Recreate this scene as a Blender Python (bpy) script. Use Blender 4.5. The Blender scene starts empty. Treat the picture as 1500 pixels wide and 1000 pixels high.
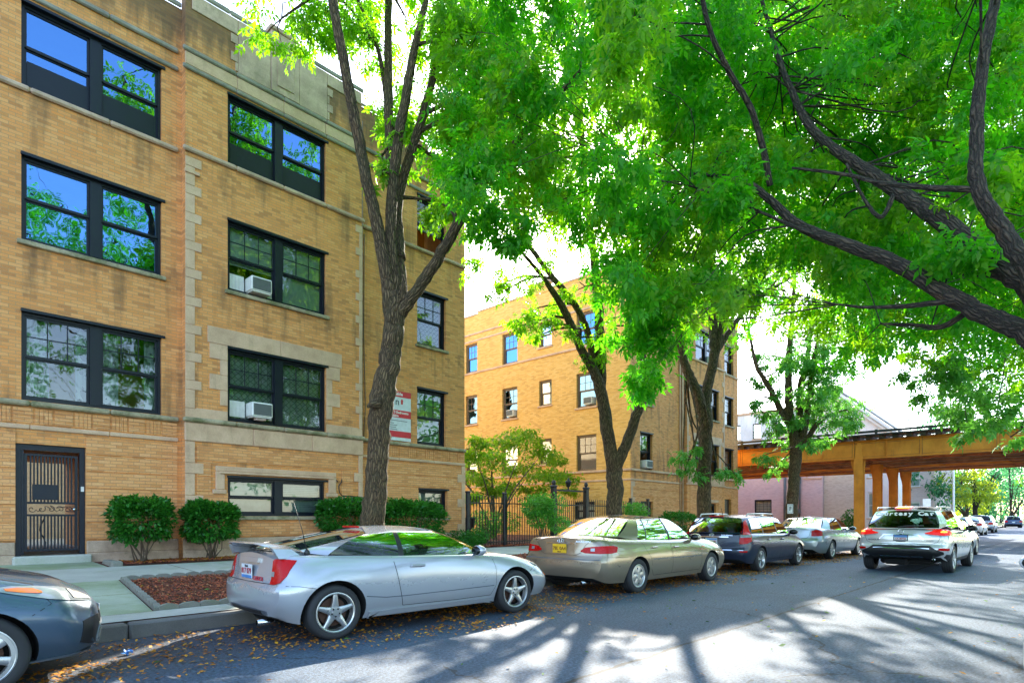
import bpy, bmesh, math, random
import numpy as np
from mathutils import Vector, Matrix
from mathutils.bvhtree import BVHTree

SC = bpy.context.scene
COL = SC.collection
random.seed(7)
RNG = np.random.default_rng(11)
R = math.radians

# ------------------------------------------------------------------ objects
def link(o, parent=None):
    COL.objects.link(o)
    if parent is not None:
        o.parent = parent
    return o

def tag(o, label=None, cat=None, group=None, kind=None):
    if label: o['label'] = label
    if cat: o['category'] = cat
    if group: o['group'] = group
    if kind: o['kind'] = kind
    return o

ORG = {}          # world origin of things whose parts are written in world coordinates

def thing(name, label, cat, loc=(0, 0, 0), rz=0.0, group=None):
    o = bpy.data.objects.new(name, None)
    o.empty_display_size = 0.3
    link(o)
    o.location = loc
    o.rotation_euler = (0, 0, rz)
    ORG[o] = Vector(loc)
    return tag(o, label, cat, group)

class MB:
    """collects geometry; build() links it as one mesh object"""
    def __init__(s):
        s.v = []; s.f = []; s.m = []; s.sm = []; s.bk = None
    def add(s, vs, fs, m=0, smooth=False):
        b = len(s.v)
        s.v.extend([tuple(p) for p in vs])
        for f in fs:
            s.f.append(tuple(i + b for i in f)); s.m.append(m); s.sm.append(smooth)
        return b
    def quad(s, a, b, c, d, m=0):
        s.add([a, b, c, d], [(0, 1, 2, 3)], m)
    def box(s, x0, x1, y0, y1, z0, z1, m=0):
        if x0 > x1: x0, x1 = x1, x0
        if y0 > y1: y0, y1 = y1, y0
        if z0 > z1: z0, z1 = z1, z0
        vs = [(x0, y0, z0), (x1, y0, z0), (x1, y1, z0), (x0, y1, z0),
              (x0, y0, z1), (x1, y0, z1), (x1, y1, z1), (x0, y1, z1)]
        s.add(vs, [(0, 3, 2, 1), (4, 5, 6, 7), (0, 1, 5, 4), (1, 2, 6, 5), (2, 3, 7, 6), (3, 0, 4, 7)], m)
    def bevbox(s, x0, x1, y0, y1, z0, z1, b=0.02, m=0):
        """box with chamfered edges"""
        xs = (min(x0, x1), max(x0, x1)); ys = (min(y0, y1), max(y0, y1)); zs = (min(z0, z1), max(z0, z1))
        b = min(b, (xs[1] - xs[0]) * .45, (ys[1] - ys[0]) * .45, (zs[1] - zs[0]) * .45)
        bm = bmesh.new()
        vs = []
        for i in (0, 1):
            for j in (0, 1):
                for k in (0, 1):
                    sx, sy, sz = (1, -1)[i], (1, -1)[j], (1, -1)[k]
                    for ax in range(3):
                        vs.append(bm.verts.new((xs[i] + (0 if ax == 0 else b * sx), ys[j] + (0 if ax == 1 else b * sy), zs[k] + (0 if ax == 2 else b * sz))))
        bmesh.ops.convex_hull(bm, input=vs)
        bm.verts.index_update()
        s.add([v.co[:] for v in bm.verts], [[v.index for v in f.verts] for f in bm.faces], m)
        bm.free()
    def obox(s, mat, x, y, z, m=0):
        vs = [mat @ Vector((sx * x / 2, sy * y / 2, sz * z / 2)) for sz in (-1, 1) for sx, sy in ((-1, -1), (1, -1), (1, 1), (-1, 1))]
        s.add(vs, [(0, 3, 2, 1), (4, 5, 6, 7), (0, 1, 5, 4), (1, 2, 6, 5), (2, 3, 7, 6), (3, 0, 4, 7)], m)
    def tube(s, pts, rad, n=8, m=0, cap=True, jit=0.0, smooth=True):
        pts = [Vector(p) for p in pts]
        if not hasattr(rad, '__len__'): rad = [rad] * len(pts)
        t0 = (pts[1] - pts[0]).normalized()
        up = Vector((0, 0, 1)) if abs(t0.z) < .9 else Vector((1, 0, 0))
        u = t0.cross(up).normalized()
        vs = []; run = random.uniform(0, 9)
        for i, p in enumerate(pts):
            if i: run += (p - pts[i - 1]).length
            t = (pts[min(i + 1, len(pts) - 1)] - pts[max(i - 1, 0)]).normalized()
            u = (u - t * u.dot(t)).normalized()
            w = t.cross(u)
            for k in range(n):
                a = 2 * math.pi * k / n
                r = rad[i] * (1 + (random.uniform(-jit, jit) if jit else 0))
                vs.append(p + (u * math.cos(a) + w * math.sin(a)) * r)
                if s.bk is not None: s.bk.append((rad[i] * math.cos(a), rad[i] * math.sin(a), run))
        fs = []
        for i in range(len(pts) - 1):
            for k in range(n):
                k2 = (k + 1) % n
                fs.append((i * n + k, i * n + k2, (i + 1) * n + k2, (i + 1) * n + k))
        if cap:
            fs.append(tuple(reversed(range(n)))); fs.append(tuple((len(pts) - 1) * n + k for k in range(n)))
        s.add(vs, fs, m, smooth)
    def lathe(s, prof, n=24, axis='z', o=(0, 0, 0), m=0, smooth=True):
        """prof: list of (radius, height); revolved round the axis through o"""
        vs = []
        for r, h in prof:
            for k in range(n):
                a = 2 * math.pi * k / n
                c, d = r * math.cos(a), r * math.sin(a)
                p = (c, d, h) if axis == 'z' else ((c, h, d) if axis == 'y' else (h, c, d))
                vs.append((p[0] + o[0], p[1] + o[1], p[2] + o[2]))
        fs = []
        for i in range(len(prof) - 1):
            for k in range(n):
                k2 = (k + 1) % n
                fs.append((i * n + k, i * n + k2, (i + 1) * n + k2, (i + 1) * n + k))
        s.add(vs, fs, m, smooth)
    def prism(s, poly, d0, d1, axis='y', m=0):
        """poly of 2D points extruded between d0 and d1 along the axis"""
        n = len(poly)
        def P(a, b, d):
            return (a, d, b) if axis == 'y' else ((d, a, b) if axis == 'x' else (a, b, d))
        vs = [P(a, b, d0) for a, b in poly] + [P(a, b, d1) for a, b in poly]
        fs = [tuple(range(n)), tuple(reversed(range(n, 2 * n)))]
        fs += [(i, n + i, n + (i + 1) % n, (i + 1) % n) for i in range(n)]
        s.add(vs, fs, m)
    def build(s, name, mats, parent=None, local=False, sharp=None, allsmooth=False, org=None):
        if not isinstance(mats, (list, tuple)): mats = [mats]
        v = np.array(s.v, dtype=np.float64).reshape(-1, 3)
        if parent is not None and not local:
            r = parent
            off = Vector((0, 0, 0))
            while r is not None:
                off += ORG.get(r, Vector((0, 0, 0))) if r in ORG else Vector(r.location)
                r = r.parent
            v = v - np.array(off)
        o_ = None
        if org is not None:
            o_ = np.array(org, dtype=np.float64); v = v - o_
        me = bpy.data.meshes.new(name)
        me.from_pydata(v.tolist(), [], s.f)
        for mt in mats: me.materials.append(mt)
        if len(mats) > 1:
            me.polygons.foreach_set('material_index', s.m)
        me.polygons.foreach_set('use_smooth', [True] * len(s.f) if (allsmooth or sharp) else s.sm)
        if sharp: me.set_sharp_from_angle(angle=R(sharp))
        if s.bk: me.attributes.new('bark', 'FLOAT_VECTOR', 'POINT').data.foreach_set('vector', np.array(s.bk, dtype=np.float32).ravel())
        me.update()
        o = bpy.data.objects.new(name, me)
        link(o, parent)
        if o_ is not None: o.location = o_.tolist()
        return o

def raw_mesh(name, V, F, mats, parent=None, matidx=None, smooth=False, off=None):
    """V (n,3) array, F (m,4) or (m,3) int array"""
    me = bpy.data.meshes.new(name)
    n, k = F.shape
    if off is not None: V = V - np.array(off)
    me.vertices.add(len(V)); me.vertices.foreach_set('co', V.astype(np.float32).ravel())
    me.loops.add(n * k); me.loops.foreach_set('vertex_index', F.astype(np.int32).ravel())
    me.polygons.add(n); me.polygons.foreach_set('loop_start', np.arange(0, n * k, k, dtype=np.int32))
    if smooth: me.polygons.foreach_set('use_smooth', np.ones(n, dtype=bool))
    if not isinstance(mats, (list, tuple)): mats = [mats]
    for mt in mats: me.materials.append(mt)
    if matidx is not None: me.polygons.foreach_set('material_index', matidx.astype(np.int32))
    me.update(calc_edges=True); me.validate()
    o = bpy.data.objects.new(name, me)
    return link(o, parent)

# ------------------------------------------------------------------ materials
class NT:
    def __init__(s, name):
        s.mat = bpy.data.materials.new(name); s.mat.use_nodes = True
        s.t = s.mat.node_tree; s.t.nodes.clear()
    def n(s, typ, ins=None, out=0, **kw):
        nd = s.t.nodes.new('ShaderNode' + typ)
        for k, v in kw.items(): setattr(nd, k, v)
        for k, v in (ins or {}).items():
            sk = nd.inputs[k]
            if isinstance(v, bpy.types.NodeSocket): s.t.links.new(v, sk)
            else: sk.default_value = v
        if out is None: return nd
        return nd.outputs[out]
    def math(s, op, a, b=0.0, c=0.0, clamp=False):
        return s.n('Math', {0: a, 1: b, 2: c}, operation=op, use_clamp=clamp)
    def mix(s, f, a, b, mode='MIX'):
        nd = s.t.nodes.new('ShaderNodeMix'); nd.data_type = 'RGBA'; nd.blend_type = mode
        for k, v in ((0, f), (6, a), (7, b)):
            if isinstance(v, bpy.types.NodeSocket): s.t.links.new(v, nd.inputs[k])
            else: nd.inputs[k].default_value = v if k == 0 else (tuple(v) + (1,))[:4]
        return nd.outputs[2]
    def ramp(s, f, stops, interp='LINEAR'):
        nd = s.t.nodes.new('ShaderNodeValToRGB'); cr = nd.color_ramp; cr.interpolation = interp
        while len(cr.elements) < len(stops): cr.elements.new(0.5)
        for e, (p, c) in zip(cr.elements, stops):
            e.position = p; e.color = (tuple(c) + (1,))[:4] if hasattr(c, '__len__') else (c, c, c, 1)
        s.t.links.new(f, nd.inputs[0])
        return nd.outputs[0]
    def noise(s, vec, scale, detail=3.0, rough=0.55, out=0):
        return s.n('TexNoise', {'Vector': vec, 'Scale': scale, 'Detail': detail, 'Roughness': rough}, out)
    def pos(s): return s.n('NewGeometry', out='Position') if False else s.t.nodes.new('ShaderNodeNewGeometry').outputs['Position']
    def xyz(s, v):
        nd = s.n('SeparateXYZ', {0: v}, None); return nd.outputs[0], nd.outputs[1], nd.outputs[2]
    def comb(s, x=0.0, y=0.0, z=0.0): return s.n('CombineXYZ', {0: x, 1: y, 2: z})
    def scale(s, v, sc): return s.n('VectorMath', {0: v, 1: sc}, operation='MULTIPLY')
    def bump(s, h, st=0.3, d=0.01): return s.n('Bump', {'Height': h, 'Strength': st, 'Distance': d})
    def pbr(s, **kw):
        nm = {'color': 'Base Color', 'rough': 'Roughness', 'metal': 'Metallic', 'normal': 'Normal', 'coat': 'Coat Weight', 'coatr': 'Coat Roughness',
              'spec': 'Specular IOR Level', 'trans': 'Transmission Weight', 'ior': 'IOR', 'em': 'Emission Color', 'ems': 'Emission Strength', 'alpha': 'Alpha'}
        ins = {}
        for k, v in kw.items():
            if k in ('color', 'em') and not isinstance(v, bpy.types.NodeSocket): v = (tuple(v) + (1,))[:4]
            ins[nm[k]] = v
        return s.n('BsdfPrincipled', ins)
    def done(s, sh):
        o = s.t.nodes.new('ShaderNodeOutputMaterial'); s.t.links.new(sh, o.inputs[0]); return s.mat

def flat(name, color, rough=0.5, metal=0.0, nz=0.12, scale=9.0, **kw):
    """plain paint / plastic / metal with a little large-scale unevenness"""
    t = NT(name); p = t.pos()
    f = t.noise(p, scale, 4)
    c = t.mix(f, tuple(max(0, x * (1 - nz * 2)) for x in color), tuple(min(1, x * (1 + nz * 2)) for x in color))
    r = t.math('ADD', rough, t.math('MULTIPLY', t.math('SUBTRACT', f, 0.5), 0.25))
    return t.done(t.pbr(color=c, rough=r, metal=metal, **kw))

def brick_mat(name, cols, mortar, bw=0.215, bh=0.066, grime=True, gz=(11.2, 13.4)):
    t = NT(name); p = t.pos(); x, y, z = t.xyz(p)
    u = t.math('DIVIDE', t.math('ADD', x, y), bw); v = t.math('DIVIDE', z, bh)
    row = t.math('FLOOR', v)
    off = t.math('MULTIPLY', t.math('MODULO', row, 2.0), 0.5)
    u2 = t.math('ADD', u, off)
    fu = t.math('FRACT', u2); fv = t.math('FRACT', v)
    colm = t.math('FLOOR', u2)
    wn = t.n('TexWhiteNoise', {0: t.comb(colm, row, 0.0)}, None)
    patch = t.noise(p, 0.55, 3)
    sel = t.math('ADD', wn.outputs['Value'], t.math('MULTIPLY', t.math('SUBTRACT', patch, 0.5), 0.5))
    n = len(cols)
    base = t.ramp(sel, [(i / (n - 1), c) for i, c in enumerate(cols)])
    fine = t.noise(p, 60, 3)
    base = t.mix(0.28, base, t.ramp(fine, [(0.25, 0.25), (0.75, 0.95)]), 'OVERLAY')
    mm = t.math('MAXIMUM', t.math('LESS_THAN', fu, 0.045), t.math('LESS_THAN', fv, 0.15))
    col = t.mix(mm, base, mortar)
    if grime:
        st = t.noise(t.comb(t.math('MULTIPLY', t.math('ADD', x, y), 1.7), 0.0, t.math('MULTIPLY', z, 0.25)), 1.3, 5, 0.6)
        hi = t.n('MapRange', {'Value': z, 'From Min': gz[0], 'From Max': gz[1]})
        fl = t.n('MapRange', {'Value': t.math('PINGPONG', t.math('SUBTRACT', z, 9.5), 1.49), 'From Min': 1.2, 'From Max': 0.1})
        amt = t.math('ADD', t.math('MULTIPLY', hi, 0.95), t.math('MULTIPLY', fl, 0.40))
        g = t.math('MULTIPLY', t.math('SUBTRACT', t.math('ADD', st, t.math('MULTIPLY', amt, 0.36)), 0.60), 4.5, clamp=True)
        g = t.math('MULTIPLY', g, 0.72)
        col = t.mix(g, col, (0.055, 0.048, 0.032))
    h = t.math('SUBTRACT', t.math('MULTIPLY', fine, 0.35), mm)
    return t.done(t.pbr(color=col, rough=0.85, normal=t.bump(h, 0.55, 0.008)))

def stone_mat(name, c1, c2, moss=0.0, sc=2.2):
    t = NT(name); p = t.pos(); x, y, z = t.xyz(p)
    a = t.noise(p, sc, 6, 0.65); f = t.noise(p, 35, 3)
    c = t.ramp(a, [(0.3, c1), (0.62, c2), (0.75, tuple(k * 1.12 for k in c2))])
    st = t.noise(t.comb(t.math('MULTIPLY', t.math('ADD', x, y), 3.0), 0.0, t.math('MULTIPLY', z, 0.6)), 1.6, 5, 0.65)
    g = t.math('MULTIPLY', t.math('SUBTRACT', st, 0.56), 3.0, clamp=True)
    c = t.mix(t.math('MULTIPLY', g, 0.55), c, (0.09, 0.085, 0.065))
    if moss:
        mo = t.math('MULTIPLY', t.math('SUBTRACT', t.noise(p, 3.1, 5, 0.7), 0.62 - moss), 6.0, clamp=True)
        c = t.mix(t.math('MULTIPLY', mo, 0.7), c, (0.075, 0.09, 0.02))
    c = t.mix(0.25, c, t.ramp(f, [(0.2, 0.3), (0.8, 0.85)]), 'OVERLAY')
    return t.done(t.pbr(color=c, rough=0.8, normal=t.bump(t.math('ADD', a, t.math('MULTIPLY', f, 0.4)), 0.35, 0.01)))

def glass_mat(name, tint=(0.75, 0.82, 0.82), base=0.06, ior=1.55, rough=0.0, wav=0.0, refl=(1, 1, 1)):
    t = NT(name); p = t.pos()
    fr = t.n('Fresnel', {'IOR': ior})
    f = t.math('ADD', fr, base, clamp=True)
    gi = {'Color': tuple(refl) + (1,), 'Roughness': rough}
    if wav:
        gi['Normal'] = t.bump(t.noise(p, 1.6, 2), wav, 0.05)
    gl = t.n('BsdfGlossy', gi)
    tr = t.n('BsdfTransparent', {0: tuple(tint) + (1,)})
    return t.done(t.n('MixShader', {0: f, 1: tr, 2: gl}))

def leaf_mat(name, cols, trans=0.5, tcol=(0.35, 0.62, 0.03), rough=0.45):
    t = NT(name); g = t.t.nodes.new('ShaderNodeNewGeometry')
    big = t.noise(g.outputs['Position'], 0.8, 2)
    f = t.math('ADD', t.math('MULTIPLY', g.outputs['Random Per Island'], 0.7), t.math('MULTIPLY', big, 0.45), clamp=True)
    c = t.ramp(f, [(0.1 + 0.8 * i / max(1, len(cols) - 1), k) for i, k in enumerate(cols)])
    tc = t.mix(f, tuple(0.72 * k for k in tcol), tuple(min(1, 1.25 * k) for k in tcol))
    sh = t.pbr(color=c, rough=rough, spec=0.35)
    tl = t.n('BsdfTranslucent', {0: tc})
    return t.done(t.n('MixShader', {0: trans, 1: sh, 2: tl}))

def bark_mat(name, c1, c2, moss=(0.06, 0.075, 0.03)):
    t = NT(name); p = t.pos()
    at = t.n('Attribute', None, 1, attribute_name='bark')
    at = t.n('VectorMath', {0: at, 1: t.scale(t.noise(at, 9.0, 3, out=1), (0.05, 0.05, 0.12))}, operation='ADD')
    q = t.scale(at, (1.0, 1.0, 0.20))
    v = t.n('TexVoronoi', {'Vector': q, 'Scale': 26.0, 'Randomness': 1.0}, 0, feature='DISTANCE_TO_EDGE')
    nz = t.noise(q, 22, 6, 0.7); l = t.noise(p, 1.3, 3)
    hgt = t.math('ADD', t.math('MULTIPLY', t.math('MULTIPLY', v, 3.2, clamp=True), 0.75), t.math('MULTIPLY', nz, 0.55))
    c = t.ramp(hgt, [(0.22, tuple(k * 0.22 for k in c1)), (0.50, c1), (0.95, c2)])
    sc_ = t.math('MULTIPLY', t.math('SUBTRACT', t.noise(t.scale(at, (1, 1, .35)), 3.0, 3), 0.64), 7.0, clamp=True)
    c = t.mix(t.math('MULTIPLY', sc_, 0.55), c, (0.20, 0.09, 0.035))
    c = t.mix(t.math('MULTIPLY', t.math('SUBTRACT', l, 0.45), 2.2, clamp=True), c, t.mix(0.5, c, moss))
    return t.done(t.pbr(color=c, rough=0.9, normal=t.bump(hgt, 1.0, 0.045)))

def paint_mat(name, color, metal=0.55, rough=0.32, flake=0.12, dust=0.25, coat=0.8):
    t = NT(name); tc = t.t.nodes.new('ShaderNodeTexCoord').outputs['Object']
    f = t.noise(tc, 900, 1)
    c = t.mix(t.math('MULTIPLY', f, 1.0), tuple(k * (1 - flake) for k in color), tuple(min(1, k * (1 + flake)) for k in color))
    x, y, z = t.xyz(tc)
    d = t.math('MULTIPLY', t.noise(t.scale(tc, (1, 1, 2)), 3.5, 5, 0.7), t.n('MapRange', {'Value': z, 'From Min': 0.75, 'From Max': 0.15}))
    c = t.mix(t.math('MULTIPLY', d, dust * 2), c, (0.16, 0.14, 0.115))
    r = t.math('ADD', rough, t.math('MULTIPLY', d, 0.5))
    return t.done(t.pbr(color=c, metal=metal, rough=r, coat=coat, coatr=t.math('ADD', 0.03, t.math('MULTIPLY', d, 0.4))))

MAT = {}
def mats():
    m = MAT
    tan = [(0.47, 0.195, 0.064), (0.61, 0.250, 0.074), (0.69, 0.278, 0.080), (0.71, 0.300, 0.095), (0.73, 0.335, 0.118), (0.69, 0.258, 0.068)]
    m['brick'] = brick_mat('tan_brick', tan, (0.44, 0.245, 0.115))
    m['brick_base'] = brick_mat('tan_brick_base', [(0.54, 0.225, 0.075), (0.66, 0.285, 0.098), (0.70, 0.315, 0.115), (0.72, 0.35, 0.145)], (0.42, 0.22, 0.105), grime=False)
    m['brick_side'] = brick_mat('yellow_brick', [(0.58, 0.31, 0.075), (0.70, 0.38, 0.09), (0.74, 0.42, 0.11), (0.76, 0.45, 0.14)], (0.56, 0.35, 0.13), grime=False)
    m['brick_pink'] = brick_mat('pink_brick', [(0.52, 0.38, 0.35), (0.60, 0.44, 0.41), (0.63, 0.47, 0.43), (0.56, 0.40, 0.37)], (0.60, 0.52, 0.49), grime=False)
    m['brick_cream'] = brick_mat('cream_brick', [(0.50, 0.41, 0.30), (0.58, 0.49, 0.37), (0.62, 0.53, 0.41)], (0.48, 0.42, 0.34), grime=False)
    m['stone'] = stone_mat('limestone', (0.45, 0.285, 0.18), (0.62, 0.405, 0.265))
    m['stone_top'] = stone_mat('weathered_limestone', (0.30, 0.205, 0.14), (0.52, 0.365, 0.26), 0.02)
    m['stone_moss'] = stone_mat('mossy_limestone', (0.25, 0.21, 0.13), (0.40, 0.33, 0.22), 0.16)
    m['coping'] = stone_mat('dark_coping', (0.17, 0.155, 0.13), (0.29, 0.26, 0.21), 0.06)
    m['plaster'] = stone_mat('white_stucco', (0.60, 0.57, 0.54), (0.74, 0.71, 0.68), sc=0.6)
    m['frame'] = flat('dark_window_paint', (0.0075, 0.011, 0.019), 0.38, spec=0.3)
    m['frame_tan'] = flat('brown_window_paint', (0.16, 0.11, 0.07), 0.5)
    m['frame_white'] = flat('white_window_paint', (0.7, 0.7, 0.68), 0.45)
    m['glass'] = glass_mat('window_glass', (0.56, 0.68, 0.67), 0.07, 1.5, wav=0.045)
    m['glass_hi'] = glass_mat('upper_window_glass', (0.5, 0.58, 0.6), 0.55, 1.7, wav=0.075, refl=(0.16, 0.35, 0.66))  # reflection colour tinted blue so the washed-out sky mirrors as deep blue
    m['carglass'] = glass_mat('car_glass', (0.24, 0.42, 0.37), 0.0, 1.42)
    m['darkcarglass'] = glass_mat('dark_car_glass', (0.08, 0.12, 0.11), 0.0, 1.42)
    m['bounce_pale'] = flat('bounce_cream_wall', (0.80, 0.66, 0.42), 0.8)  # added pale reflector colour, bounces sunlight onto the second building's side
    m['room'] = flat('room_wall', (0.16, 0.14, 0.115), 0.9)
    m['room_glow'] = flat('ochre_glow_wall', (0.75, 0.40, 0.08), 0.8)  # warm glow of the lit rooms put into the wall colour
    m['blind'] = flat('pale_blind', (0.62, 0.64, 0.62), 0.7)
    m['iron'] = flat('black_iron', (0.010, 0.011, 0.014), 0.4)
    m['gate'] = flat('navy_gate_paint', (0.006, 0.011, 0.022), 0.38, spec=0.3)
    m['white_plastic'] = flat('white_plastic', (0.68, 0.68, 0.64), 0.45)
    m['grille'] = flat('grey_grille', (0.12, 0.135, 0.135), 0.6)
    m['steel_or'] = stone_mat('rusty_orange_steel', (0.58, 0.185, 0.018), (0.80, 0.30, 0.035), sc=1.2)
    m['steel_rust'] = stone_mat('dark_rusty_steel', (0.14, 0.055, 0.02), (0.42, 0.17, 0.05), sc=2.0)
    m['steel_dk'] = flat('dark_steel', (0.035, 0.033, 0.03), 0.7)
    m['tie'] = flat('tie_wood', (0.055, 0.035, 0.022), 0.9)
    m['chrome'] = flat('chrome', (0.65, 0.66, 0.68), 0.12, 1.0, nz=0.03)
    m['alloy'] = flat('alloy', (0.50, 0.50, 0.50), 0.32, 0.85, nz=0.05)
    m['tyre'] = flat('tyre_rubber', (0.022, 0.022, 0.024), 0.75, nz=0.2)
    m['black'] = flat('black_plastic', (0.013, 0.013, 0.014), 0.45)
    m['blackmat'] = flat('dark_cavity', (0.006, 0.006, 0.006), 0.9)
    m['interior'] = flat('dark_cloth', (0.035, 0.034, 0.033), 0.9)
    m['red'] = flat('red_lens', (0.50, 0.003, 0.004), 0.25, spec=0.25, nz=0.08)
    m['redglow'] = flat('lit_red_lens', (0.5, 0.005, 0.005), 0.25, spec=0.3, em=(1.0, 0.02, 0.01), ems=0.10)
    m['orangeglow'] = flat('lit_bulb', (0.9, 0.35, 0.05), 0.3, em=(1.0, 0.30, 0.03), ems=0.5)
    m['clear'] = flat('clear_lens', (0.30, 0.32, 0.33), 0.12, 0.3, spec=0.6)
    m['amber'] = flat('amber_lens', (0.75, 0.16, 0.01), 0.15, coat=1.0)
    m['rustdisc'] = flat('rusty_disc', (0.09, 0.045, 0.03), 0.6, 0.5)
    m['plate_w'] = flat('white_plate', (0.66, 0.68, 0.70), 0.4)
    m['plate_y'] = flat('yellow_plate', (0.80, 0.46, 0.015), 0.4)
    m['plate_b'] = flat('blue_print', (0.06, 0.22, 0.55), 0.4)
    m['ink_red'] = flat('red_print', (0.45, 0.03, 0.05), 0.5)
    m['ink_dk'] = flat('dark_print', (0.03, 0.035, 0.06), 0.5)
    m['ink_br'] = flat('brown_print', (0.22, 0.10, 0.01), 0.5)
    m['white'] = flat('white_print', (0.8, 0.8, 0.8), 0.5)
    m['sign_red'] = flat('sign_red', (0.60, 0.02, 0.035), 0.45)
    m['sign_white'] = flat('sign_white', (0.62, 0.66, 0.70), 0.45)
    m['bark'] = bark_mat('grey_brown_bark', (0.095, 0.060, 0.028), (0.19, 0.125, 0.062))
    m['bark_dk'] = bark_mat('dark_bark', (0.045, 0.03, 0.022), (0.10, 0.065, 0.045), (0.035, 0.035, 0.02))
    m['bark_red'] = bark_mat('pale_branch_bark', (0.16, 0.11, 0.075), (0.28, 0.21, 0.16))
    m['leaf_r'] = leaf_mat('deep_green_leaf', [(0.014, 0.13, 0.006), (0.024, 0.19, 0.008), (0.055, 0.26, 0.010), (0.14, 0.25, 0.012)], 0.54, (0.17, 0.78, 0.008))
    m['leaf_t'] = leaf_mat('bright_green_leaf', [(0.03, 0.13, 0.010), (0.055, 0.20, 0.012), (0.10, 0.25, 0.015), (0.20, 0.25, 0.015)], 0.56, (0.36, 0.80, 0.010))
    m['leaf_y'] = leaf_mat('yellow_green_leaf', [(0.07, 0.17, 0.015), (0.13, 0.23, 0.02), (0.22, 0.26, 0.02)], 0.5, (0.60, 0.72, 0.03))
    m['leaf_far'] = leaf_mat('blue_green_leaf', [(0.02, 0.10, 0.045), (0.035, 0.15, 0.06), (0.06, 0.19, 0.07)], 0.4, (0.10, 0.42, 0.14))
    m['leaf_hedge'] = leaf_mat('hedge_leaf', [(0.010, 0.080, 0.012), (0.020, 0.13, 0.016), (0.038, 0.19, 0.02)], 0.28, (0.10, 0.42, 0.02), 0.32)
    m['leaf_orn'] = leaf_mat('olive_leaf', [(0.035, 0.15, 0.010), (0.07, 0.20, 0.012), (0.16, 0.20, 0.015)], 0.5, (0.42, 0.72, 0.02))
    m['leaf_pale'] = leaf_mat('fresh_green_leaf', [(0.04, 0.20, 0.025), (0.06, 0.27, 0.03), (0.09, 0.30, 0.04)], 0.35, (0.22, 0.62, 0.05))
    m['litter'] = leaf_mat('fallen_leaf', [(0.14, 0.045, 0.012), (0.34, 0.11, 0.012), (0.52, 0.19, 0.015), (0.62, 0.32, 0.02)], 0.15, (0.6, 0.3, 0.05), 0.7)
    m['litter_gr'] = leaf_mat('fallen_green_leaf', [(0.03, 0.11, 0.02), (0.08, 0.18, 0.03)], 0.1, (0.2, 0.4, 0.05), 0.7)
    t = NT('mulch_chips'); g = t.t.nodes.new('ShaderNodeNewGeometry')
    c = t.ramp(g.outputs['Random Per Island'], [(0.0, (0.13, 0.028, 0.014)), (0.5, (0.36, 0.075, 0.028)), (0.9, (0.52, 0.13, 0.05)), (1.0, (0.52, 0.26, 0.11))])
    m['mulch'] = t.done(t.pbr(color=c, rough=0.9))
    t = NT('mulch_soil'); p = t.pos(); f = t.noise(p, 40, 5, 0.7)
    m['soil'] = t.done(t.pbr(color=t.ramp(f, [(0.3, (0.055, 0.02, 0.012)), (0.7, (0.21, 0.07, 0.035))]), rough=0.95, normal=t.bump(f, 1.0, 0.04)))
    # concrete
    def conc(name, c1, c2, green=0.0, edge=True):
        t = NT(name); p = t.pos(); a = t.noise(p, 0.9, 6, 0.65); f = t.noise(p, 90, 3); b = t.noise(p, 6, 4)
        c = t.ramp(a, [(0.3, c1), (0.7, c2)])
        if green:
            gm = t.math('MULTIPLY', t.math('SUBTRACT', t.noise(p, 0.8, 5, 0.7), 0.55 - green), 4.5, clamp=True)
            c = t.mix(t.math('MULTIPLY', gm, 0.65), c, (0.17, 0.23, 0.08))
        sp = t.math('MULTIPLY', t.math('SUBTRACT', t.noise(p, 14, 5, 0.75), 0.58), 3.0, clamp=True)
        c = t.mix(t.math('MULTIPLY', sp, 0.4), c, (0.10, 0.095, 0.08))
        c = t.mix(0.3, c, t.ramp(f, [(0.25, 0.3), (0.75, 0.8)]), 'OVERLAY')
        return t.done(t.pbr(color=c, rough=0.88, normal=t.bump(t.math('ADD', f, t.math('MULTIPLY', b, 0.5)), 0.3, 0.008)))
    m['conc'] = conc('pavement_concrete', (0.36, 0.36, 0.31), (0.50, 0.49, 0.43), 0.03)
    m['conc_gr'] = conc('green_stained_concrete', (0.32, 0.36, 0.26), (0.46, 0.50, 0.38), 0.18)
    m['kerb'] = conc('dark_kerb', (0.085, 0.08, 0.072), (0.17, 0.16, 0.145))
    m['edging'] = conc('edging_concrete', (0.15, 0.145, 0.12), (0.27, 0.255, 0.21), 0.03)
    # asphalt
    t = NT('asphalt'); p = t.pos(); x, y, z = t.xyz(p)
    f = t.noise(p, 110, 3, 0.8); a = t.noise(t.scale(p, (0.25, 1.3, 1)), 1.0, 5, 0.6); v = t.n('TexVoronoi', {'Vector': p, 'Scale': 160.0}, 0)
    c = t.ramp(a, [(0.25, (0.036, 0.064, 0.106)), (0.75, (0.064, 0.100, 0.150))])
    pt = t.noise(p, 0.45, 4, 0.7); g2 = t.noise(p, 34, 2, 0.6)
    c = t.mix(0.5, c, t.ramp(pt, [(0.35, 0.32), (0.65, 0.66)]), 'OVERLAY')
    c = t.mix(0.8, c, t.ramp(g2, [(0.36, 0.18), (0.64, 0.85)]), 'OVERLAY')
    c = t.mix(0.85, c, t.ramp(f, [(0.28, 0.10), (0.52, 0.5), (0.74, 1.0)]), 'OVERLAY')
    wob = t.math('MULTIPLY', t.math('SUBTRACT', t.noise(t.comb(x, 0.0, 0.0), 1.1, 6, 0.7), 0.5), 0.22)
    seam = t.math('LESS_THAN', t.math('ABSOLUTE', t.math('SUBTRACT', t.math('ADD', y, wob), 3.02)), t.math('MULTIPLY', t.noise(p, 4, 2), 0.045))
    wc = t.n('VectorMath', {0: p, 1: t.scale(t.noise(p, 2.0, 4, 0.65, out=1), (0.55, 0.55, 0.0))}, operation='ADD')
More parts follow.
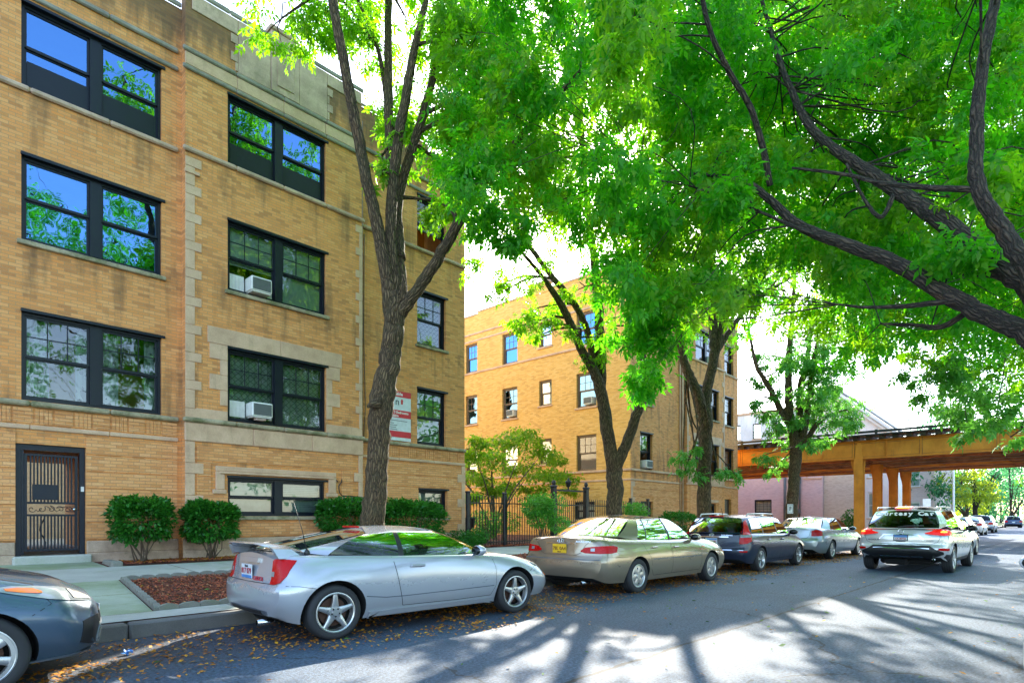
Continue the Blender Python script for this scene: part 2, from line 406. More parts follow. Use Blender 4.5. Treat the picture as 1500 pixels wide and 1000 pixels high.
    vc = t.n('TexVoronoi', {'Vector': wc, 'Scale': 0.28}, 0, feature='DISTANCE_TO_EDGE')
    crk = t.math('MULTIPLY', t.math('LESS_THAN', vc, 0.0042), t.math('GREATER_THAN', t.noise(p, 0.5, 2), 0.50))
    c = t.mix(t.math('MAXIMUM', seam, t.math('MULTIPLY', crk, 0.8)), c, (0.014, 0.014, 0.015))
    oil = t.math('MULTIPLY', t.math('SUBTRACT', t.noise(t.scale(p, (0.5, 1.6, 1)), 1.1, 5, 0.72), 0.60), 5.0, clamp=True)
    c = t.mix(t.math('MULTIPLY', oil, 0.45), c, (0.018, 0.02, 0.024))
    gut = t.n('MapRange', {'Value': t.math('ADD', y, t.math('MULTIPLY', t.noise(p, 1.2, 4), 0.9)), 'From Min': 5.9, 'From Max': 6.7})
    c = t.mix(t.math('MULTIPLY', gut, 0.55), c, (0.055, 0.043, 0.036))
    m['asphalt'] = t.done(t.pbr(color=c, rough=t.ramp(f, [(0.3, 0.62), (0.7, 0.85)]), normal=t.bump(t.math('ADD', v, f), 0.5, 0.008)))
    t = NT('lawn'); p = t.pos(); f = t.noise(p, 3, 6, 0.7)
    m['grass'] = t.done(t.pbr(color=t.ramp(f, [(0.3, (0.035, 0.07, 0.015)), (0.7, (0.09, 0.14, 0.03))]), rough=0.9, normal=t.bump(t.noise(p, 60, 3), 0.8, 0.03)))
    t = NT('curtain'); p = t.pos(); x, y, z = t.xyz(p)
    f = t.n('TexVoronoi', {'Vector': t.comb(x, 0.0, z), 'Scale': 9.0}, 0, feature='SMOOTH_F1'); q = t.noise(p, 16, 3)
    pat = t.math('GREATER_THAN', t.math('ADD', f, t.math('MULTIPLY', q, 0.5)), 0.62)
    m['curtain'] = t.done(t.pbr(color=t.mix(pat, (0.17, 0.165, 0.17), (0.55, 0.53, 0.50)), rough=0.9))
    t = NT('lace'); p = t.pos(); x, y, z = t.xyz(p)
    a = t.math('PINGPONG', t.math('ADD', t.math('MULTIPLY', x, 1.0), z), 0.075); b = t.math('PINGPONG', t.math('SUBTRACT', x, z), 0.075)
    ln = t.math('LESS_THAN', t.math('MINIMUM', a, b), 0.010)
    m['lace'] = t.done(t.pbr(color=t.mix(ln, (0.50, 0.49, 0.45), (0.16, 0.16, 0.15)), rough=0.9))
    m['silver'] = paint_mat('silver_blue_paint', (0.43, 0.44, 0.475), 0.38, 0.20, dust=0.10)
    m['beige'] = paint_mat('champagne_paint', (0.37, 0.29, 0.20), 0.6, 0.20, dust=0.15)
    m['navy'] = paint_mat('navy_paint', (0.006, 0.014, 0.036), 0.0, 0.25, dust=0.04, coat=0.25)
    m['greysilver'] = paint_mat('grey_silver_paint', (0.38, 0.43, 0.47), 0.4, 0.20, dust=0.12)
    m['brsilver'] = paint_mat('bright_silver_paint', (0.60, 0.60, 0.605), 0.30, 0.20, dust=0.10)
    m['slate'] = paint_mat('slate_grey_paint', (0.055, 0.095, 0.145), 0.35, 0.24, dust=0.10, coat=0.5)
    m['whitep'] = paint_mat('white_paint', (0.72, 0.73, 0.74), 0.0, 0.35)
    m['bluep'] = paint_mat('dark_blue_paint', (0.015, 0.04, 0.11), 0.4, 0.28)
    m['trimgrey'] = flat('grey_bumper_trim', (0.10, 0.115, 0.14), 0.4)
    m['orangetile'] = flat('orange_stone', (0.55, 0.22, 0.07), 0.8)
mats()

# ------------------------------------------------------------------ camera, light
CAMH, FPX, HOR, YAW = 1.33, 888.0, 758.0, R(43.07)
cam = bpy.data.cameras.new('camera'); camo = bpy.data.objects.new('camera', cam); link(camo)
cam.sensor_width = 36.0; cam.lens = 36.0 * FPX / 1500.0; cam.shift_y = (HOR - 500.0) / 1500.0
cam.clip_start = 0.05; cam.clip_end = 3000
camo.location = (0, 0, CAMH); camo.rotation_euler = (R(90), 0, YAW - R(90))
SC.camera = camo
CC, SS = math.cos(YAW), math.sin(YAW)

def ray(px, py):
    t = (px - 750.0) / FPX
    return Vector((CC + SS * t, SS - CC * t, (HOR - py) / FPX))
def at_d(px, py, d): return Vector((0, 0, CAMH)) + ray(px, py) * d          # d metres ahead of the camera
def at_y(px, py, y): r = ray(px, py); return Vector((0, 0, CAMH)) + r * (y / r.y)
def at_x(px, py, x): r = ray(px, py); return Vector((0, 0, CAMH)) + r * (x / r.x)

SUN_AZ, SUN_EL = R(33.9), R(31.5)
sun = bpy.data.lights.new('sun', 'SUN'); sun.energy = 3.0; sun.angle = R(0.6); sun.color = (1.0, 0.93, 0.80)
suno = bpy.data.objects.new('sun', sun); link(suno)
sd = Vector((math.cos(SUN_EL) * math.cos(SUN_AZ), math.cos(SUN_EL) * math.sin(SUN_AZ), math.sin(SUN_EL)))
suno.rotation_euler = sd.to_track_quat('Z', 'Y').to_euler()
suno.location = (30, 20, 40)
W = bpy.data.worlds.new('World'); SC.world = W; W.use_nodes = True
wt = W.node_tree; bg = wt.nodes['Background']
sky = wt.nodes.new('ShaderNodeTexSky'); sky.sky_type = 'NISHITA'; sky.sun_disc = False
sky.sun_elevation = SUN_EL; sky.sun_rotation = R(90) - SUN_AZ
sky.air_density = 1.0; sky.dust_density = 1.0; sky.ozone_density = 1.2
wt.links.new(sky.outputs[0], bg.inputs[0]); bg.inputs[1].default_value = 0.15
SC.view_settings.view_transform = 'Standard'; SC.view_settings.look = 'None'
SC.view_settings.exposure = 2.48; SC.view_settings.gamma = 1.0
SC.cycles.max_bounces = 10; SC.cycles.diffuse_bounces = 5; SC.cycles.transparent_max_bounces = 16; SC.cycles.glossy_bounces = 4; SC.cycles.transmission_bounces = 6
SC.cycles.use_denoising = True; SC.cycles.sample_clamp_indirect = 8.0
SC.cycles.caustics_reflective = False; SC.cycles.caustics_refractive = False
# ------------------------------------------------------------------ ground, road, pavements
KY = 7.62                                    # left kerb face
def gz(y):                                   # height of the ground between kerb and houses
    return 0.17 + max(0.0, y - KY) * 0.039

b = MB(); b.quad((-900, -900, -.06), (900, -900, -.06), (900, 900, -.06), (-900, 900, -.06))
tag(b.build('ground', MAT['grass']), kind='structure')
b = MB()
xs = list(range(-60, 60, 4)) + [60, 80, 120, 200, 420]
for i in range(len(xs) - 1):
    b.quad((xs[i], -2.0, 0), (xs[i + 1], -2.0, 0), (xs[i + 1], KY + .02, 0), (xs[i], KY + .02, 0))
tag(b.build('road', MAT['asphalt']), kind='structure')
# kerbs
b = MB()
x = -40.0
while x < 300:
    L = 3.0 if x < 60 else 30.0
    b.bevbox(x, x + L - .012, KY, KY + .16, -.05, .172, .025)
    b.bevbox(x, x + L - .012, -2.16, -2.0, -.05, .15, .025)
    x += L
tag(b.build('kerb', MAT['kerb'], sharp=40), kind='structure')

def sheet(name, mat, x0, x1, y0, y1, dz=0.0, nx=1, gap=0.0):
    b = MB(); w = (x1 - x0) / nx
    for i in range(nx):
        a, c = x0 + i * w + gap, x0 + (i + 1) * w - gap
        b.quad((a, y0, gz(y0) + dz), (c, y0, gz(y0) + dz), (c, y1, gz(y1) + dz), (a, y1, gz(y1) + dz))
    return tag(b.build(name, mat), kind='structure')
# base sheet under everything on the left side
b = MB()
b.quad((-40, KY + .15, .165), (58, KY + .15, .165), (58, 11.4, gz(11.4) - .006), (-40, 11.4, gz(11.4) - .006))
b.quad((-40, 11.4, gz(11.4) - .006), (58, 11.4, gz(11.4) - .006), (58, 14.8, gz(14.8) - .006), (-40, 14.8, gz(14.8) - .006))
b.quad((-40, 14.8, gz(14.8) - .006), (58, 14.8, gz(14.8) - .006), (58, 80, gz(14.8) - .006), (-40, 80, gz(14.8) - .006))
tag(b.build('verge', MAT['soil']), kind='structure')
b = MB(); b.quad((58, KY + .15, .165), (300, KY + .15, .165), (300, 80, .5), (58, 80, .5)); tag(b.build('verge', MAT['grass']), kind='structure')
sheet('pavement', MAT['conc'], -38.6, 110, 11.42, 13.42, .004, 66, .008)
sheet('pavement', MAT['conc'], -40, 300, KY + .16, 8.22, .004, 110, .006)      # the strip along the kerb
b = MB()                                     # carriage walk, stained green, its right side follows the bed's slanting edge
for (ya, yb) in ((8.224, 9.80), (9.812, 11.416)):
    def bx(y): return 2.40 + (y - 8.22) * .135
    b.quad((-2.2, ya, gz(ya) + .005), (bx(ya), ya, gz(ya) + .005), (bx(yb), yb, gz(yb) + .005), (-2.2, yb, gz(yb) + .005))
tag(b.build('path', MAT['conc_gr']), kind='structure')
b = MB()
b.quad((-1.0, 13.43, gz(13.43) + .005), (3.16, 13.43, gz(13.43) + .005), (3.16, 14.9, gz(14.9) + .005), (-1.0, 14.9, gz(14.9) + .005))
tag(b.build('path', MAT['conc_gr']), kind='structure')
sheet('path', MAT['conc'], 17.2, 20.2, 13.43, 15.0, .005, 1)
b = MB(); b.quad((-40, -2.15, .135), (300, -2.15, .135), (300, -5.2, .16), (-40, -5.2, .16))
tag(b.build('verge', MAT['grass']), kind='structure')
b = MB(); b.quad((-40, -5.2, .164), (300, -5.2, .164), (300, -7.2, .18), (-40, -7.2, .18))
tag(b.build('pavement', MAT['conc']), kind='structure')

def chips(name, n, fx, size, mat, seed, flat_=0.5):
    """n little wood chips scattered on the ground by fx(u, v) -> (x, y, z)"""
    rg = np.random.default_rng(seed)
    P = np.array([fx(u, v) for u, v in rg.random((n, 2))])
    a = rg.random(n) * 6.28; l = size * (.5 + rg.random(n)); w = l * (.25 + .3 * rg.random(n)); tl = (rg.random(n) - .5) * flat_ * 2; tw = (rg.random(n) - .5) * flat_ * 2
    U = np.stack([np.cos(a) * np.cos(tl), np.sin(a) * np.cos(tl), np.sin(tl)], 1); Vv = np.stack([-np.sin(a) * np.cos(tw), np.cos(a) * np.cos(tw), np.sin(tw)], 1)
    P[:, 2] += .012
    V = np.stack([P - U * l[:, None], P + Vv * w[:, None], P + U * l[:, None], P - Vv * w[:, None]], 1).reshape(-1, 3)
    return raw_mesh(name, V, np.arange(4 * n).reshape(n, 4), mat)

def bed_pt(u, v):
    y = 8.36 + v * 2.95; x = 2.40 + (y - 8.22) * .135 + .12 + u * 7.3
    return (x, y, gz(y) + .01)
tag(chips('mulch', 20000, bed_pt, .021, MAT['mulch'], 1), kind='stuff')
tag(chips('mulch', 9000, lambda u, v: (3.5 + u * 9.6, 13.46 + v * .95, gz(14) + .012), .026, MAT['mulch'], 2), kind='stuff')
tag(chips('mulch', 4500, lambda u, v: (11.0 + u * 8, 8.4 + v * 2.9, gz(8.4 + v * 2.9) + .01), .04, MAT['mulch'], 3), kind='stuff')
tag(chips('mulch', 2500, lambda u, v: (13.3 + u * 9, 13.45 + v * .6, gz(13.7) + .012), .04, MAT['mulch'], 4), kind='stuff')

# scalloped concrete edging of the bed by the kerb: one border, its blocks are its pattern
def scallops(name, label, pts, org):
    b = MB()
    for (p, q) in zip(pts[:-1], pts[1:]):
        p, q = Vector(p), Vector(q); L = (q - p).length; n = max(1, round(L / .24)); d = (q - p).normalized(); yw = math.atan2(d.y, d.x)
        for i in range(n):
            c = p + d * (L * (i + .5) / n); c.z = gz(c.y)
            w = L / n * .49
            prof = [(-w, -.05)] + [(-w * math.cos(t * math.pi / 6), .032 + .040 * math.sin(t * math.pi / 6) + random.uniform(-.004, .004)) for t in range(7)] + [(w, -.05)]
            M = Matrix.Translation(c) @ Matrix.Rotation(yw + random.uniform(-.04, .04), 4, 'Z')
            vs = [M @ Vector((a, -.035, h)) for a, h in prof] + [M @ Vector((a, .035, h)) for a, h in prof]
            k = len(prof)
            b.add(vs, [tuple(range(k)), tuple(reversed(range(k, 2 * k)))] + [(j, k + j, k + (j + 1) % k, (j + 1) % k) for j in range(k)])
    o = b.build(name, MAT['edging'], org=org)
    return tag(o, label, 'edging')
yb0, yb1 = 8.27, 11.36
def bedx(y): return 2.40 + (y - 8.22) * .135 + .06
scallops('garden_edging', 'low scalloped concrete edging round the red mulch bed behind the silver coupe',
         [(10.0, yb0, 0), (bedx(yb0), yb0, 0), (bedx(yb1), yb1, 0), (10.0, yb1, 0)], (2.5, 8.3, gz(8.3)))
b = MB(); b.bevbox(3.22, 3.42, 13.44, 13.66, gz(13.5) - .05, gz(13.5) + .10, .03); b.bevbox(3.24, 3.40, 13.68, 14.2, gz(14) - .05, gz(14) + .08, .03)
tag(b.build('edging_block', MAT['edging'], org=(3.3, 13.6, gz(13.5))), 'two short concrete edging blocks at the corner of the wall bed beside the gate step', 'edging')

# fallen leaves
def litter(name, n, fx, size, mat, seed):
    rg = np.random.default_rng(seed); P = []
    while len(P) < n:
        u, v, k = rg.random(3); q = fx(u, v, k)
        if q is not None: P.append(q)
    P = np.array(P); a = rg.random(n) * 6.28; l = size * (.55 + .8 * rg.random(n)); w = l * (.4 + .25 * rg.random(n)); t = (rg.random((n, 2)) - .5) * .9
    U = np.stack([np.cos(a), np.sin(a), t[:, 0]], 1); S = np.stack([-np.sin(a), np.cos(a), t[:, 1]], 1)
    P[:, 2] += .010 + .012 * rg.random(n)
    V = np.stack([P - U * l[:, None], P + S * w[:, None], P + U * l[:, None], P - S * w[:, None]], 1)
    V[:, 1, 2] += .4 * w * rg.random(n); V[:, 3, 2] += .4 * w * rg.random(n)
    V = V.reshape(-1, 3); V[:, 2] = np.maximum(V[:, 2], np.repeat(P[:, 2], 4) - .008)
    return raw_mesh(name, V, np.arange(4 * n).reshape(n, 4), mat)
from mathutils import noise as mn
def gutter(u, v, k):
    x = -2 + u * 32
    y = 5.0 + v * 2.6
    d = mn.noise(Vector((x * .55, y * 1.3, 3.1))) * .5 + mn.noise(Vector((x * 2.2, y * 3, 9))) * .45 + .30
    edge = min(1, max(0, (y - 5.0 - .35 * math.sin(x * .8)) / .9))
    return (x, y, 0.0) if k < d * edge * (1.0 if y < 6.9 else .55) else None
tag(litter('fallen_leaves', 17000, gutter, .024, MAT['litter'], 5), kind='stuff')
def street(u, v, k):
    x = 1 + u * 30; y = -1.9 + v * 8
    return (x, y, 0.0) if k < (.6 if y < .8 else .15) else None
tag(litter('fallen_leaves', 500, street, .026, MAT['litter'], 6), kind='stuff')
tag(litter('fallen_leaves', 160, lambda u, v, k: (1 + u * 16, -1.5 + v * 8, .0), .032, MAT['litter_gr'], 8), kind='stuff')
def wallbed(u, v, k):
    y = 13.46 + v * 1.0; x = 3.5 + u * 9.6
    return (x, y, gz(14) + .02)
tag(litter('fallen_leaves', 1500, wallbed, .028, MAT['litter'], 7), kind='stuff')
def kerbbed(u, v, k):
    x, y, z = bed_pt(u, v); return (x, y, z + .012)
tag(litter('fallen_leaves', 260, kerbbed, .024, MAT['litter'], 9), kind='stuff')
tag(litter('fallen_leaves', 70, kerbbed, .03, MAT['litter_gr'], 10), kind='stuff')
b = MB(); q = at_y(190, 963, 6.75); q.z = .0
for i in range(7):
    M = Matrix.Translation(q + Vector((random.uniform(-.09, .09), random.uniform(-.03, .03), .02 + random.random() * .02))) @ Matrix.Rotation(random.random() * 6, 4, Vector((random.random(), random.random(), 1)))
    b.obox(M, .05, .03, .004)
tag(b.build('wrapper', MAT['plate_b'], org=(q.x, q.y, 0)), 'crumpled blue wrapper lying in the gutter among the leaves', 'litter')
# ------------------------------------------------------------------ apartment buildings
class Face:
    """a wall plane: u runs along it, d goes into the building"""
    def __init__(s, kind, c): s.k = kind; s.c = c
    def p(s, u, d, z):
        if s.k == '-y': return (u, s.c + d, z)
        if s.k == '-x': return (s.c + d, u, z)
        if s.k == '+x': return (s.c - d, u, z)
        return (u, s.c - d, z)
    def box(s, b, u0, u1, d0, d1, z0, z1, m=0):
        p, q = s.p(u0, d0, z0), s.p(u1, d1, z1)
        b.box(p[0], q[0], p[1], q[1], p[2], q[2], m)
    def bev(s, b, u0, u1, d0, d1, z0, z1, bv=.015, m=0):
        p, q = s.p(u0, d0, z0), s.p(u1, d1, z1)
        b.bevbox(p[0], q[0], p[1], q[1], p[2], q[2], bv, m)

def wall(b, F, u0, u1, z0, z1, ops, rev=.22, m=0, mrev=None):
    """wall sheet with openings (u0,u1,z0,z1) and their reveals"""
    us = sorted({u0, u1, *[o[0] for o in ops], *[o[1] for o in ops]}); us = [u for u in us if u0 <= u <= u1]
    zs = sorted({z0, z1, *[o[2] for o in ops], *[o[3] for o in ops]}); zs = [z for z in zs if z0 <= z <= z1]
    for i in range(len(us) - 1):
        for j in range(len(zs) - 1):
            cu, cz = (us[i] + us[i + 1]) / 2, (zs[j] + zs[j + 1]) / 2
            if any(o[0] < cu < o[1] and o[2] < cz < o[3] for o in ops): continue
            b.quad(F.p(us[i], 0, zs[j]), F.p(us[i + 1], 0, zs[j]), F.p(us[i + 1], 0, zs[j + 1]), F.p(us[i], 0, zs[j + 1]), m)
    mr = m if mrev is None else mrev
    for a, c, e, f in ops:
        b.quad(F.p(a, 0, e), F.p(a, rev, e), F.p(a, rev, f), F.p(a, 0, f), mr)
        b.quad(F.p(c, 0, e), F.p(c, 0, f), F.p(c, rev, f), F.p(c, rev, e), mr)
        b.quad(F.p(a, 0, f), F.p(a, rev, f), F.p(c, rev, f), F.p(c, 0, f), mr)
        b.quad(F.p(a, 0, e), F.p(c, 0, e), F.p(c, rev, e), F.p(a, rev, e), mr)

def bands(b, F, u0, u1, z0, z1, ops, step=.345, gap=.022, pr=.022, m=0):
    """rusticated courses standing proud of the wall, cut at the openings"""
    z = z0
    while z < z1 - .05:
        t = min(z + step - gap, z1)
        zc = [z, t]
        segs = [(u0, u1)]
        for o in ops:
            if o[2] < t and o[3] > z:
                ns = []
                for a, c in segs:
                    if o[1] <= a or o[0] >= c: ns.append((a, c)); continue
                    if o[0] > a: ns.append((a, o[0]))
                    if o[1] < c: ns.append((o[1], c))
                segs = ns
        for a, c in segs:
            if c - a > .04: F.box(b, a, c, -pr, .0, z, t, m)
        z += step

def window(bld, F, u0, u1, z0, z1, n=2, munt=(3, 2), rail=.5, fm='frame', gm='glass', cover=None, sill=True, pm='stone_moss', header=True, dep=.10, open_=None, fw=.055, cov=None, covm='blind'):
    """double-hung window: frame > pane, blind or curtain; its stone sill is a sub-part too"""
    b = MB(); g = MB()
    W = u1 - u0; mw = .20 if n == 2 else 0.0
    # outer frame
    F.box(b, u0 + .002, u0 + fw, dep - .03, dep + .08, z0 + .002, z1 - .002); F.box(b, u1 - fw, u1 - .002, dep - .03, dep + .08, z0 + .002, z1 - .002)
    F.box(b, u0 + fw, u1 - fw, dep - .03, dep + .08, z1 - fw - .03, z1 - .002); F.box(b, u0 + fw, u1 - fw, dep - .03, dep + .08, z0 + .002, z0 + fw)
    if header:
        F.box(b, u0 - .01, u1 + .06, -.035, dep - .032, z1 - .035, z1 + .02)
    ws = []
    if n == 2:
        c = (u0 + u1) / 2; F.box(b, c - mw / 2, c + mw / 2, dep - .045, dep + .08, z0 + fw, z1 - fw - .03)
        ws = [(u0 + fw, c - mw / 2), (c + mw / 2, u1 - fw)]
    else: ws = [(u0 + fw, u1 - fw)]
    za, zb = z0 + fw, z1 - fw - .03
    zm = za + (zb - za) * rail
    for i, (a, c) in enumerate(ws):
        sw = .042
        # upper sash
        for (p, q, r, s_) in ((a, a + sw, zm, zb), (c - sw, c, zm, zb), (a + sw, c - sw, zb - sw, zb), (a + sw, c - sw, zm - .012, zm + .04)):
            F.box(b, p, q, dep, dep + .035, r, s_)
        g.quad(F.p(a + sw, dep + .02, zm), F.p(c - sw, dep + .02, zm), F.p(c - sw, dep + .02, zb - sw), F.p(a + sw, dep + .02, zb - sw))
        if munt:
            nx, nz = munt
            for k in range(1, nx):
                u = a + sw + (c - a - 2 * sw) * k / nx; F.box(b, u - .009, u + .009, dep + .006, dep + .019, zm + .04, zb - sw)
            for k in range(1, nz):
                z = zm + .04 + (zb - sw - zm - .04) * k / nz; F.box(b, a + sw, c - sw, dep + .004, dep + .017, z - .009, z + .009)
        lo = za
        if open_: lo = za + (zm - za) * open_
        for (p, q, r, s_) in ((a, a + sw, lo, zm - .012), (c - sw, c, lo, zm - .012), (a + sw, c - sw, lo, lo + .055), (a + sw, c - sw, zm - .042, zm - .013)):
            F.box(b, p, q, dep + .037, dep + .07, r, s_)
        g.quad(F.p(a + sw, dep + .055, lo + .05), F.p(c - sw, dep + .055, lo + .05), F.p(c - sw, dep + .055, zm), F.p(a + sw, dep + .055, zm))
    o = b.build('window', MAT[fm], bld)
    g.build('pane', MAT[gm], o)
    if sill:
        s_ = MB(); F.bev(s_, u0 - .07, u1 + .07, -.075, dep - .032, z0 - .09, z0 - .003, .012)
        s_.build('sill', MAT[pm], o)
    # coverings inside
    for i, (a, c) in enumerate(ws):
        k = cover[i] if isinstance(cover, (list, tuple)) else cover
        if not k: continue
        q = MB(); d = dep + .16
        if k in ('blind', 'shade', 'half'):
            lo = {'blind': za, 'shade': za + .02, 'half': zm - .1}[k]
            if k == 'blind':
                nn = int((zb - lo) / .045)
                for j in range(nn):
                    z = lo + (zb - lo) * j / nn
                    q.quad(F.p(a, d, z), F.p(c, d, z), F.p(c, d + .018, z + .043), F.p(a, d + .018, z + .043))
            else: q.quad(F.p(a, d, lo), F.p(c, d, lo), F.p(c, d, zb), F.p(a, d, zb))
            q.build('blind', MAT[covm], o)
        else:
            segs = {'curtains': ((a - .02, a + (c - a) * .40), (a + (c - a) * .82, c + .06)), 'curtains2': ((a - .02, a + (c - a) * .34), (a + (c - a) * .80, c + .06)), 'full': ((a - .02, c + .02),), 'drape': ((a - .02, c + .02),)}[k]
            for (e, f) in segs:
                N = max(12, int((f - e) / .022)); vs = []
                for j in range(N + 1):
                    u = e + (f - e) * j / N; w = .022 * math.sin(j * .85 + e * 7) + .012 * math.sin(j * 2.1)
                    vs.append(F.p(u, d + .05 + w, zb)); vs.append(F.p(u, d + .05 + w * 1.3, za - .02))
                q.add(vs, [(2 * j, 2 * j + 2, 2 * j + 3, 2 * j + 1) for j in range(N)], 0, True)
            q.build('curtain', MAT['lace' if k in ('full', 'drape') else 'curtain'], o)
    return o

AC_N = 0
def ac_unit(F, u, z, label, w=.50, h=.34, out=.30, panel=None, brick=None):
    """window air conditioner: casing > front grille, side panel"""
    p0 = F.p(u, 0, z)
    t = thing('air_conditioner', label, 'air conditioner', p0, 0, 'window air conditioners')
    b = MB(); F.bev(b, u - w / 2, u + w / 2, -out + .10, .20, z, z + h, .02); F.box(b, u - w / 2 + .03, u + w / 2 - .03, -out + .12, .18, z - .02, z + .01)
    b.build('casing', MAT['white_plastic'], t)
    g = MB(); F.box(g, u - w / 2 + .035, u + w / 2 - .035, -out + .095, -out + .11, z + .035, z + h - .035)
    for k in range(9):
        zz = z + .05 + (h - .10) * k / 8; F.box(g, u - w / 2 + .03, u + w / 2 - .03, -out + .088, -out + .094, zz - .006, zz + .006)
    g.build('grille', MAT['grille'], t)
    if panel:
        for (a, c) in panel:
            q = MB()
            nn = max(2, int((c - a) / .03))
            for k in range(nn): F.box(q, a + (c - a) * k / nn, a + (c - a) * (k + .8) / nn, .145, .16 + .006 * (k % 2), z - .02, z + h + .02)
            q.build('side_panel', MAT['white_plastic'], t)
    if brick:
        q = MB(); F.bev(q, u - .12, u + .12, -.12, .02, z - .075, z - .022, .008); q.build('brick_support', MAT['brick_pink'], t)
    return t

F1, F2, F3, FB = (3.58, 5.30), (6.62, 8.28), (9.58, 11.20), (1.37, 2.30)
SLABS = (3.3, 6.3, 9.3, 12.25)

def shell(bld, x0, x1, y0, y1, h, mat, skip=(), rooms=True):
    """back, side, roof and the dark rooms inside"""
    b = MB()
    if 'x0' not in skip: b.quad((x0, y0, 0), (x0, y1, 0), (x0, y1, h), (x0, y0, h))
    if 'x1' not in skip: b.quad((x1, y0, 0), (x1, y1, 0), (x1, y1, h), (x1, y0, h))
    b.quad((x0, y1, 0), (x1, y1, 0), (x1, y1, h), (x0, y1, h))
    b.build('wall', mat, bld)
    r = MB(); r.quad((x0, y0 + .3, h - .55), (x1, y0 + .3, h - .55), (x1, y1, h - .55), (x0, y1, h - .55)); r.build('roof', MAT['steel_dk'], bld)

# ---------------- the near building
B1 = thing('apartment_building', 'tan brick apartment building with dark paired windows and a black street gate', 'building', (4.0, 14.7, .4))
YL, YB = 14.70, 14.45
FL, FB_ = Face('-y', YL), Face('-y', YB)
XE = 13.45
wl = [(2.05, 4.47, *f) for f in (F1, F2, F3)]; gate_op = (1.96, 3.08, .60, 2.75)
wl0 = [(-2.6, -.2, *f) for f in (F1, F2, F3)]
wb = [(5.78, 8.30, *f) for f in (F1, F2, F3)]; wbb = (5.78, 8.28, *FB)
wr = [(11.50, 12.66, *f) for f in (F1, F2, F3)]; wrb = (11.54, 12.70, 1.34, 2.22)
b = MB()
wall(b, FL, -7, 4.87, 0, 12.72, wl + wl0 + [gate_op]); wall(b, FL, 9.39, XE, 0, 12.62, wr + [wrb])
wall(b, FB_, 4.87, 9.39, 0, 13.02, wb + [wbb])
for u in (4.87, 9.39): b.quad((u, YB, 0), (u, YL, 0), (u, YL, 13.02), (u, YB, 13.02))
FL.box(b, 9.5, 11.93, 0, .3, 12.62, 12.86); FL.box(b, 11.93, XE, 0, .3, 12.60, 12.62)
b.build('wall', MAT['brick'], B1)
b = MB()                                     # rusticated ground floor
bands(b, FL, -7, 4.78, .90, 2.98, [gate_op], m=0); bands(b, FL, 9.47, XE, .90, 2.98, [wrb])
bands(b, FB_, 5.10, 9.10, .90, 2.98, [wbb, (5.4, 8.75, 2.2, 2.56)])
b.build('base_courses', MAT['brick_base'], B1)
b = MB()                                     # plinth
FL.bev(b, -7, 1.955, -.07, 0, .30, .62); FL.bev(b, -7, 1.955, -.05, 0, .62, .86); FL.bev(b, 3.085, 4.80, -.07, 0, .30, .62); FL.bev(b, 3.085, 4.80, -.05, 0, .62, .86)
FB_.bev(b, 4.81, 9.45, -.07, 0, .30, .62); FB_.bev(b, 4.81, 9.45, -.05, 0, .62, .86); FL.bev(b, 9.46, XE + .02, -.07, 0, .30, .62); FL.bev(b, 9.46, XE + .02, -.05, 0, .62, .86)
b.build('plinth', MAT['stone_top'], B1)
def course(F, segs, z0, z1, pr, mat, name='string_course', seg=None):
    b = MB()
    for a, c in segs:
        n = max(1, round((c - a) / (seg or 1.3)))
        for k in range(n):
            F.bev(b, a + (c - a) * k / n + .002, a + (c - a) * (k + 1) / n - .002, -pr, 0, z0, z1, min(.03, pr * .4))
    b.build(name, MAT[mat], B1)
for F, a, c in ((FL, -7, 4.80), (FB_, 4.80, 9.46), (FL, 9.47, XE + .02)):
    course(F, [(a, c)], 3.46, 3.565, .10, 'stone_moss'); course(F, [(a, c)], 9.455, 9.565, .075, 'stone_top')
    course(F, [(a, c)], 11.27, 11.37, .055, 'coping'); course(F, [(a, c)], 11.66, 11.77, .065, 'coping')
course(FL, [(-7, 4.80), (9.47, XE + .01)], 3.02, 3.11, .045, 'stone')
course(FB_, [(4.84, 9.42)], 3.04, 3.455, .045, 'stone', 'stone_band', 1.6); course(FB_, [(4.85, 9.41)], 11.375, 11.655, .035, 'stone', 'stone_band', 1.2)
course(FL, [(-7, 4.86)], 12.72, 12.84, .05, 'coping', 'coping'); course(FB_, [(4.83, 6.82), (7.52, 9.43)], 13.02, 13.14, .055, 'coping', 'coping')
course(FL, [(9.47, 11.95)], 12.86, 12.95, .05, 'coping', 'coping'); course(FL, [(11.96, XE + .03)], 12.62, 12.70, .05, 'coping', 'coping')
b = MB()                                     # basket-work frieze: little raised brick panels
def frieze(F, a, c):
    n = round((c - a) / .32)
    for k in range(n):
        u = a + (c - a) * k / n; w = (c - a) / n
        if k % 2:
            for j in range(4): F.box(b, u + .02 + j * (w - .04) / 4 + .004, u + .02 + (j + 1) * (w - .04) / 4 - .004, -.014, 0, 3.14, 3.43)
        else:
            for j in range(4): F.box(b, u + .012, u + w - .012, -.018, 0, 3.14 + j * .073 + .004, 3.14 + (j + 1) * .073 - .004)
frieze(FL, -7, 4.78); b.build('brick_frieze', MAT['brick_base'], B1); b = MB(); frieze(FL, 9.5, XE)
b.build('brick_frieze', MAT['brick_base'], B1)
b = MB()                                     # quoins
def quoins(F, u, sgn, z0, z1, h, w1, w2, pr=.018):
    z = z0; k = 0
    while z < z1 - .1:
        w = w2 if k % 2 else w1
        hh = h * (.66 if k % 2 == 0 else 1.34); F.bev(b, u, u + sgn * w, -pr, 0, z, min(z + hh - .006, z1), .006); z += hh; k += 1
quoins(FB_, 4.862, 1, 3.57, 9.44, .31, .34, .20); b.build('quoins', MAT['stone'], B1); b = MB(); quoins(FB_, 9.398, -1, 3.57, 9.44, .31, .21, .10)
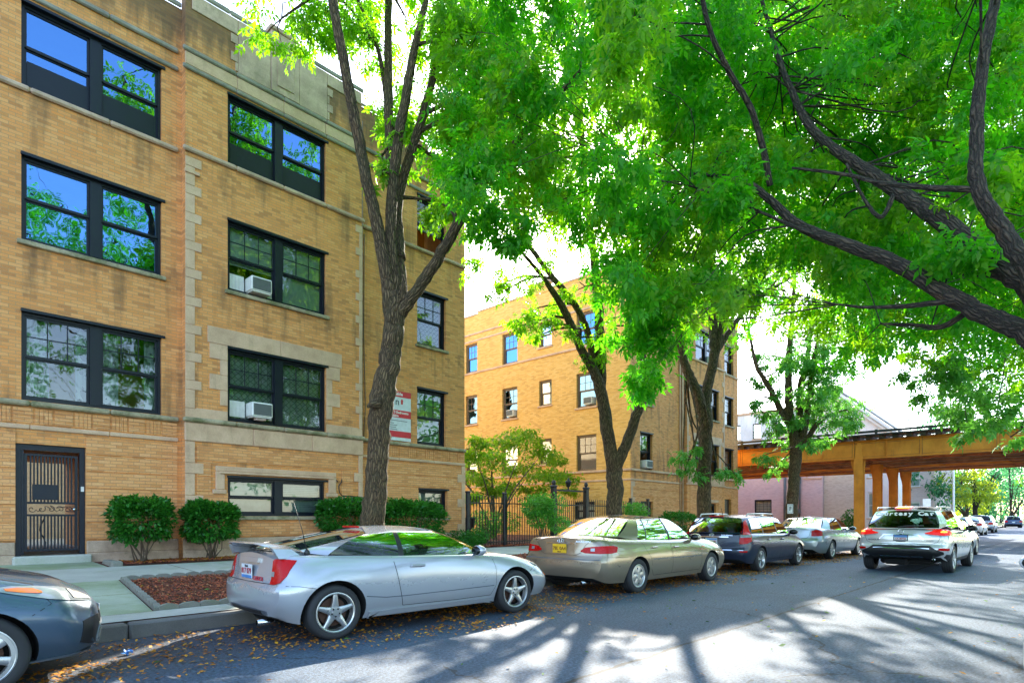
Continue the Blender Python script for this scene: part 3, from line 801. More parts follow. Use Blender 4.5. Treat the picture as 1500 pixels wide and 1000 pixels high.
b.build('quoins', MAT['stone'], B1); b = MB(); quoins(FB_, 4.855, 1, .88, 3.03, .36, .38, .20, .035); b.build('quoins', MAT['stone'], B1); b = MB(); quoins(FB_, 9.405, -1, .88, 3.03, .36, .27, .13, .035); b.build('quoins', MAT['stone'], B1); b = MB(); quoins(FL, XE + .008, -1, .88, 3.01, .40, .34, .16, .035)
# the little stone caps at the top of the left quoins
b.build('quoins', MAT['stone'], B1); b = MB(); FB_.bev(b, 4.845, 5.16, -.05, 0, 8.98, 9.06, .01); b.build('quoin_cap', MAT['stone'], B1); b = MB()
# first floor window surround of the bay
FB_.bev(b, 5.33, 7.05, -.022, 0, 5.32, 5.70, .008); FB_.bev(b, 7.056, 8.76, -.022, 0, 5.32, 5.70, .008)
for k in range(5):
    z = 3.57 + k * .35; w = .40 if k in (0, 2, 4) else .17
    if k: FB_.bev(b, 5.775 - w, 5.775, -.02, 0, z, z + .344, .006); FB_.bev(b, 8.305, 8.305 + w, -.02, 0, z, z + .344, .006)
FB_.bev(b, 5.09, 5.775, -.02, 0, 3.57, 3.79, .006); FB_.bev(b, 8.305, 9.26, -.02, 0, 3.57, 3.79, .006)
b.build('window_surround', MAT['stone'], B1); b = MB()
FB_.bev(b, 5.50, 8.58, -.05, 0, 2.40, 2.52, .015); FB_.bev(b, 5.58, 8.50, -.08, 0, 2.345, 2.40, .01)
for u0, u1 in ((5.50, 5.70), (8.36, 8.58)): FB_.bev(b, u0, u1, -.05, 0, 1.98, 2.398, .012); FB_.bev(b, u0 - .07, u1 + .03, -.075, 0, 1.88, 1.978, .012)
b.build('hood_mould', MAT['stone'], B1)
b = MB()                                     # limestone parapet panel with the raised block in the middle
FB_.bev(b, 6.02, 6.80, -.03, 0, 11.78, 13.015, .01); FB_.bev(b, 7.54, 8.32, -.03, 0, 11.78, 13.015, .01)
FB_.bev(b, 6.81, 7.53, -.05, .3, 11.78, 13.27, .012); FB_.bev(b, 6.95, 7.39, -.075, -.05, 11.95, 13.05, .012); FB_.bev(b, 6.77, 7.57, -.085, .32, 13.272, 13.39, .02)
FB_.bev(b, 5.0, 6.01, -.028, 0, 12.66, 13.014, .01); FB_.bev(b, 8.33, 9.36, -.028, 0, 12.70, 13.014, .01)
for k in range(4):
    FB_.bev(b, 6.01 - (.16 if k % 2 else .06), 6.012, -.026, 0, 11.80 + k * .21, 12.0 + k * .21, .006); FB_.bev(b, 8.328, 8.33 + (.16 if k % 2 else .06), -.026, 0, 11.80 + k * .21, 12.0 + k * .21, .006)
b.build('parapet_panel', MAT['stone_top'], B1)
# sides and back; the passage behind the gate stays open
b = MB()
b.quad((-7, YL, 0), (-7, 21, 0), (-7, 21, 12.7), (-7, YL, 12.7))
BK = Face('-y', 21.0); wall(b, BK, -7, 6.0, 0, 12.7, [(1.90, 3.9, .3, 2.85)], rev=.01)
b.quad((6, 21, 0), (6, 40, 0), (6, 40, 12.7), (6, 21, 12.7)); b.quad((6, 40, 0), (XE, 40, 0), (XE, 40, 12.7), (6, 40, 12.7))
FE = Face('+x', XE); wall(b, FE, YL, 40, 0, 12.7, [(y, y + 1.1, *f) for y in (17, 22, 27, 32, 36) for f in (F1, F2, F3)], rev=.15)
b.build('side_wall', MAT['bounce_pale'], B1)  # unseen faces, made pale to throw sun across the courtyard
b = MB(); b.quad((-7, YL + .3, 12.2), (6, YL + .3, 12.2), (6, 21, 12.2), (-7, 21, 12.2)); b.quad((6, YL + .3, 12.2), (XE, YL + .3, 12.2), (XE, 40, 12.2), (6, 40, 12.2)); b.build('roof', MAT['steel_dk'], B1)
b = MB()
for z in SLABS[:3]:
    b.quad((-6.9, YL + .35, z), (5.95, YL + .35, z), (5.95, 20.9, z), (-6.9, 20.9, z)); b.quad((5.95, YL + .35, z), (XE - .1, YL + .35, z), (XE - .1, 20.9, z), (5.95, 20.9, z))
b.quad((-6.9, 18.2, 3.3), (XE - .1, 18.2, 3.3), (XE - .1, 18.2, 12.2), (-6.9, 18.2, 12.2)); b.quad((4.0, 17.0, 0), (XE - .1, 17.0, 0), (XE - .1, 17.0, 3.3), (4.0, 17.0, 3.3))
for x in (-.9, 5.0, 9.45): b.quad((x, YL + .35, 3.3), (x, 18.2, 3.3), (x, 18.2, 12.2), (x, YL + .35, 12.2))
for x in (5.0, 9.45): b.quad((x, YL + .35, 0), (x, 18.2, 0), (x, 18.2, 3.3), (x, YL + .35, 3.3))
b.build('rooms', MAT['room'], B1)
b = MB(); b.quad((2.2, 17.2, 3.4), (4.9, 17.2, 3.4), (4.9, 17.2, 6.1), (2.2, 17.2, 6.1)); b.build('glow_partition', MAT['room_glow'], B1); b = MB(); b.quad((10.6, 16.6, 9.4), (13.3, 16.6, 9.4), (13.3, 16.6, 12.1), (10.6, 16.6, 12.1))
b.build('glow_partition', MAT['room_glow'], B1)  # both partitions carry the rooms' glow as colour, no lamp inside
b = MB()                                     # passage walls, floor and ceiling
b.quad((1.93, YL + .22, .3), (1.93, 21, .3), (1.93, 21, 2.9), (1.93, YL + .22, 2.9)); b.quad((3.11, YL + .22, .3), (3.9, 17.5, .3), (3.9, 17.5, 2.9), (3.11, YL + .22, 2.9)); b.quad((3.9, 17.5, .3), (3.9, 21, .3), (3.9, 21, 2.9), (3.9, 17.5, 2.9))
b.quad((1.93, YL + .22, 2.85), (3.9, YL + .22, 2.85), (3.9, 21, 2.85), (1.93, 21, 2.85))
b.build('passage_wall', MAT['brick_base'], B1)
b = MB(); b.quad((1.93, YL + .1, .585), (3.9, YL + .1, .585), (5.5, 27, .585), (1.93, 27, .585)); b.bevbox(1.90, 3.16, YL - .16, YL + .12, .35, .60, .03)
b.build('step', MAT['conc'], B1)
b = MB(); b.quad((-1, 27, .3), (6, 27, .3), (6, 27, 5.4), (-1, 27, 5.4)); b.build('yard_wall', MAT['brick_cream'], B1)
b = MB(); b.box(2.55, 2.75, 19.5, 19.8, .58, 2.3); b.build('yard_post', MAT['orangetile'], B1)
# windows
for f, mun, gm, cov, kw in ((F1, (3, 2), 'glass', ('curtains', 'curtains2'), dict(sill=False)), (F2, None, 'glass_hi', None, dict(rail=.52)), (F3, None, 'glass_hi', None, dict(sill=False, open_=.0))):
    window(B1, FL, 2.05, 4.47, *f, 2, mun, gm=gm, cover=cov, **kw)
    window(B1, FL, -2.6, -.2, *f, 2, mun, gm=gm, cover=cov, **kw)
for f, mun, gm, cov, kw in ((F1, (3, 2), 'glass', ('full', 'drape'), dict(sill=False)), (F2, (3, 2), 'glass', ('half', 'shade'), {}), (F3, None, 'glass_hi', None, dict(sill=False))):
    window(B1, FB_, 5.78, 8.30, *f, 2, mun, gm=gm, cover=cov, **kw)
window(B1, FB_, 5.78, 8.28, *FB, 2, None, cover=('shade', 'blind'), covm='blind')
for f, cov, sl, op in ((F1, 'shade', False, None), (F2, 'full', True, None), (F3, None, False, .75)):
    window(B1, FL, 11.50, 12.66, *f, 1, (3, 2), cover=cov, sill=sl, open_=op, covm='blind', dep=.13)
window(B1, FL, 11.54, 12.70, 1.34, 2.22, 1, None, cover='blind', dep=.13)
# insect screens / dark lower sashes of the top floor
for F, a, c in ((FL, 2.05, 4.47), (FB_, 5.78, 8.30)):
    b = MB(); m_ = (a + c) / 2
    for p, q in ((a + .10, m_ - .14), (m_ + .14, c - .10)): b.quad(F.p(p, .131, 9.65), F.p(q, .131, 9.65), F.p(q, .131, 10.14), F.p(p, .131, 10.14))
    b.build('window_screen', MAT['frame'], B1)
# downpipe and cables in the corner right of the bay, iron bracket
b = MB(); b.tube([(9.50, YL - .06, 12.4), (9.50, YL - .06, 3.6)], .035, 8); b.tube([(9.62, YL - .02, 9.3), (9.60, YL - .02, 6.5), (9.66, YL - .02, 4.4), (9.6, YL - .02, 3.6)], .012, 5)
b.build('downpipe', MAT['frame_tan'], B1)
b = MB(); b.tube([(8.75, YB - .03, 2.36), (8.72, YB - .06, 2.28), (8.64, YB - .06, 2.18), (8.66, YB - .06, 2.0), (8.75, YB - .05, 1.92), (9.38, YB - .03, 1.90)], .014, 6); b.tube([(8.56, YB - .03, 2.35), (8.62, YB - .06, 2.28)], .012, 6)
b.build('wall_bracket', MAT['iron'], B1)
# the gate
g0, g1 = 1.965, 3.075; gy = YL + .10
t = MB()
for a, c in ((g0, g0 + .09), (g1 - .09, g1)): t.box(a, c, gy - .03, gy + .06, .60, 2.745)
t.box(g0 + .09, g1 - .09, gy - .03, gy + .06, 2.64, 2.745)
gate = t.build('gate', MAT['gate'], B1)
t = MB(); a, c = g0 + .14, g1 - .12
for p, q in ((a, a + .045), (c - .045, c)): t.box(p, q, gy - .02, gy + .02, .68, 2.57)
for z in (.68, 2.53, 1.60, 1.36): t.box(a + .045, c - .045, gy - .02, gy + .02, z, z + .042)
n = 14
for k in range(1, n):
    u = a + .045 + (c - a - .09) * k / n
    t.box(u - .013, u + .013, gy - .012, gy + .012, .72, 1.36); t.box(u - .013, u + .013, gy - .012, gy + .012, 1.642, 2.53)
t.box(g0 + .095, g0 + .135, gy - .02, gy + .02, .62, 2.63)
for k in range(5):                                                   # scrollwork between the rails
    cx = a + .12 + k * .15
    pts = [(cx + (.012 + .0052 * j) * math.cos(j * .55 + k), gy, 1.50 + (.012 + .0052 * j) * math.sin(j * .55 + k)) for j in range(12)]
    t.tube(pts, .007, 5); t.tube([pts[-1], (cx + .09, gy, 1.50 + (.05 if k % 2 else -.05)), (cx + .15, gy, 1.5)], .007, 5)
t.build('gate_leaf', MAT['gate'], gate)
t = MB(); t.box(a + .12, a + .52, gy - .05, gy - .022, 1.68, 1.98); t.build('metal_panel', MAT['gate'], gate)
t = MB(); t.lathe([(0, 0), (.03, .0), (.034, -.02), (.02, -.045), (.0, -.05)], 12, 'y', (c - .06, gy - .02, 1.50)); t.build('handle', MAT['chrome'], gate)
t = MB(); t.box(g1 - .07, g1 - .02, gy - .06, gy - .031, 1.86, 1.96); t.build('doorbell', MAT['white_plastic'], gate)
t = MB(); t.tube([(2.62 + .05 * math.sin(k * .9), 16.2, .62 + k * .09) for k in range(9)], .014, 5); t.build('hose', MAT['black'], B1)

# air conditioners of the near building
ac_unit(FB_, 6.50, 6.72, 'white window air conditioner in the middle floor window above the stone framed window', panel=((5.86, 6.22), (6.78, 6.94)))
ac_unit(FB_, 6.52, 3.74, 'white window air conditioner propped on a brick in the stone framed window', panel=((5.86, 6.24), (6.80, 6.94)), brick=True)

# letting board on the wall: red and white
sg = thing('letting_sign', 'red and white letting board on the brick wall right of the near tree trunk', 'sign', (10.75, YL - .02, 3.6))
sx0, sx1, sz0, sz1 = 10.22, 11.22, 3.60, 5.06
b = MB(); b.box(sx0, sx1, YL - .055, YL - .025, sz0, sz1); b.build('board', MAT['sign_white'], sg)
b = MB()
for z0, z1 in ((sz1 - .17, sz1), (4.28, 4.50), (3.70, 3.88)): b.box(sx0, sx1, YL - .061, YL - .0555, z0, z1)
b.box(10.86, 10.92, YL - .061, YL - .0555, 4.68, 4.78); b.prism([(10.84, 4.78), (10.94, 4.78), (10.89, 4.84)], YL - .061, YL - .0555)
b.build('red_band', MAT['sign_red'], sg)
b = MB()
for z, w in ((4.18, .66), (4.10, .18), (4.04, .30), (3.98, .26), (3.92, .30)): b.box(10.42, 10.42 + w, YL - .061, YL - .0555, z, z + .014)
b.build('fine_print', MAT['ink_dk'], sg)
def text(body, name, mat, size, M, parent, ext=.002, bold=.0, align='CENTER', sx=1.0):
    cu = bpy.data.curves.new(name, 'FONT'); cu.body = body; cu.size = size; cu.extrude = ext; cu.offset = bold; cu.align_x = align; cu.align_y = 'CENTER'; cu.resolution_u = 2
    o = bpy.data.objects.new(name, cu); COL.objects.link(o)
    dg = bpy.context.evaluated_depsgraph_get(); dg.update()
    me = bpy.data.meshes.new_from_object(o.evaluated_get(dg)); bpy.data.objects.remove(o); bpy.data.curves.remove(cu)
    me.transform(M @ Matrix.Diagonal((sx, 1, 1, 1))); me.materials.clear(); me.materials.append(MAT[mat])
    ob = bpy.data.objects.new(name, me); return link(ob, parent)
def front_text(body, name, mat, size, x, y, z, parent, **kw):
    o = Vector((0, 0, 0)); r = parent
    while r is not None: o += ORG.get(r, Vector((0, 0, 0))); r = r.parent
    M = Matrix.Translation(Vector((x, y, z)) - o) @ Matrix.Rotation(R(90), 4, 'X')
    return text(body, name, mat, size, M, parent, **kw)
front_text('Available', 'lettering', 'white', .13, 10.68, YL - .064, 4.975, sg, bold=.003)
front_text('n', 'lettering', 'ink_dk', .30, 10.72, YL - .064, 4.74, sg)
front_text('1, 2 & 3 Bedrooms', 'lettering', 'white', .105, 10.72, YL - .064, 4.43, sg, bold=.002)
front_text('Available', 'lettering', 'white', .09, 10.60, YL - .064, 4.33, sg, bold=.002)

# ---------------- the second building, beyond the courtyard
B2 = thing('apartment_building', 'golden brick apartment building beyond the fenced courtyard, next to the railway bridge', 'building', (29, 14.9, .4))
CX2, XE2, Y2 = 23.6, 35.35, 14.75
G2, GB2, S2 = Face('-y', Y2), Face('-y', Y2 - .25), Face('-x', CX2)
wl2 = [(24.42, 25.52, *f) for f in (F1, F2, F3)]; wb2 = [(29.45, 32.2, *f) for f in (F1, F2, F3)]; wr2 = [(33.35, 34.72, *f) for f in (F1, F2, F3)]
b = MB()
wall(b, G2, CX2, 28.5, 0, 12.7, wl2 + [(24.42, 25.55, 1.2, 2.1)], rev=.25); wall(b, GB2, 28.5, 32.95, 0, 13.0, wb2 + [(29.9, 31.9, 1.3, 2.1)], rev=.25); wall(b, G2, 32.95, XE2, 0, 12.7, wr2 + [(33.5, 34.4, .5, 2.4)], rev=.25)
for u in (28.5, 32.95): b.quad((u, Y2 - .25, 0), (u, Y2, 0), (u, Y2, 13), (u, Y2 - .25, 13))
b.build('wall', MAT['brick'], B2)
big = [(y0, y1) for y0, y1 in ((16.62, 17.78), (21.68, 22.78), (24.75, 25.7), (28.5, 29.6), (32, 33.1))]
ops = [(a, c, *f) for a, c in big for f in (F1, F2, F3)] + [(19.34, 20.16, z, z + 1.28) for z in (4.05, 7.02, 10.0)] + [(16.7, 17.9, 1.25, 2.1)]
b = MB(); wall(b, S2, Y2, 40, 0, 12.75, ops, rev=.2)
S2.box(b, 19.55, 20.85, -.03, .3, 12.75, 13.25); S2.box(b, 15.0, 24.7, .0, .3, 12.75, 12.86)
b.build('side_wall', MAT['brick_side'], B2)
b = MB()
for k, (F, a, c) in enumerate(((S2, Y2 - .05, 40), (G2, CX2 - .05, 28.46), (GB2, 28.4, 33.05), (G2, 33.06, XE2 + .03))):
    for z0, z1, pr in ((3.46, 3.565, .08), (9.455, 9.565, .06), (3.02, 3.11, .04), (11.27, 11.37, .04), (11.66, 11.76, .05)): F.bev(b, a, c, -pr, 0, z0, z1, .015)
b.build('string_course', MAT['stone'], B2)
b = MB()
G2.bev(b, CX2 - .04, 28.46, -.05, .3, 12.7, 12.8); GB2.bev(b, 28.4, 33.05, -.05, .3, 13.0, 13.12); G2.bev(b, 33.06, XE2 + .03, -.05, .3, 12.7, 12.8); S2.bev(b, 15.05, 19.5, -.04, .3, 12.86, 12.95); S2.bev(b, 20.9, 24.7, -.04, .3, 12.86, 12.95); S2.bev(b, 24.72, 40, -.04, .3, 12.752, 12.83); S2.bev(b, 19.5, 20.9, -.06, .32, 13.25, 13.36)
b.build('coping', MAT['stone_top'], B2)
b = MB()
quoins(GB2, 28.49, 1, 3.57, 9.44, .42, .34, .16); b.build('quoins', MAT['stone'], B2); b = MB(); quoins(GB2, 32.96, -1, 3.57, 9.44, .42, .34, .16); b.build('quoins', MAT['stone'], B2); b = MB(); quoins(G2, CX2 - .005, 1, .6, 3.01, .36, .34, .18, .03); b.build('quoins', MAT['stone'], B2); b = MB()
GB2.bev(b, 29.1, 32.6, -.02, 0, 5.32, 5.72, .008); GB2.bev(b, 29.15, 29.44, -.02, 0, 3.57, 5.31, .008); GB2.bev(b, 32.21, 32.5, -.02, 0, 3.57, 5.31, .008); GB2.bev(b, 28.55, 32.9, -.03, 0, 3.115, 3.455, .008)
GB2.bev(b, 29.7, 32.1, -.05, 0, 2.15, 2.3, .01); b.build('stone_trim', MAT['stone'], B2)
b = MB(); bands(b, G2, CX2 - .02, 28.44, .6, 2.98, [(24.42, 25.55, 1.2, 2.1)]); bands(b, GB2, 28.8, 32.6, .6, 2.98, [(29.7, 32.1, 1.3, 2.3)]); bands(b, G2, 33.0, XE2 + .02, .6, 2.98, [(33.5, 34.4, .5, 2.4)]); b.build('base_courses', MAT['brick_base'], B2)
b = MB(); bands(b, S2, Y2 + .02, 40, .6, 2.98, [(16.7, 17.9, 1.25, 2.1)]); b.build('base_courses', MAT['brick_side'], B2)
b = MB(); b.quad((XE2, Y2, 0), (XE2, 40, 0), (XE2, 40, 12.7), (XE2, Y2, 12.7)); b.quad((CX2, 40, 0), (XE2, 40, 0), (XE2, 40, 12.7), (CX2, 40, 12.7)); b.build('side_wall', MAT['brick_side'], B2)
b = MB(); b.quad((CX2, Y2 + .3, 12.3), (XE2, Y2 + .3, 12.3), (XE2, 40, 12.3), (CX2, 40, 12.3)); b.build('roof', MAT['steel_dk'], B2)
b = MB()
for z in SLABS[:3]: b.quad((CX2 + .3, Y2 + .35, z), (XE2 - .1, Y2 + .35, z), (XE2 - .1, 39.8, z), (CX2 + .3, 39.8, z))
b.quad((26.6, 18, 0), (26.6, 39.8, 0), (26.6, 39.8, 12.2), (26.6, 18, 12.2)); b.quad((26.6, 18, 0), (XE2 - .1, 18, 0), (XE2 - .1, 18, 12.2), (26.6, 18, 12.2)); b.build('rooms', MAT['room'], B2)
for f in (F1, F2, F3):
    window(B2, G2, 24.42, 25.52, *f, 1, (3, 2), cover=None, sill=f is F2, dep=.14)
    window(B2, GB2, 29.45, 32.2, *f, 2, (3, 2), cover=('half', None), sill=f is F2, dep=.14)
    window(B2, G2, 33.35, 34.72, *f, 1, (3, 2), cover='shade' if f is F1 else None, sill=f is not F1, dep=.14)
    for i, (a, c) in enumerate(big): window(B2, S2, a, c, *f, 1, (3, 2), fm='frame_tan', gm='glass' if f is F1 else 'glass_hi', cover='shade' if not (i == 0 and f is F1) else None, sill=f is F2, header=False, dep=.13, pm='stone', covm='blind')
for z in (4.05, 7.02, 10.0): window(B2, S2, 19.34, 20.16, z, z + 1.28, 1, None, fm='frame_tan', gm='glass', cover='shade', header=False, dep=.13, pm='stone')
window(B2, S2, 16.7, 17.9, 1.25, 2.1, 1, None, header=False, dep=.13, cover='blind')
window(B2, G2, 24.42, 25.55, 1.2, 2.1, 1, None, cover='blind', dep=.14, header=False); window(B2, GB2, 29.9, 31.9, 1.3, 2.1, 2, None, cover=('blind', None), dep=.14, header=False)
b = MB(); G2.box(b, 33.52, 34.38, .12, .17, .52, 2.39); b.build('door', MAT['iron'], B2)
b = MB(); b.tube([(28.38, Y2 - .07, 12.4), (28.38, Y2 - .07, .5)], .06, 8); b.tube([(28.15, Y2 - .05, 11), (28.15, Y2 - .05, .5)], .035, 8); b.build('downpipe', MAT['stone'], B2)
ac_unit(S2, 17.0, 6.72, 'white air conditioner in the lit side wall of the far building, nearer its front corner', panel=((16.72, 16.74),))
ac_unit(S2, 22.05, 6.72, 'white air conditioner in the lit side wall of the far building, deeper into the courtyard')
ac_unit(G2, 24.95, 3.66, 'white air conditioner at the first floor front window between two trunks', w=.55)
ac_unit(GB2, 31.3, 9.68, 'white air conditioner in the top floor bay window of the far building')
# ------------------------------------------------------------------ elevated railway bridge across the street
BR = thing('railway_bridge', 'rusty orange steel railway bridge on columns crossing the street', 'bridge', (43, 8.7, 0))
BX = [37.0, 38.9, 41.1, 43.0, 45.3, 47.2, 49.4]
for i, x in enumerate(BX):
    b = MB()
    fas = i in (0, len(BX) - 1)
    z0, z1 = 4.50, 5.50
    y0, y1 = -26.0, 44.0
    b.box(x - .02, x + .02, y0, y1, z0 + .03, z1 - .03)
    b.box(x - .19, x + .19, y0, y1, z0, z0 + .03); b.box(x - .19, x + .19, y0, y1, z1 - .03, z1)
    b.box(x - .10, x + .10, y0, y1, z0 + .03, z0 + .055)
    y = y0 + .9; k = 0
    while y < y1:
        w = .075 if k % 2 else .04
        for s in (-1, 1):
            b.box(x + s * .02, x + s * w, y - .012, y + .012, z0 + .057, z1 - .032)
            if fas and 0 < y < 17: b.box(x + s * .02, x + s * .03, y - .06, y + .06, z0 + .057, z1 - .032)
        y += 1.55; k += 1
    if i == 0:
        for yy in np.arange(1.0, 16.5, .155):                        # rivet heads
            for z in (z0 + .10, z1 - .09): b.obox(Matrix.Translation((x - .028, yy, z)), .02, .035, .035)
        yy = y0 + .9
        while yy < 17:
            if yy > 0:
                for z in np.arange(z0 + .2, z1 - .15, .13):
                    for s in (-.035, .035): b.obox(Matrix.Translation((x - .036, yy + s, z)), .016, .026, .026)
            yy += 1.55
    if i == 0:
        j_ = MB(); y = y0 + .9; k = 0
        while y < 17:
            if y > 0 and k % 2 == 0: j_.box(x - .0365, x - .031, y - .07, y - .045, z0 + .06, z1 - .035); j_.box(x - .0365, x - .031, y + .045, y + .07, z0 + .06, z1 - .035)
            y += 1.55; k += 1
        j_.box(x - .0265, x - .0205, .5, 16.9, z1 - .16, z1 - .135); j_.box(x - .0265, x - .0205, .5, 16.9, z0 + .12, z0 + .14); j_.build('plate_joint', MAT['steel_rust'], BR)
    b.build('girder', MAT['steel_or' if i in (0, 4, 6) else 'steel_rust'], BR)
b = MB()                                     # cross frames and diagonal laterals
for y in np.arange(-25, 44, 3.1):
    b.box(37.05, 49.35, y - .05, y + .05, 5.12, 5.24); b.box(37.05, 49.35, y - .04, y + .04, 4.62, 4.70)
for j, y in enumerate(np.arange(-25, 40, 6.2)):
    for i in range(len(BX) - 1):
        a, c = (BX[i], y + (0 if i % 2 else 3.1), 4.56), (BX[i + 1], y + (3.1 if i % 2 else 0), 4.56)
        b.tube([a, c], .045, 4, smooth=False)
b.build('cross_bracing', MAT['steel_rust'], BR)
b = MB()
for k, y in enumerate(np.arange(-26, 44, .62)):
    l = random.uniform(-.05, .06)
    b.box(36.62 + l, 49.8 + l, y, y + .24, 5.504, 5.70)
b.build('track_tie', MAT['tie'], BR)
b = MB()
for x in (36.72, 49.6):
    b.box(x - .05, x + .05, -26, 44, 5.86, 5.98); b.box(x - .04, x + .04, -26, 44, 5.704, 5.80)
    for y in np.arange(-25.8, 44, 2.4): b.box(x - .06, x + .06, y, y + .11, 5.702, 6.02)
b.box(36.5, 37.2, -26, 44, 5.702, 5.735)
for x in (38.0, 39.5, 41.4, 42.9, 44.6, 46.1, 47.6, 49.0): b.box(x - .035, x + .035, -26, 44, 5.702, 5.84)
b.build('guard_rail', MAT['steel_dk'], BR)
for i, x in enumerate((37.0, 41.1, 45.3, 49.4)):
    for y in (8.72,):
        b = MB()
        b.box(x - .20, x + .20, y - .02, y + .02, 0.25, 4.25); b.box(x - .22, x - .18, y - .22, y + .22, .25, 4.495); b.box(x + .18, x + .22, y - .22, y + .22, .25, 4.495)
        b.box(x - .235, x - .222, y - .08, y + .08, .3, 4.4); b.box(x - .38, x + .38, y - .38, y + .38, .0, .27)
        for z in np.arange(.5, 4.4, .16):
            for s in (-.15, .15): b.obox(Matrix.Translation((x - .225, y + s, z)), .015, .03, .03)
        c = b.build('column', MAT['steel_or'], BR)
        b = MB()
        for s, e in ((-1, .20), (1, .50)):
            prof = [(y + s * .22, 3.4), (y + s * .22, 4.49), (y + s * (.22 + .38 * e), 4.49), (y + s * (.22 + .33 * e), 4.2), (y + s * (.22 + .16 * e), 3.9)]
            b.prism(prof if s > 0 else prof[::-1], x - .03, x + .03, 'x')
        b.prism([(y - .22, 4.5), (y + .22, 4.5), (y + .10, 5.4), (y - .10, 5.4)], x - .09, x - .06, 'x')
        b.build('bracket', MAT['steel_or'], c)

# ------------------------------------------------------------------ buildings beyond the bridge
B3 = thing('brick_building', 'long pinkish brick wall with pipes, seen under the railway bridge', 'building', (55, 18, .3))
F3_ = Face('-x', 55.0)
b = MB(); w3 = (19.9, 21.4, .75, 2.95); w3b = (24, 25.4, .75, 2.95)
wall(b, F3_, 15.7, 34, 0, 6.4, [w3, w3b], rev=.2); b.quad((55, 15.7, 0), (62, 15.7, 0), (62, 15.7, 6.4), (55, 15.7, 6.4)); b.build('wall', MAT['brick_pink'], B3)
b = MB(); F3_.bev(b, 15.6, 34, -.08, .3, 6.4, 6.56); b.build('coping', MAT['stone'], B3)
b = MB(); b.quad((55, 15.7, 6.2), (62, 15.7, 6.2), (62, 34, 6.2), (55, 34, 6.2)); b.build('roof', MAT['steel_dk'], B3)
for w in (w3, w3b): window(B3, F3_, *w, 1, (4, 4), fm='frame', gm='glass', cover='shade', header=False, pm='stone')
b = MB()
for y in (18.05, 17.75, 17.5):
    b.tube([(54.9, y, .4), (54.9, y, 4.9), (54.92, y + .1, 5.2)], .07, 8)
b.bevbox(54.72, 54.98, 17.4, 18.2, 4.25, 5.0, .03); b.bevbox(54.78, 54.98, 17.45, 18.1, 1.7, 2.1, .03); b.tube([(54.93, 18.75, .3), (54.93, 18.75, 6.3)], .11, 8)
b.build('pipe', MAT['grille'], B3)
b = MB(); b.box(54.93, 54.98, 15.75, 17.2, 4.6, 4.7); b.box(54.93, 54.98, 16.9, 17.0, 4.702, 6.3); b.build('trim', MAT['stone'], B3)
B4 = thing('brick_building', 'cream brick wall standing between the pink brick wall and the white house', 'building', (55.6, 14.4, .3))
F4 = Face('-x', 55.25)
b = MB(); wall(b, F4, 13.4, 15.68, 0, 6.0, []); b.quad((55.25, 13.4, 0), (62, 13.4, 0), (62, 13.4, 6), (55.25, 13.4, 6)); b.build('wall', MAT['brick_cream'], B4)
b = MB(); F4.bev(b, 13.36, 15.68, -.06, .3, 6.0, 6.12); F4.bev(b, 13.4, 15.68, -.10, 0, 0, 1.3); b.build('coping', MAT['stone'], B4)
# white gabled house
B5 = thing('white_house', 'white house with a broad gable roof rising behind the railway bridge', 'house', (57, 9.5, .3))
F5 = Face('-x', 56.0)
b = MB(); ow = [(11.9, 12.6, 1.3, 3.4), (10.3, 10.95, 1.3, 3.4), (11.9, 12.6, 4.6, 6.4), (10.3, 10.95, 4.6, 6.4)]
wall(b, F5, 10.5, 20.5, 0, 8.0, [o for o in ow if o[0] > 11], rev=.15)
b.add([(56, 10.5, 8.0), (56, 20.5, 8.0), (56, 14.85, 11.9)], [(0, 1, 2)])
b.quad((56, 10.5, 0), (59, 10.5, 0), (59, 10.5, 8), (56, 10.5, 8)); b.build('wall', MAT['plaster'], B5)
b = MB()
for s, yo in ((1, 20.9), (-1, 10.1)):
    v = [(55.5, 14.85, 12.05), (59.5, 14.85, 12.05), (59.5, yo, 7.86), (55.5, yo, 7.86)]
    w_ = [(x, y, z + .16) for x, y, z in v]; b.add(v + w_, [(0, 1, 2, 3), (7, 6, 5, 4), (0, 3, 7, 4), (1, 0, 4, 5), (2, 1, 5, 6), (3, 2, 6, 7)])
rf = b.build('roof', MAT['grille'], B5)
b = MB()
for s, yo in ((1, 20.9), (-1, 10.1)):
    for o_, t_ in ((0, .30), (.34, .22)):
        d = Vector((0, yo - 14.85, 7.86 - 12.05)); 
        p, q = Vector((55.46 + o_ * .6, 14.85, 12.03 - o_ * 1.2)), Vector((55.46 + o_ * .6, yo, 7.84 - o_ * 1.2))
        b.add([p, q, q - Vector((0, 0, t_)), p - Vector((0, 0, t_)), p + Vector((.1, 0, 0)), q + Vector((.1, 0, 0)), q + Vector((.1, 0, -t_)), p + Vector((.1, 0, -t_))], [(0, 1, 2, 3), (7, 6, 5, 4), (0, 4, 5, 1), (3, 2, 6, 7), (0, 3, 7, 4), (1, 5, 6, 2)])
b.build('verge_board', MAT['frame_white'], rf)
for w in [o for o in ow if o[0] > 11]: window(B5, F5, *w, 1, None, fm='frame_white', gm='glass', cover='shade', header=False, pm='stone')
B6 = thing('pale_building', 'tall pale building with small windows rising behind the bridge beside the yellow brick building', 'building', (66, 25, .3))
F6 = Face('-x', 64.0); ow = [(y, y + .9, z, z + 1.6) for y in (21.6, 24.2, 26.4) for z in (5.5, 9.6)]
b = MB(); wall(b, F6, 20.0, 36, 0, 12.2, ow, rev=.2); b.quad((64, 20, 0), (80, 20, 0), (80, 20, 12.2), (64, 20, 12.2)); b.build('wall', MAT['plaster'], B6)
b = MB(); F6.bev(b, 19.9, 36, -.12, .3, 12.2, 12.45); b.build('coping', MAT['stone'], B6)
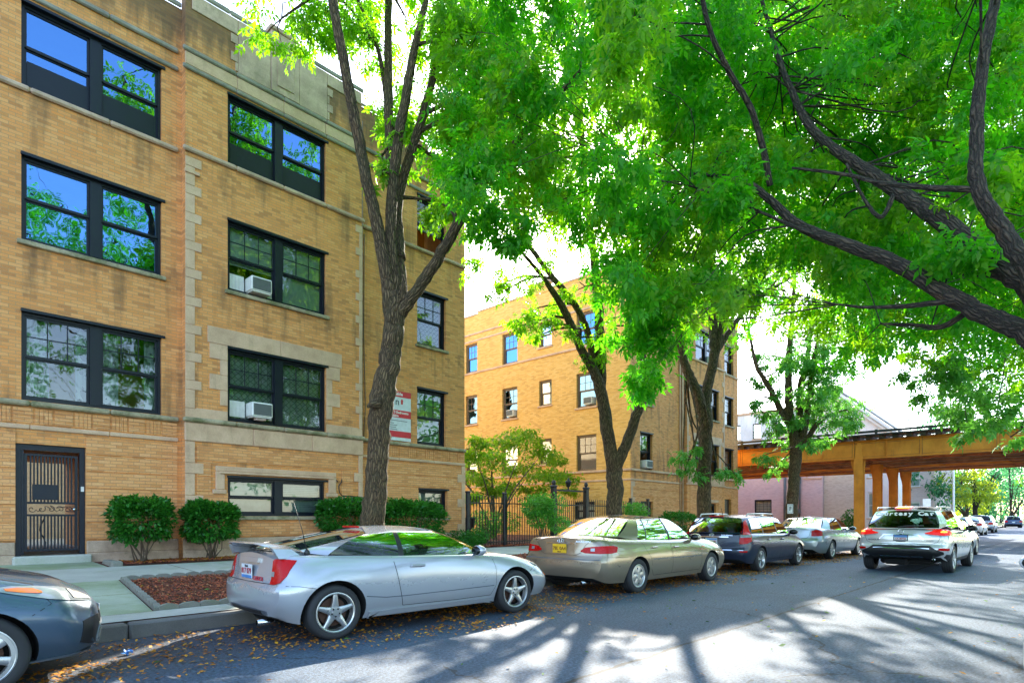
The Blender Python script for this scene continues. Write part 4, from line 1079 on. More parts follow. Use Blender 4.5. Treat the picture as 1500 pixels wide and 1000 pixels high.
for w in ow: window(B6, F6, *w, 1, None, fm='frame', gm='glass', header=False, pm='stone')
an = thing('roof_aerial', 'thin roof aerial with crossbars standing above the pale building behind the bridge', 'aerial', tuple(at_x(1098, 607, 66)))
p = at_x(1098, 607, 66); b = MB(); b.tube([p, p + Vector((0, 0, 2.9))], .03, 5)
for z, l in ((2.7, .9), (2.1, 1.2), (1.7, .7)): b.tube([p + Vector((0, -l, z)), p + Vector((0, l, z + .1))], .022, 4)
b.build('mast', MAT['steel_dk'], an)
# vent pipe with a cap in front of the pink wall, kerbside bush in a pot, signs
p = Vector((31.9, 10.7, gz(10.7))); hy = thing('fire_hydrant', 'small dark capped hydrant on the verge behind the grey saloon', 'hydrant', tuple(p))
b = MB(); b.lathe([(0, 0), (.17, 0), (.17, .05), (.11, .06), (.11, .62), (.16, .64), (.16, .70), (.12, .78), (.06, .84), (.035, .86), (.035, .92), (0, .92)], 14, 'z', p); b.tube([p + Vector((0, -.19, .5)), p + Vector((0, .19, .5))], .05, 8); b.build('barrel', MAT['slate'], hy)

B7 = thing('brick_house', 'pinkish brick house half hidden by trees beyond the last bridge columns', 'house', (78, 14, .2))
F7 = Face('-x', 76.0); ow = [(y, y + 1.0, z, z + 1.8) for y in (12.2, 14.6, 17) for z in (1.2, 4.6)]
b = MB(); wall(b, F7, 11, 22, 0, 8.4, ow, rev=.2); b.quad((76, 11, 0), (90, 11, 0), (90, 11, 8.4), (76, 11, 8.4)); b.build('wall', MAT['brick_pink'], B7)
b = MB(); F7.bev(b, 10.8, 22.2, -.2, 13, 8.4, 8.7); b.build('roof', MAT['stone'], B7)
for w in ow: window(B7, F7, *w, 1, None, fm='frame_white', gm='glass', cover='shade', header=False, pm='stone')
# ------------------------------------------------------------------ trees
def crom(pts, n=6):
    """Catmull-Rom through (x,y,z,r) rows"""
    P = np.array(pts, dtype=float); P = np.vstack([2 * P[0] - P[1], P, 2 * P[-1] - P[-2]]); out = []
    for i in range(1, len(P) - 2):
        for k in range(n):
            t = k / n; a, b, c, d = P[i - 1], P[i], P[i + 1], P[i + 2]
            out.append(.5 * ((2 * b) + (-a + c) * t + (2 * a - 5 * b + 4 * c - d) * t * t + (-a + 3 * b - 3 * c + d) * t ** 3))
    out.append(P[-2]); return np.array(out)

def leaf_template(kind):
    """one compound leaf (or one leaf) hanging along +x, as quads folded along the midrib"""
    L = []
    def leaflet(o, ang, l, w, droop):
        c, s = math.cos(ang), math.sin(ang)
        def T(a, b, z): return (o[0] + a * c - b * s, o[1] + a * s + b * c, o[2] + z - droop * a)
        L.extend([T(0, 0, 0), T(l * .42, w / 2, .12 * w), T(l, 0, -.12 * l), T(l * .42, -w / 2, .12 * w)])
    if kind == 'ash':
        for k, (a, l) in enumerate(((.05, .085), (.10, .095))):
            for s in (-1, 1): leaflet((a, 0, 0), s * .95, l, l * .46, .25)
        leaflet((.13, 0, 0), 0, .11, .05, .3)
    elif kind == 'tri':
        for s in (-1, 1): leaflet((.05, 0, 0), s * .8, .10, .055, .25)
        leaflet((.06, 0, 0), 0, .12, .062, .3)
    else:
        leaflet((0, 0, 0), 0, .10, .055, .15)
    return np.array(L)

def leaves(name, P, D, size, kind, mat, parent, rg, off):
    """compound leaves at points P pointing along D"""
    T = leaf_template(kind); n = len(P); k = len(T)
    D = D / (np.linalg.norm(D, axis=1, keepdims=True) + 1e-9)
    up = rg.normal(size=(n, 3)) * .55 + np.array([0, 0, 1.0])
    Yv = np.cross(up, D); Yv /= (np.linalg.norm(Yv, axis=1, keepdims=True) + 1e-9); Z = np.cross(D, Yv)
    s = size * (.65 + .7 * rg.random(n))
    V = P[:, None, :] + s[:, None, None] * (T[None, :, 0:1] * D[:, None, :] + T[None, :, 1:2] * Yv[:, None, :] + T[None, :, 2:3] * Z[:, None, :])
    V = V.reshape(-1, 3) - np.array(off)
    return raw_mesh(name, V, np.arange(n * k).reshape(-1, 4), mat, parent)

def tree(name, label, base, limbs, blobs, size=1.0, kind='ash', bark='bark', leaf='leaf_t', seed=1, group=None, cat='tree', twigs=3, crown='crown', sides=12, blob_limb=True, tdrop=.5, rough=.06, bcap=.045):
    """limbs: lists of (x,y,z,r); blobs: (centre, (rx,ry,rz), leaf count[, material])"""
    rg = np.random.default_rng(seed); random.seed(seed)
    t = thing(name, label, cat, tuple(base), 0, group)
    b = MB(); b.bk = []; allp = []
    for li, L in enumerate(limbs):
        C = crom(L, 7); n = sides if C[0][3] > .06 else 7
        for i in range(len(C)):
            f = 1 + .5 * max(0, 1 - (C[i][2] - base[2]) / .55) ** 2 if li == 0 else 1
            C[i][3] *= f
            if 0 < i < len(C) - 1: C[i][:3] += rg.normal(size=3) * C[i][3] * rough
        b.tube(C[:, :3].tolist(), C[:, 3].tolist(), n, jit=.07 if n > 7 else .03); allp.append(C)
    allp = np.vstack(allp); cand = allp[allp[:, 3] < .16] if (allp[:, 3] < .16).sum() > 4 else allp
    PP, DD, MM = [], [], []
    for bl in blobs:
        c = np.array(bl[0], dtype=float); rr = np.array(bl[1], dtype=float); N = int(bl[2]); mi = bl[3] if len(bl) > 3 else 0
        if blob_limb:
            k = np.argmin(np.linalg.norm(cand[:, :3] - c, axis=1) + np.maximum(0, cand[:, 2] - c[2]) * .6); a = cand[k]
            mid = (a[:3] + c) / 2 + rg.normal(size=3) * .12 * np.linalg.norm(a[:3] - c) + np.array([0, 0, .08 * np.linalg.norm(a[:3] - c)])
            r0 = min(a[3] * .6, bcap); C = crom([(*a[:3], r0), (*mid, r0 * .7), (*c, r0 * .4)], 4)
            b.tube(C[:, :3].tolist(), C[:, 3].tolist(), 6, cap=False)
            tips = []
            for j in range(twigs):
                d = rg.normal(size=3); d /= np.linalg.norm(d); e = c + d * rr * rg.uniform(.6, .95); m_ = (c + e) / 2 + rg.normal(size=3) * .1 * rr
                b.tube([c, m_, e], [r0 * .38, r0 * .26, r0 * .12], 4, cap=False); tips.append((c, m_, e))
        # sub-clumps inside the blob give light and dark parts and gaps
        ns = max(3, N // 26); sub = rg.normal(size=(ns, 3)); sub /= np.linalg.norm(sub, axis=1, keepdims=True); sub *= (rg.random((ns, 1)) ** .45)
        w = rg.integers(0, ns, N); p = c + (sub[w] + rg.normal(size=(N, 3)) * .24) * rr
        d = (sub[w] * rr) * .5 + rg.normal(size=(N, 3)) * .35; d[:, 2] -= tdrop * (.4 + rg.random(N))
        PP.append(p); DD.append(d); MM.append(np.full(N, mi))
    b.build('trunk', MAT[bark], t, allsmooth=True)
    P, D, Mi = np.vstack(PP), np.vstack(DD), np.concatenate(MM)
    lm = leaf if isinstance(leaf, (list, tuple)) else [leaf]
    for i in range(len(lm)):
        k = Mi == i
        if k.any(): leaves(crown, P[k], D[k], size, kind, MAT[lm[i]], t, rg, base)
    return t

def L_(pts, dv):
    """limb from (px, py, depth or depth offset, radius) rows measured on the photograph"""
    return [(*at_d(px, py, dv + dd), r) for px, py, dd, r in pts]

def blobgrid(cells, rg, dv, dsp, r, n, mi=0, jit=.35):
    """cells: (px, py[, scale]) crown masses as measured; each becomes a clump at its own depth"""
    out = []
    for c in cells:
        k = c[2] if len(c) > 2 else 1.0
        d = dv + rg.uniform(-dsp, dsp); q = at_d(c[0] + rg.uniform(-14, 14), c[1] + rg.uniform(-12, 12), d)
        rr = r * k * rg.uniform(.8, 1.2)
        out.append((q, (rr * rg.uniform(.85, 1.25), rr * rg.uniform(.85, 1.25), rr * rg.uniform(.65, .9)), n * k * k, mi))
    return out

rg = np.random.default_rng(3)
# ---- the trunk in front of the near building
D1 = 11.62
b1 = at_y(545, 790, 9.9); b1.z = gz(9.9) - .1
tr = [(*b1, .25), (*at_d(547, 760, D1), .225), (*at_d(552, 690, D1), .205), (*at_d(556, 620, D1), .21), (*at_d(560, 585, D1), .235), (*at_d(571, 530, D1), .205), (*at_d(577, 480, D1), .20), (*at_d(580, 430, D1), .20)]
limbs = [tr,
  L_([(575, 460, 0, .17), (566, 400, -.1, .13), (553, 333, -.2, .115), (535, 252, -.4, .105), (515, 148, -.6, .095), (494, 40, -.8, .085), (478, -60, -1, .075), (462, -200, -1.2, .05), (440, -330, -1.3, .03)], D1),
  L_([(582, 450, 0, .15), (572, 345, .0, .11), (580, 225, .1, .10), (596, 135, .1, .09), (606, 75, .2, .075), (622, 10, .3, .06), (640, -120, .4, .045), (650, -260, .4, .025)], D1),
  L_([(588, 450, 0, .15), (582, 360, .3, .13), (584, 288, .4, .10), (616, 180, .5, .085), (638, 100, .6, .075), (655, 40, .7, .06), (676, -50, .9, .05), (700, -200, 1.1, .03)], D1),
  L_([(586, 380, .2, .12), (580, 310, .5, .11), (570, 190, .7, .10), (569, 90, .9, .085), (569, 0, 1.1, .075), (575, -150, 1.3, .05), (560, -300, 1.5, .03)], D1),
  L_([(571, 190, .7, .06), (557, 85, 1.0, .045), (535, 25, 1.2, .035), (515, -20, 1.4, .028)], D1),
  L_([(583, 462, 0, .14), (600, 440, -.1, .12), (634, 391, -.4, .105), (664, 340, -.7, .095), (692, 290, -1.0, .08), (730, 238, -1.3, .065), (790, 170, -1.6, .05), (850, 105, -1.8, .035)], D1),
  L_([(556, 590, -.2, .10), (545, 592, -.3, .07), (538, 596, -.34, .02)], D1),
  L_([(590, 440, -.1, .07), (591, 418, -.2, .05), (590, 402, -.22, .012)], D1),
]
cells = [(420, 20, .8), (470, 30, .7), (540, 70, .7), (600, 30, .7), (650, 50, .9), (690, 100), (560, 140, .7), (640, 160, .9), (610, 200, .7), (560, 190, .5), (660, 230, .8), (690, 30), (520, 10, .8), (640, 290, .5), (585, 250, .4), (720, 180), (740, 90), (500, 60, .6), (450, 60, .5), (680, 180, .7)]
up = [(x, y) for x in range(400, 800, 75) for y in (-60, -150, -240, -330)]
bl = blobgrid(cells, rg, D1 + .9, 1.0, .78, 300, 1) + blobgrid(up, rg, D1 + .3, 2.2, .95, 210, 0)
bl += [(at_d(560, 250, D1 - .1), (.12, .12, .1), 14, 1), (at_d(578, 195, D1 + .1), (.15, .15, .15), 20, 1), (at_d(545, 270, D1 - .2), (.1, .1, .1), 10, 1), (at_d(648, 300, D1 - .6), (.25, .25, .2), 40, 0), (at_d(560, 228, D1 + .2), (.15, .15, .2), 22, 1)]
tree('street_tree', 'tall street tree with a knotted forked trunk directly behind the silver coupe', b1, limbs, bl, 1.15, 'ash', 'bark', ['leaf_t', 'leaf_t'], 21, 'trees along the left kerb')

# ---- second, third and fourth kerb trees
D2 = 17.7; b2 = at_y(900, 795, 9.9); b2.z = gz(9.9) - .1
limbs = [[(*b2, .25), (*at_d(900, 750, D2), .235), (*at_d(900, 705, D2), .23), (*at_d(899, 668, D2), .23)],
  L_([(900, 690, 0, .2), (889, 628, -.1, .185), (881, 575, -.2, .17), (868, 540, -.2, .14), (856, 520, -.3, .125), (843, 490, -.4, .115), (832, 466, -.5, .11), (815, 435, -.6, .09), (790, 400, -.9, .06), (765, 370, -1.2, .04)], D2),
  L_([(872, 548, 0, .12), (868, 520, .1, .11), (857, 476, .2, .10), (838, 440, .3, .095), (806, 402, .4, .085), (778, 364, .5, .07), (750, 325, .6, .05)], D2),
  L_([(881, 575, .1, .15), (880, 520, .1, .15), (878, 480, .1, .14), (875, 430, 0, .13), (868, 360, -.2, .10), (858, 280, -.3, .08), (850, 180, -.5, .06), (845, 60, -.6, .04)], D2),
  L_([(900, 690, 0, .17), (915, 655, -.1, .155), (928, 620, -.2, .145), (941, 585, -.2, .13), (946, 552, -.3, .12), (940, 515, -.3, .10), (932, 450, -.3, .09), (928, 370, -.4, .07), (925, 280, -.4, .05)], D2)]
cells = [(770, 400, .8), (800, 440, .7), (770, 470, .7), (740, 420, .6), (820, 470, .6), (880, 500, .45), (780, 500, .4), (850, 430, .6), (700, 395, .5), (720, 440, .4), (830, 500, .4), (890, 470, .45)]
bl = blobgrid(cells, rg, D2 - .3, 1.0, .85, 190, 1)
bl += blobgrid([(x, y) for x in range(720, 1000, 70) for y in (320, 230, 130, 40, -60)], rg, D2, 2.0, 1.0, 130, 1)
bl += [(at_d(876, 525, D2 - .2), (.25, .25, .3), 36, 1), (at_d(862, 530, D2 - .3), (.2, .2, .2), 20, 1)]
for y in range(0, 330, 60):
    for x in range(680, 960, 60):
        if (x - 893) ** 2 + (y - 192) ** 2 < 45 ** 2: continue
        d = rg.uniform(13.0, 15.0); bl.append((at_d(x, y, d), (.9, .9, .7), 120, 1))
tree('street_tree', 'street tree splitting low into a wide fork, behind the beige saloon', b2, limbs, bl, 1.2, 'ash', 'bark', ['leaf_r', 'leaf_t'], 22, 'trees along the left kerb')

D3 = 22.0; b3 = at_y(1033, 790, 9.9); b3.z = gz(9.9) - .1
limbs = [[(*b3, .26), (*at_d(1031, 745, D3), .25), (*at_d(1032, 690, D3), .24), (*at_d(1033, 640, D3), .235), (*at_d(1034, 600, D3), .24)],
  L_([(1033, 620, 0, .2), (1022, 578, -.1, .19), (1008, 545, -.2, .16), (999, 520, -.3, .14), (992, 480, -.4, .11), (985, 420, -.5, .08), (980, 340, -.6, .05)], D3),
  L_([(1034, 612, 0, .2), (1036, 570, .1, .18), (1046, 520, .1, .17), (1044, 470, .1, .16), (1041, 420, .1, .13), (1040, 340, .1, .10), (1036, 240, .1, .07), (1030, 120, .1, .05)], D3),
  L_([(1046, 530, .1, .12), (1054, 500, 0, .11), (1060, 460, 0, .10), (1066, 430, -.1, .08), (1072, 360, -.2, .06), (1080, 270, -.3, .04)], D3),
  L_([(1050, 515, .1, .11), (1072, 480, .2, .095), (1098, 447, .4, .08), (1128, 425, .6, .06), (1160, 405, .8, .04)], D3)]
cells = [(1010, 480, .7), (1000, 440, .8), (1070, 430, .7), (1100, 420, .8), (1130, 450, .7), (1085, 480, .5), (985, 500, .5), (1150, 400, .8), (1020, 420, .8)]
bl = blobgrid(cells, rg, D3 - .2, 1.2, .95, 170, 0) + blobgrid([(x, y) for x in range(960, 1180, 62) for y in (350, 260, 160, 60)], rg, D3, 2.0, 1.15, 115, 1)
bl += [(at_d(x, y, D3 - .35), (.38, .38, .22), 36, 2) for x, y in ((1003, 690), (1010, 672), (1020, 660), (1000, 670), (1052, 690), (1022, 695), (1075, 692))]
tree('street_tree', 'street tree forking high with pale limbs, behind the navy estate car', b3, limbs, bl, 1.3, 'ash', 'bark', ['leaf_r', 'leaf_t', 'leaf_pale'], 23, 'trees along the left kerb')

D4 = 28.65; b4 = at_y(1157, 790, 9.9); b4.z = gz(9.9) - .1
limbs = [[(*b4, .30), (*at_d(1159, 755, D4), .275), (*at_d(1162, 710, D4), .26), (*at_d(1165, 675, D4), .27), (*at_d(1167, 645, D4), .30)],
  L_([(1166, 655, 0, .25), (1160, 628, 0, .2), (1145, 603, -.2, .15), (1130, 573, -.3, .13), (1118, 553, -.4, .11), (1108, 535, -.5, .09), (1100, 500, -.6, .06), (1092, 460, -.6, .04)], D4),
  L_([(1166, 655, 0, .25), (1160, 625, 0, .2), (1156, 598, .1, .19), (1155, 560, .1, .17), (1156, 520, .2, .15), (1160, 470, .3, .11), (1165, 400, .3, .07)], D4),
  L_([(1167, 648, .1, .2), (1171, 608, .3, .17), (1173, 566, .4, .16), (1181, 535, .4, .13), (1186, 500, .5, .10), (1196, 440, .6, .06)], D4),
  L_([(1170, 650, -.1, .2), (1179, 624, -.2, .15), (1184, 590, -.3, .13), (1187, 560, -.4, .10), (1195, 510, -.5, .07), (1210, 450, -.6, .04)], D4),
  L_([(1172, 655, -.1, .18), (1186, 637, -.2, .13), (1196, 622, -.4, .10), (1215, 608, -.6, .07), (1240, 600, -.9, .04)], D4)]
cells = [(1200, 560, .9), (1220, 590, .9), (1240, 600, .8), (1200, 610, .7), (1190, 630, .6), (1215, 640, .4), (1185, 655, .35), (1120, 610, .5), (1110, 585, .45), (1140, 640, .5), (1135, 660, .45), (1150, 670, .3), (1130, 590, .4), (1175, 530, .8), (1115, 550, .5), (1230, 550, .9), (1210, 510), (1140, 520, .6), (1255, 605, .55), (1165, 600, .45), (1105, 520, .5), (1180, 580, .7), (1120, 630, .35), (1140, 676, .3)]
bl = blobgrid(cells, rg, D4 - .5, 1.0, 1.05, 330, 1) + blobgrid([(x, y) for x in range(1090, 1260, 56) for y in (470, 400, 330)], rg, D4, 1.8, 1.5, 170, 0)
tree('street_tree', 'street tree carrying the F notice, standing before the railway bridge', b4, limbs, bl, 1.6, 'ash', 'bark', ['leaf_t', 'leaf_pale'], 24, 'trees along the left kerb')

# ---- big tree on the right kerb whose limbs reach over the street
bR = Vector((9.2, -3.1, .0))
fork = Vector((8.9, -2.5, 3.3))
def lim(pts, d): return L_(pts, d)
limbs = [[(*bR, .40), (9.15, -2.95, 1.2, .36), (9.0, -2.7, 2.4, .36), (*fork, .37)],
  [(*fork, .26)] + lim([(1600, 528, 6.4, .185), (1500, 484, 6.8, .165), (1445, 462, 7.1, .15), (1390, 432, 7.3, .14), (1310, 385, 7.7, .125), (1240, 358, 8.0, .11), (1170, 330, 8.4, .095), (1125, 290, 8.7, .075), (1080, 262, 9.0, .05), (1010, 255, 9.4, .035), (940, 250, 9.8, .02)], 0),
  [(*fork, .28)] + lim([(1600, 470, 6.6, .21), (1500, 410, 6.9, .19), (1440, 372, 7.2, .175), (1385, 328, 7.5, .155), (1330, 290, 7.9, .13), (1270, 250, 8.3, .11), (1190, 190, 8.9, .085), (1150, 110, 9.4, .065), (1130, 50, 9.9, .05), (1105, -40, 10.4, .035)], 0),
  [(*fork, .27)] + lim([(1580, 430, 6.2, .19), (1500, 380, 6.4, .17), (1465, 330, 6.5, .15), (1432, 275, 6.6, .135), (1430, 210, 6.7, .12), (1436, 120, 6.8, .11), (1450, 40, 6.9, .10), (1470, -60, 7.0, .085), (1480, -220, 7.2, .05)], 0),
  lim([(1128, 272, 8.7, .06), (1118, 220, 8.6, .065), (1100, 160, 8.5, .06), (1068, 105, 8.4, .055), (1040, 45, 8.3, .05), (1025, -20, 8.2, .045), (1000, -120, 8.2, .03)], 0),
  lim([(1430, 278, 6.6, .05), (1360, 275, 6.8, .045), (1290, 268, 7.0, .035), (1240, 256, 7.2, .03), (1160, 246, 7.4, .02)], 0),
  lim([(1240, 358, 8.0, .04), (1170, 335, 8.3, .035), (1090, 300, 8.7, .025), (1010, 272, 9.0, .02)], 0),
  lim([(1420, 455, 7.3, .055), (1380, 478, 7.6, .05), (1340, 476, 8.0, .035), (1290, 474, 8.4, .02)], 0),
  lim([(1400, 440, 7.2, .055), (1330, 448, 7.6, .045), (1270, 450, 8.0, .03), (1230, 446, 8.3, .02)], 0),
  lim([(1495, 405, 6.9, .06), (1440, 402, 7.3, .05), (1390, 400, 7.8, .03)], 0),
  lim([(1310, 285, 8.0, .05), (1290, 318, 7.9, .04), (1265, 290, 8.1, .03), (1240, 240, 8.4, .025)], 0)]
cells = []
rg2 = np.random.default_rng(77)
for y in range(-30, 470, 44):
    for x in range(700, 1540, 52):
        # lower outline of the canopy in the photograph
        lowx = [(690, 300), (730, 360), (800, 330), (860, 300), (905, 470), (960, 520), (1000, 460), (1050, 400), (1100, 380), (1160, 420), (1220, 480), (1300, 500), (1400, 540), (1500, 560), (1560, 560)]
        lim_y = np.interp(x, [p[0] for p in lowx], [p[1] for p in lowx]) - 34
        if x < 900 and y < 60 and rg2.random() < .35: continue
        if (x - 893) ** 2 + (y - 192) ** 2 < 40 ** 2: continue
        if y < lim_y: cells.append((x, y))
bl = []
for (x, y) in cells:
    d = rg2.uniform(7.2, 10.8) if x < 1250 else rg2.uniform(6.2, 10.5)
    if x > 1000 and rg2.random() < .88: d = rg2.uniform(8.9, 11.8)
    if x < 860: d = rg2.uniform(9.0, 11.5)
    q = at_d(x + rg2.uniform(-24, 24), y + rg2.uniform(-20, 20), d); rr = d * 52 / 888 * rg2.uniform(.75, 1.15)
    bl.append((q, (rr * 1.2, rr * 1.2, rr * .9), 150, 0 if rg2.random() < .68 else 1))
# drooping tips and the crown above the frame
for x, y, k in ((955, 490, 1), (965, 530, .9), (930, 430, 1), (985, 470, .8), (945, 555, .6), (720, 310, .9), (735, 350, .7), (765, 330, .8), (700, 270, .8), (690, 215, .9), (1005, 420, .9), (850, 330, .8), (900, 380, .9), (1040, 395, .8)):
    d = 9.6; q = at_d(x, y, d); bl.append((q, (.42 * k, .42 * k, .40 * k), 120 * k, 0))
for k in range(46):
    a = rg2.uniform(0, 6.28); r_ = rg2.uniform(0, 1) ** .6 * 6.0
    q = Vector((8.5 + r_ * math.cos(a) * .9, -2.0 + r_ * math.sin(a), rg2.uniform(9.5, 15.5)))
    if q.y > 3.2: continue
    bl.append((q, (1.0, 1.0, .75), 150, 0))
for k in range(30):
    q = Vector((rg2.uniform(-3, 6), rg2.uniform(-8, -2.5), rg2.uniform(8, 16))); bl.append((q, (1.1, 1.1, .8), 120, 0))
for k in range(26):
    q = Vector((rg2.uniform(2, 16), rg2.uniform(-8.5, -3.4), rg2.uniform(3.2, 9.5))); bl.append((q, (1.1, 1.1, .8), 150, 0))
tree('street_tree', 'big dark limbed tree on the right whose branches reach over the street', bR, [[tuple(q[:3]) + (q[3] * ((.56 if i == 3 else .70) if i else 1),) for q in L] for i, L in enumerate(limbs)], bl, 1.06, 'ash', 'bark_dk', ['leaf_r', 'leaf_t'], 25, twigs=2, bcap=.014)

# ---- right kerb, further on: low hanging crown at the right edge
bQ = Vector((22.5, -3.3, 0))
limbs = [[(*bQ, .3), (22.4, -3.2, 2.2, .26), (22.3, -3.0, 4.2, .22), (22.0, -2.6, 6.5, .14), (21.8, -2.2, 9, .06)],
  [(22.3, -3.0, 4.0, .14), (21.2, -1.2, 5.6, .10), (19.8, .8, 6.3, .06), (18.6, 2.4, 6.0, .03)], [(22.3, -3.0, 4.2, .13), (23.4, -.8, 6.0, .09), (24.2, 1.2, 6.6, .05)]]
bl = []
for x, y, k in [(1500, 460, 1), (1450, 470, 1), (1400, 490, .9), (1360, 520, .7), (1490, 520, 1), (1440, 530, 1), (1400, 560, .8), (1480, 570, 1), (1430, 590, .8), (1400, 610, .55), (1460, 610, .6), (1495, 620, .6), (1380, 545, .7), (1420, 640, .35), (1385, 590, .5), (1480, 640, .3), (1340, 500, .6), (1310, 490, .6), (1280, 480, .7), (1250, 490, .6), (1330, 545, .35), (1290, 515, .4), (1345, 575, .2), (1270, 470, .8)]:
    d = rg2.uniform(13.0, 17.0); q = at_d(x, y, d); rr = d * 42 / 888 * k
    bl.append((q, (rr * 1.2, rr * 1.2, rr * .85), 190 * k * k + 20, 0 if y < 530 else 1))
for k in range(34):
    q = Vector((rg2.uniform(11, 24), rg2.uniform(-8, -.9), rg2.uniform(6, 13))); bl.append((q, (1.2, 1.2, .9), 120, 0))
for k in range(24):
    q = Vector((rg2.uniform(17, 32), rg2.uniform(-8.5, -3.2), rg2.uniform(3.0, 9.5))); bl.append((q, (1.2, 1.2, .9), 130, 0))
for x, y in ((1550, 480), (1550, 560), (1560, 400), (1620, 460), (1600, 540), (1650, 380)):
    d = rg2.uniform(13, 17); bl.append((at_d(x, y, d), (1.1, 1.1, .9), 130, 0))
for y in range(-20, 440, 50):
    for x in range(960, 1540, 52):
        d = rg2.uniform(12.5, 16.5); rr = d * 44 / 888; bl.append((at_d(x + rg2.uniform(-25, 25), y + rg2.uniform(-25, 25), d), (rr * 1.25, rr * 1.25, rr * .95), 150, 0 if rg2.random() < .8 else 1))
tree('street_tree', 'bright green crown hanging low at the right edge in front of the bridge', bQ, limbs, bl, 1.25, 'ash', 'bark_dk', ['leaf_t', 'leaf_pale'], 26, twigs=2)

for k, (x, y, nm) in enumerate(((33.5, -4.6, 'street tree on the right kerb before the bridge, mirrored in the car windows'), (55.0, -4.8, 'street tree on the right kerb past the bridge, mirrored in the car windows'))):
    bs = Vector((x, y, 0)); rgk = np.random.default_rng(130 + k)
    limbs = [[(*bs, .28), (x, y, 2.5, .24), (x + .2, y, 5.0, .18), (x, y + .2, 9, .07)]] + [[(x, y, 3.0 + .3 * j, .12), (x + 1.6 * math.cos(j * 1.3), y + 1.6 * math.sin(j * 1.3), 5 + .4 * j, .08), (x + 3.2 * math.cos(j * 1.3), y + 3.0 * math.sin(j * 1.3), 7 + .5 * j, .03)] for j in range(5)]
    bl = [((x + rgk.uniform(-4.5, 4.5), y + rgk.uniform(-3.2, 3.0), rgk.uniform(3.5, 13)), (1.5, 1.5, 1.1), 90) for _ in range(40)]
    tree('street_tree', nm, bs, limbs, bl, 1.9, 'tri', 'bark_dk', 'leaf_r', 140 + k, twigs=1)
for k, (x, y, nm) in enumerate(((70, -9, 'first broad green tree of the row on the right past the bridge'), (84, -13, 'second broad green tree of the row on the right past the bridge'), (98, -8, 'third broad green tree of the row on the right past the bridge'), (118, -12, 'farthest broad green tree of the row on the right past the bridge'), (46, -17, 'broad green tree set back from the right kerb beside the bridge'))):
    bs = Vector((x, y, 0)); rgk = np.random.default_rng(230 + k)
    limbs = [[(*bs, .3), (x, y, 2.5, .25), (x + .2, y, 5.0, .18), (x, y + .2, 9, .07)]] + [[(x, y, 2.6 + .3 * j, .12), (x + 2.6 * math.cos(j * 1.3), y + 2.6 * math.sin(j * 1.3), 5 + .4 * j, .06)] for j in range(5)]
    bl = [((x + rgk.uniform(-4.5, 4.5), y + rgk.uniform(-4, 4), rgk.uniform(2.6, 11)), (1.9, 1.9, 1.3), 75) for _ in range(34)]
    tree('roadside_tree', nm, bs, limbs, bl, 3.2, 'leaf', 'bark_dk', 'leaf_far' if k % 2 else 'leaf_t', 240 + k, 'trees on the right past the bridge', twigs=1)
# ---- trees beyond the bridge
def far_tree(label, px, d, top, bot, wpx, leaf, seed, n=2600, base_y=775, lsz=3.2, mi=None, bark='bark_dk', cells=14):
    rg = np.random.default_rng(seed)
    base = at_d(px, 760, d); base.z = 0.0
    sc = d / 888
    zt, zb = CAMH + (HOR - top) * sc, CAMH + (HOR - bot) * sc
    cr = wpx * sc / 2
    limbs = [[(*base, .28), (base.x, base.y, zb * .6, .22), (base.x + .2, base.y, zb + (zt - zb) * .3, .16), (base.x, base.y + .2, zt - (zt - zb) * .25, .06)]]
    for k in range(4):
        a = rg.uniform(0, 6.28); limbs.append([(base.x, base.y, zb * .8 + k * .3, .12), (base.x + cr * .35 * math.cos(a), base.y + cr * .35 * math.sin(a), zb + (zt - zb) * .3, .08), (base.x + cr * .7 * math.cos(a), base.y + cr * .7 * math.sin(a), zb + (zt - zb) * .55, .03)])
    bl = []
    for k in range(cells):
        a = rg.uniform(0, 6.28); h = rg.random(); r_ = cr * math.sqrt(rg.random()) * (.95 - .5 * abs(h - .4))
        bl.append(((base.x + r_ * math.cos(a), base.y + r_ * math.sin(a), zb + (zt - zb) * (.08 + .84 * h)), (cr * .40, cr * .40, (zt - zb) * .17), max(n, 2200) / cells))
    return tree('roadside_tree', label, base, limbs, bl, lsz, 'leaf', bark, leaf, seed, 'trees beyond the bridge', twigs=2)
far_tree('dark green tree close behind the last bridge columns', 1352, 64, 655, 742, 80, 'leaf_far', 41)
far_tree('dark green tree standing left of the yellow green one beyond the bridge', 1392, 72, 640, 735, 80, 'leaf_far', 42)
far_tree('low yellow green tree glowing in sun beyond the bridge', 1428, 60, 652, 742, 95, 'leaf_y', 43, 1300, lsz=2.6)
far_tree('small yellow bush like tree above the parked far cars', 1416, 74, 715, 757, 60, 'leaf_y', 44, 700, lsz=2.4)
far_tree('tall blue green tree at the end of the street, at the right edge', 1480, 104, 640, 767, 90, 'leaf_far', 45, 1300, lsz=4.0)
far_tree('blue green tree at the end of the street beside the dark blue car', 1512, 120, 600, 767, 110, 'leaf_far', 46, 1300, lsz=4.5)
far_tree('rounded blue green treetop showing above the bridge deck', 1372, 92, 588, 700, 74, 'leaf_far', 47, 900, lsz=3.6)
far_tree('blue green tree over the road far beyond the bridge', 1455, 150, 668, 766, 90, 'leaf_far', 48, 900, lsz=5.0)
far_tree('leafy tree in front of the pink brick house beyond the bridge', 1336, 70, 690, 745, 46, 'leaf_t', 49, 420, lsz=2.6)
far_tree('wide blue green tree closing the end of the street', 1550, 165, 640, 766, 200, 'leaf_far', 50, 1400, lsz=6.0)

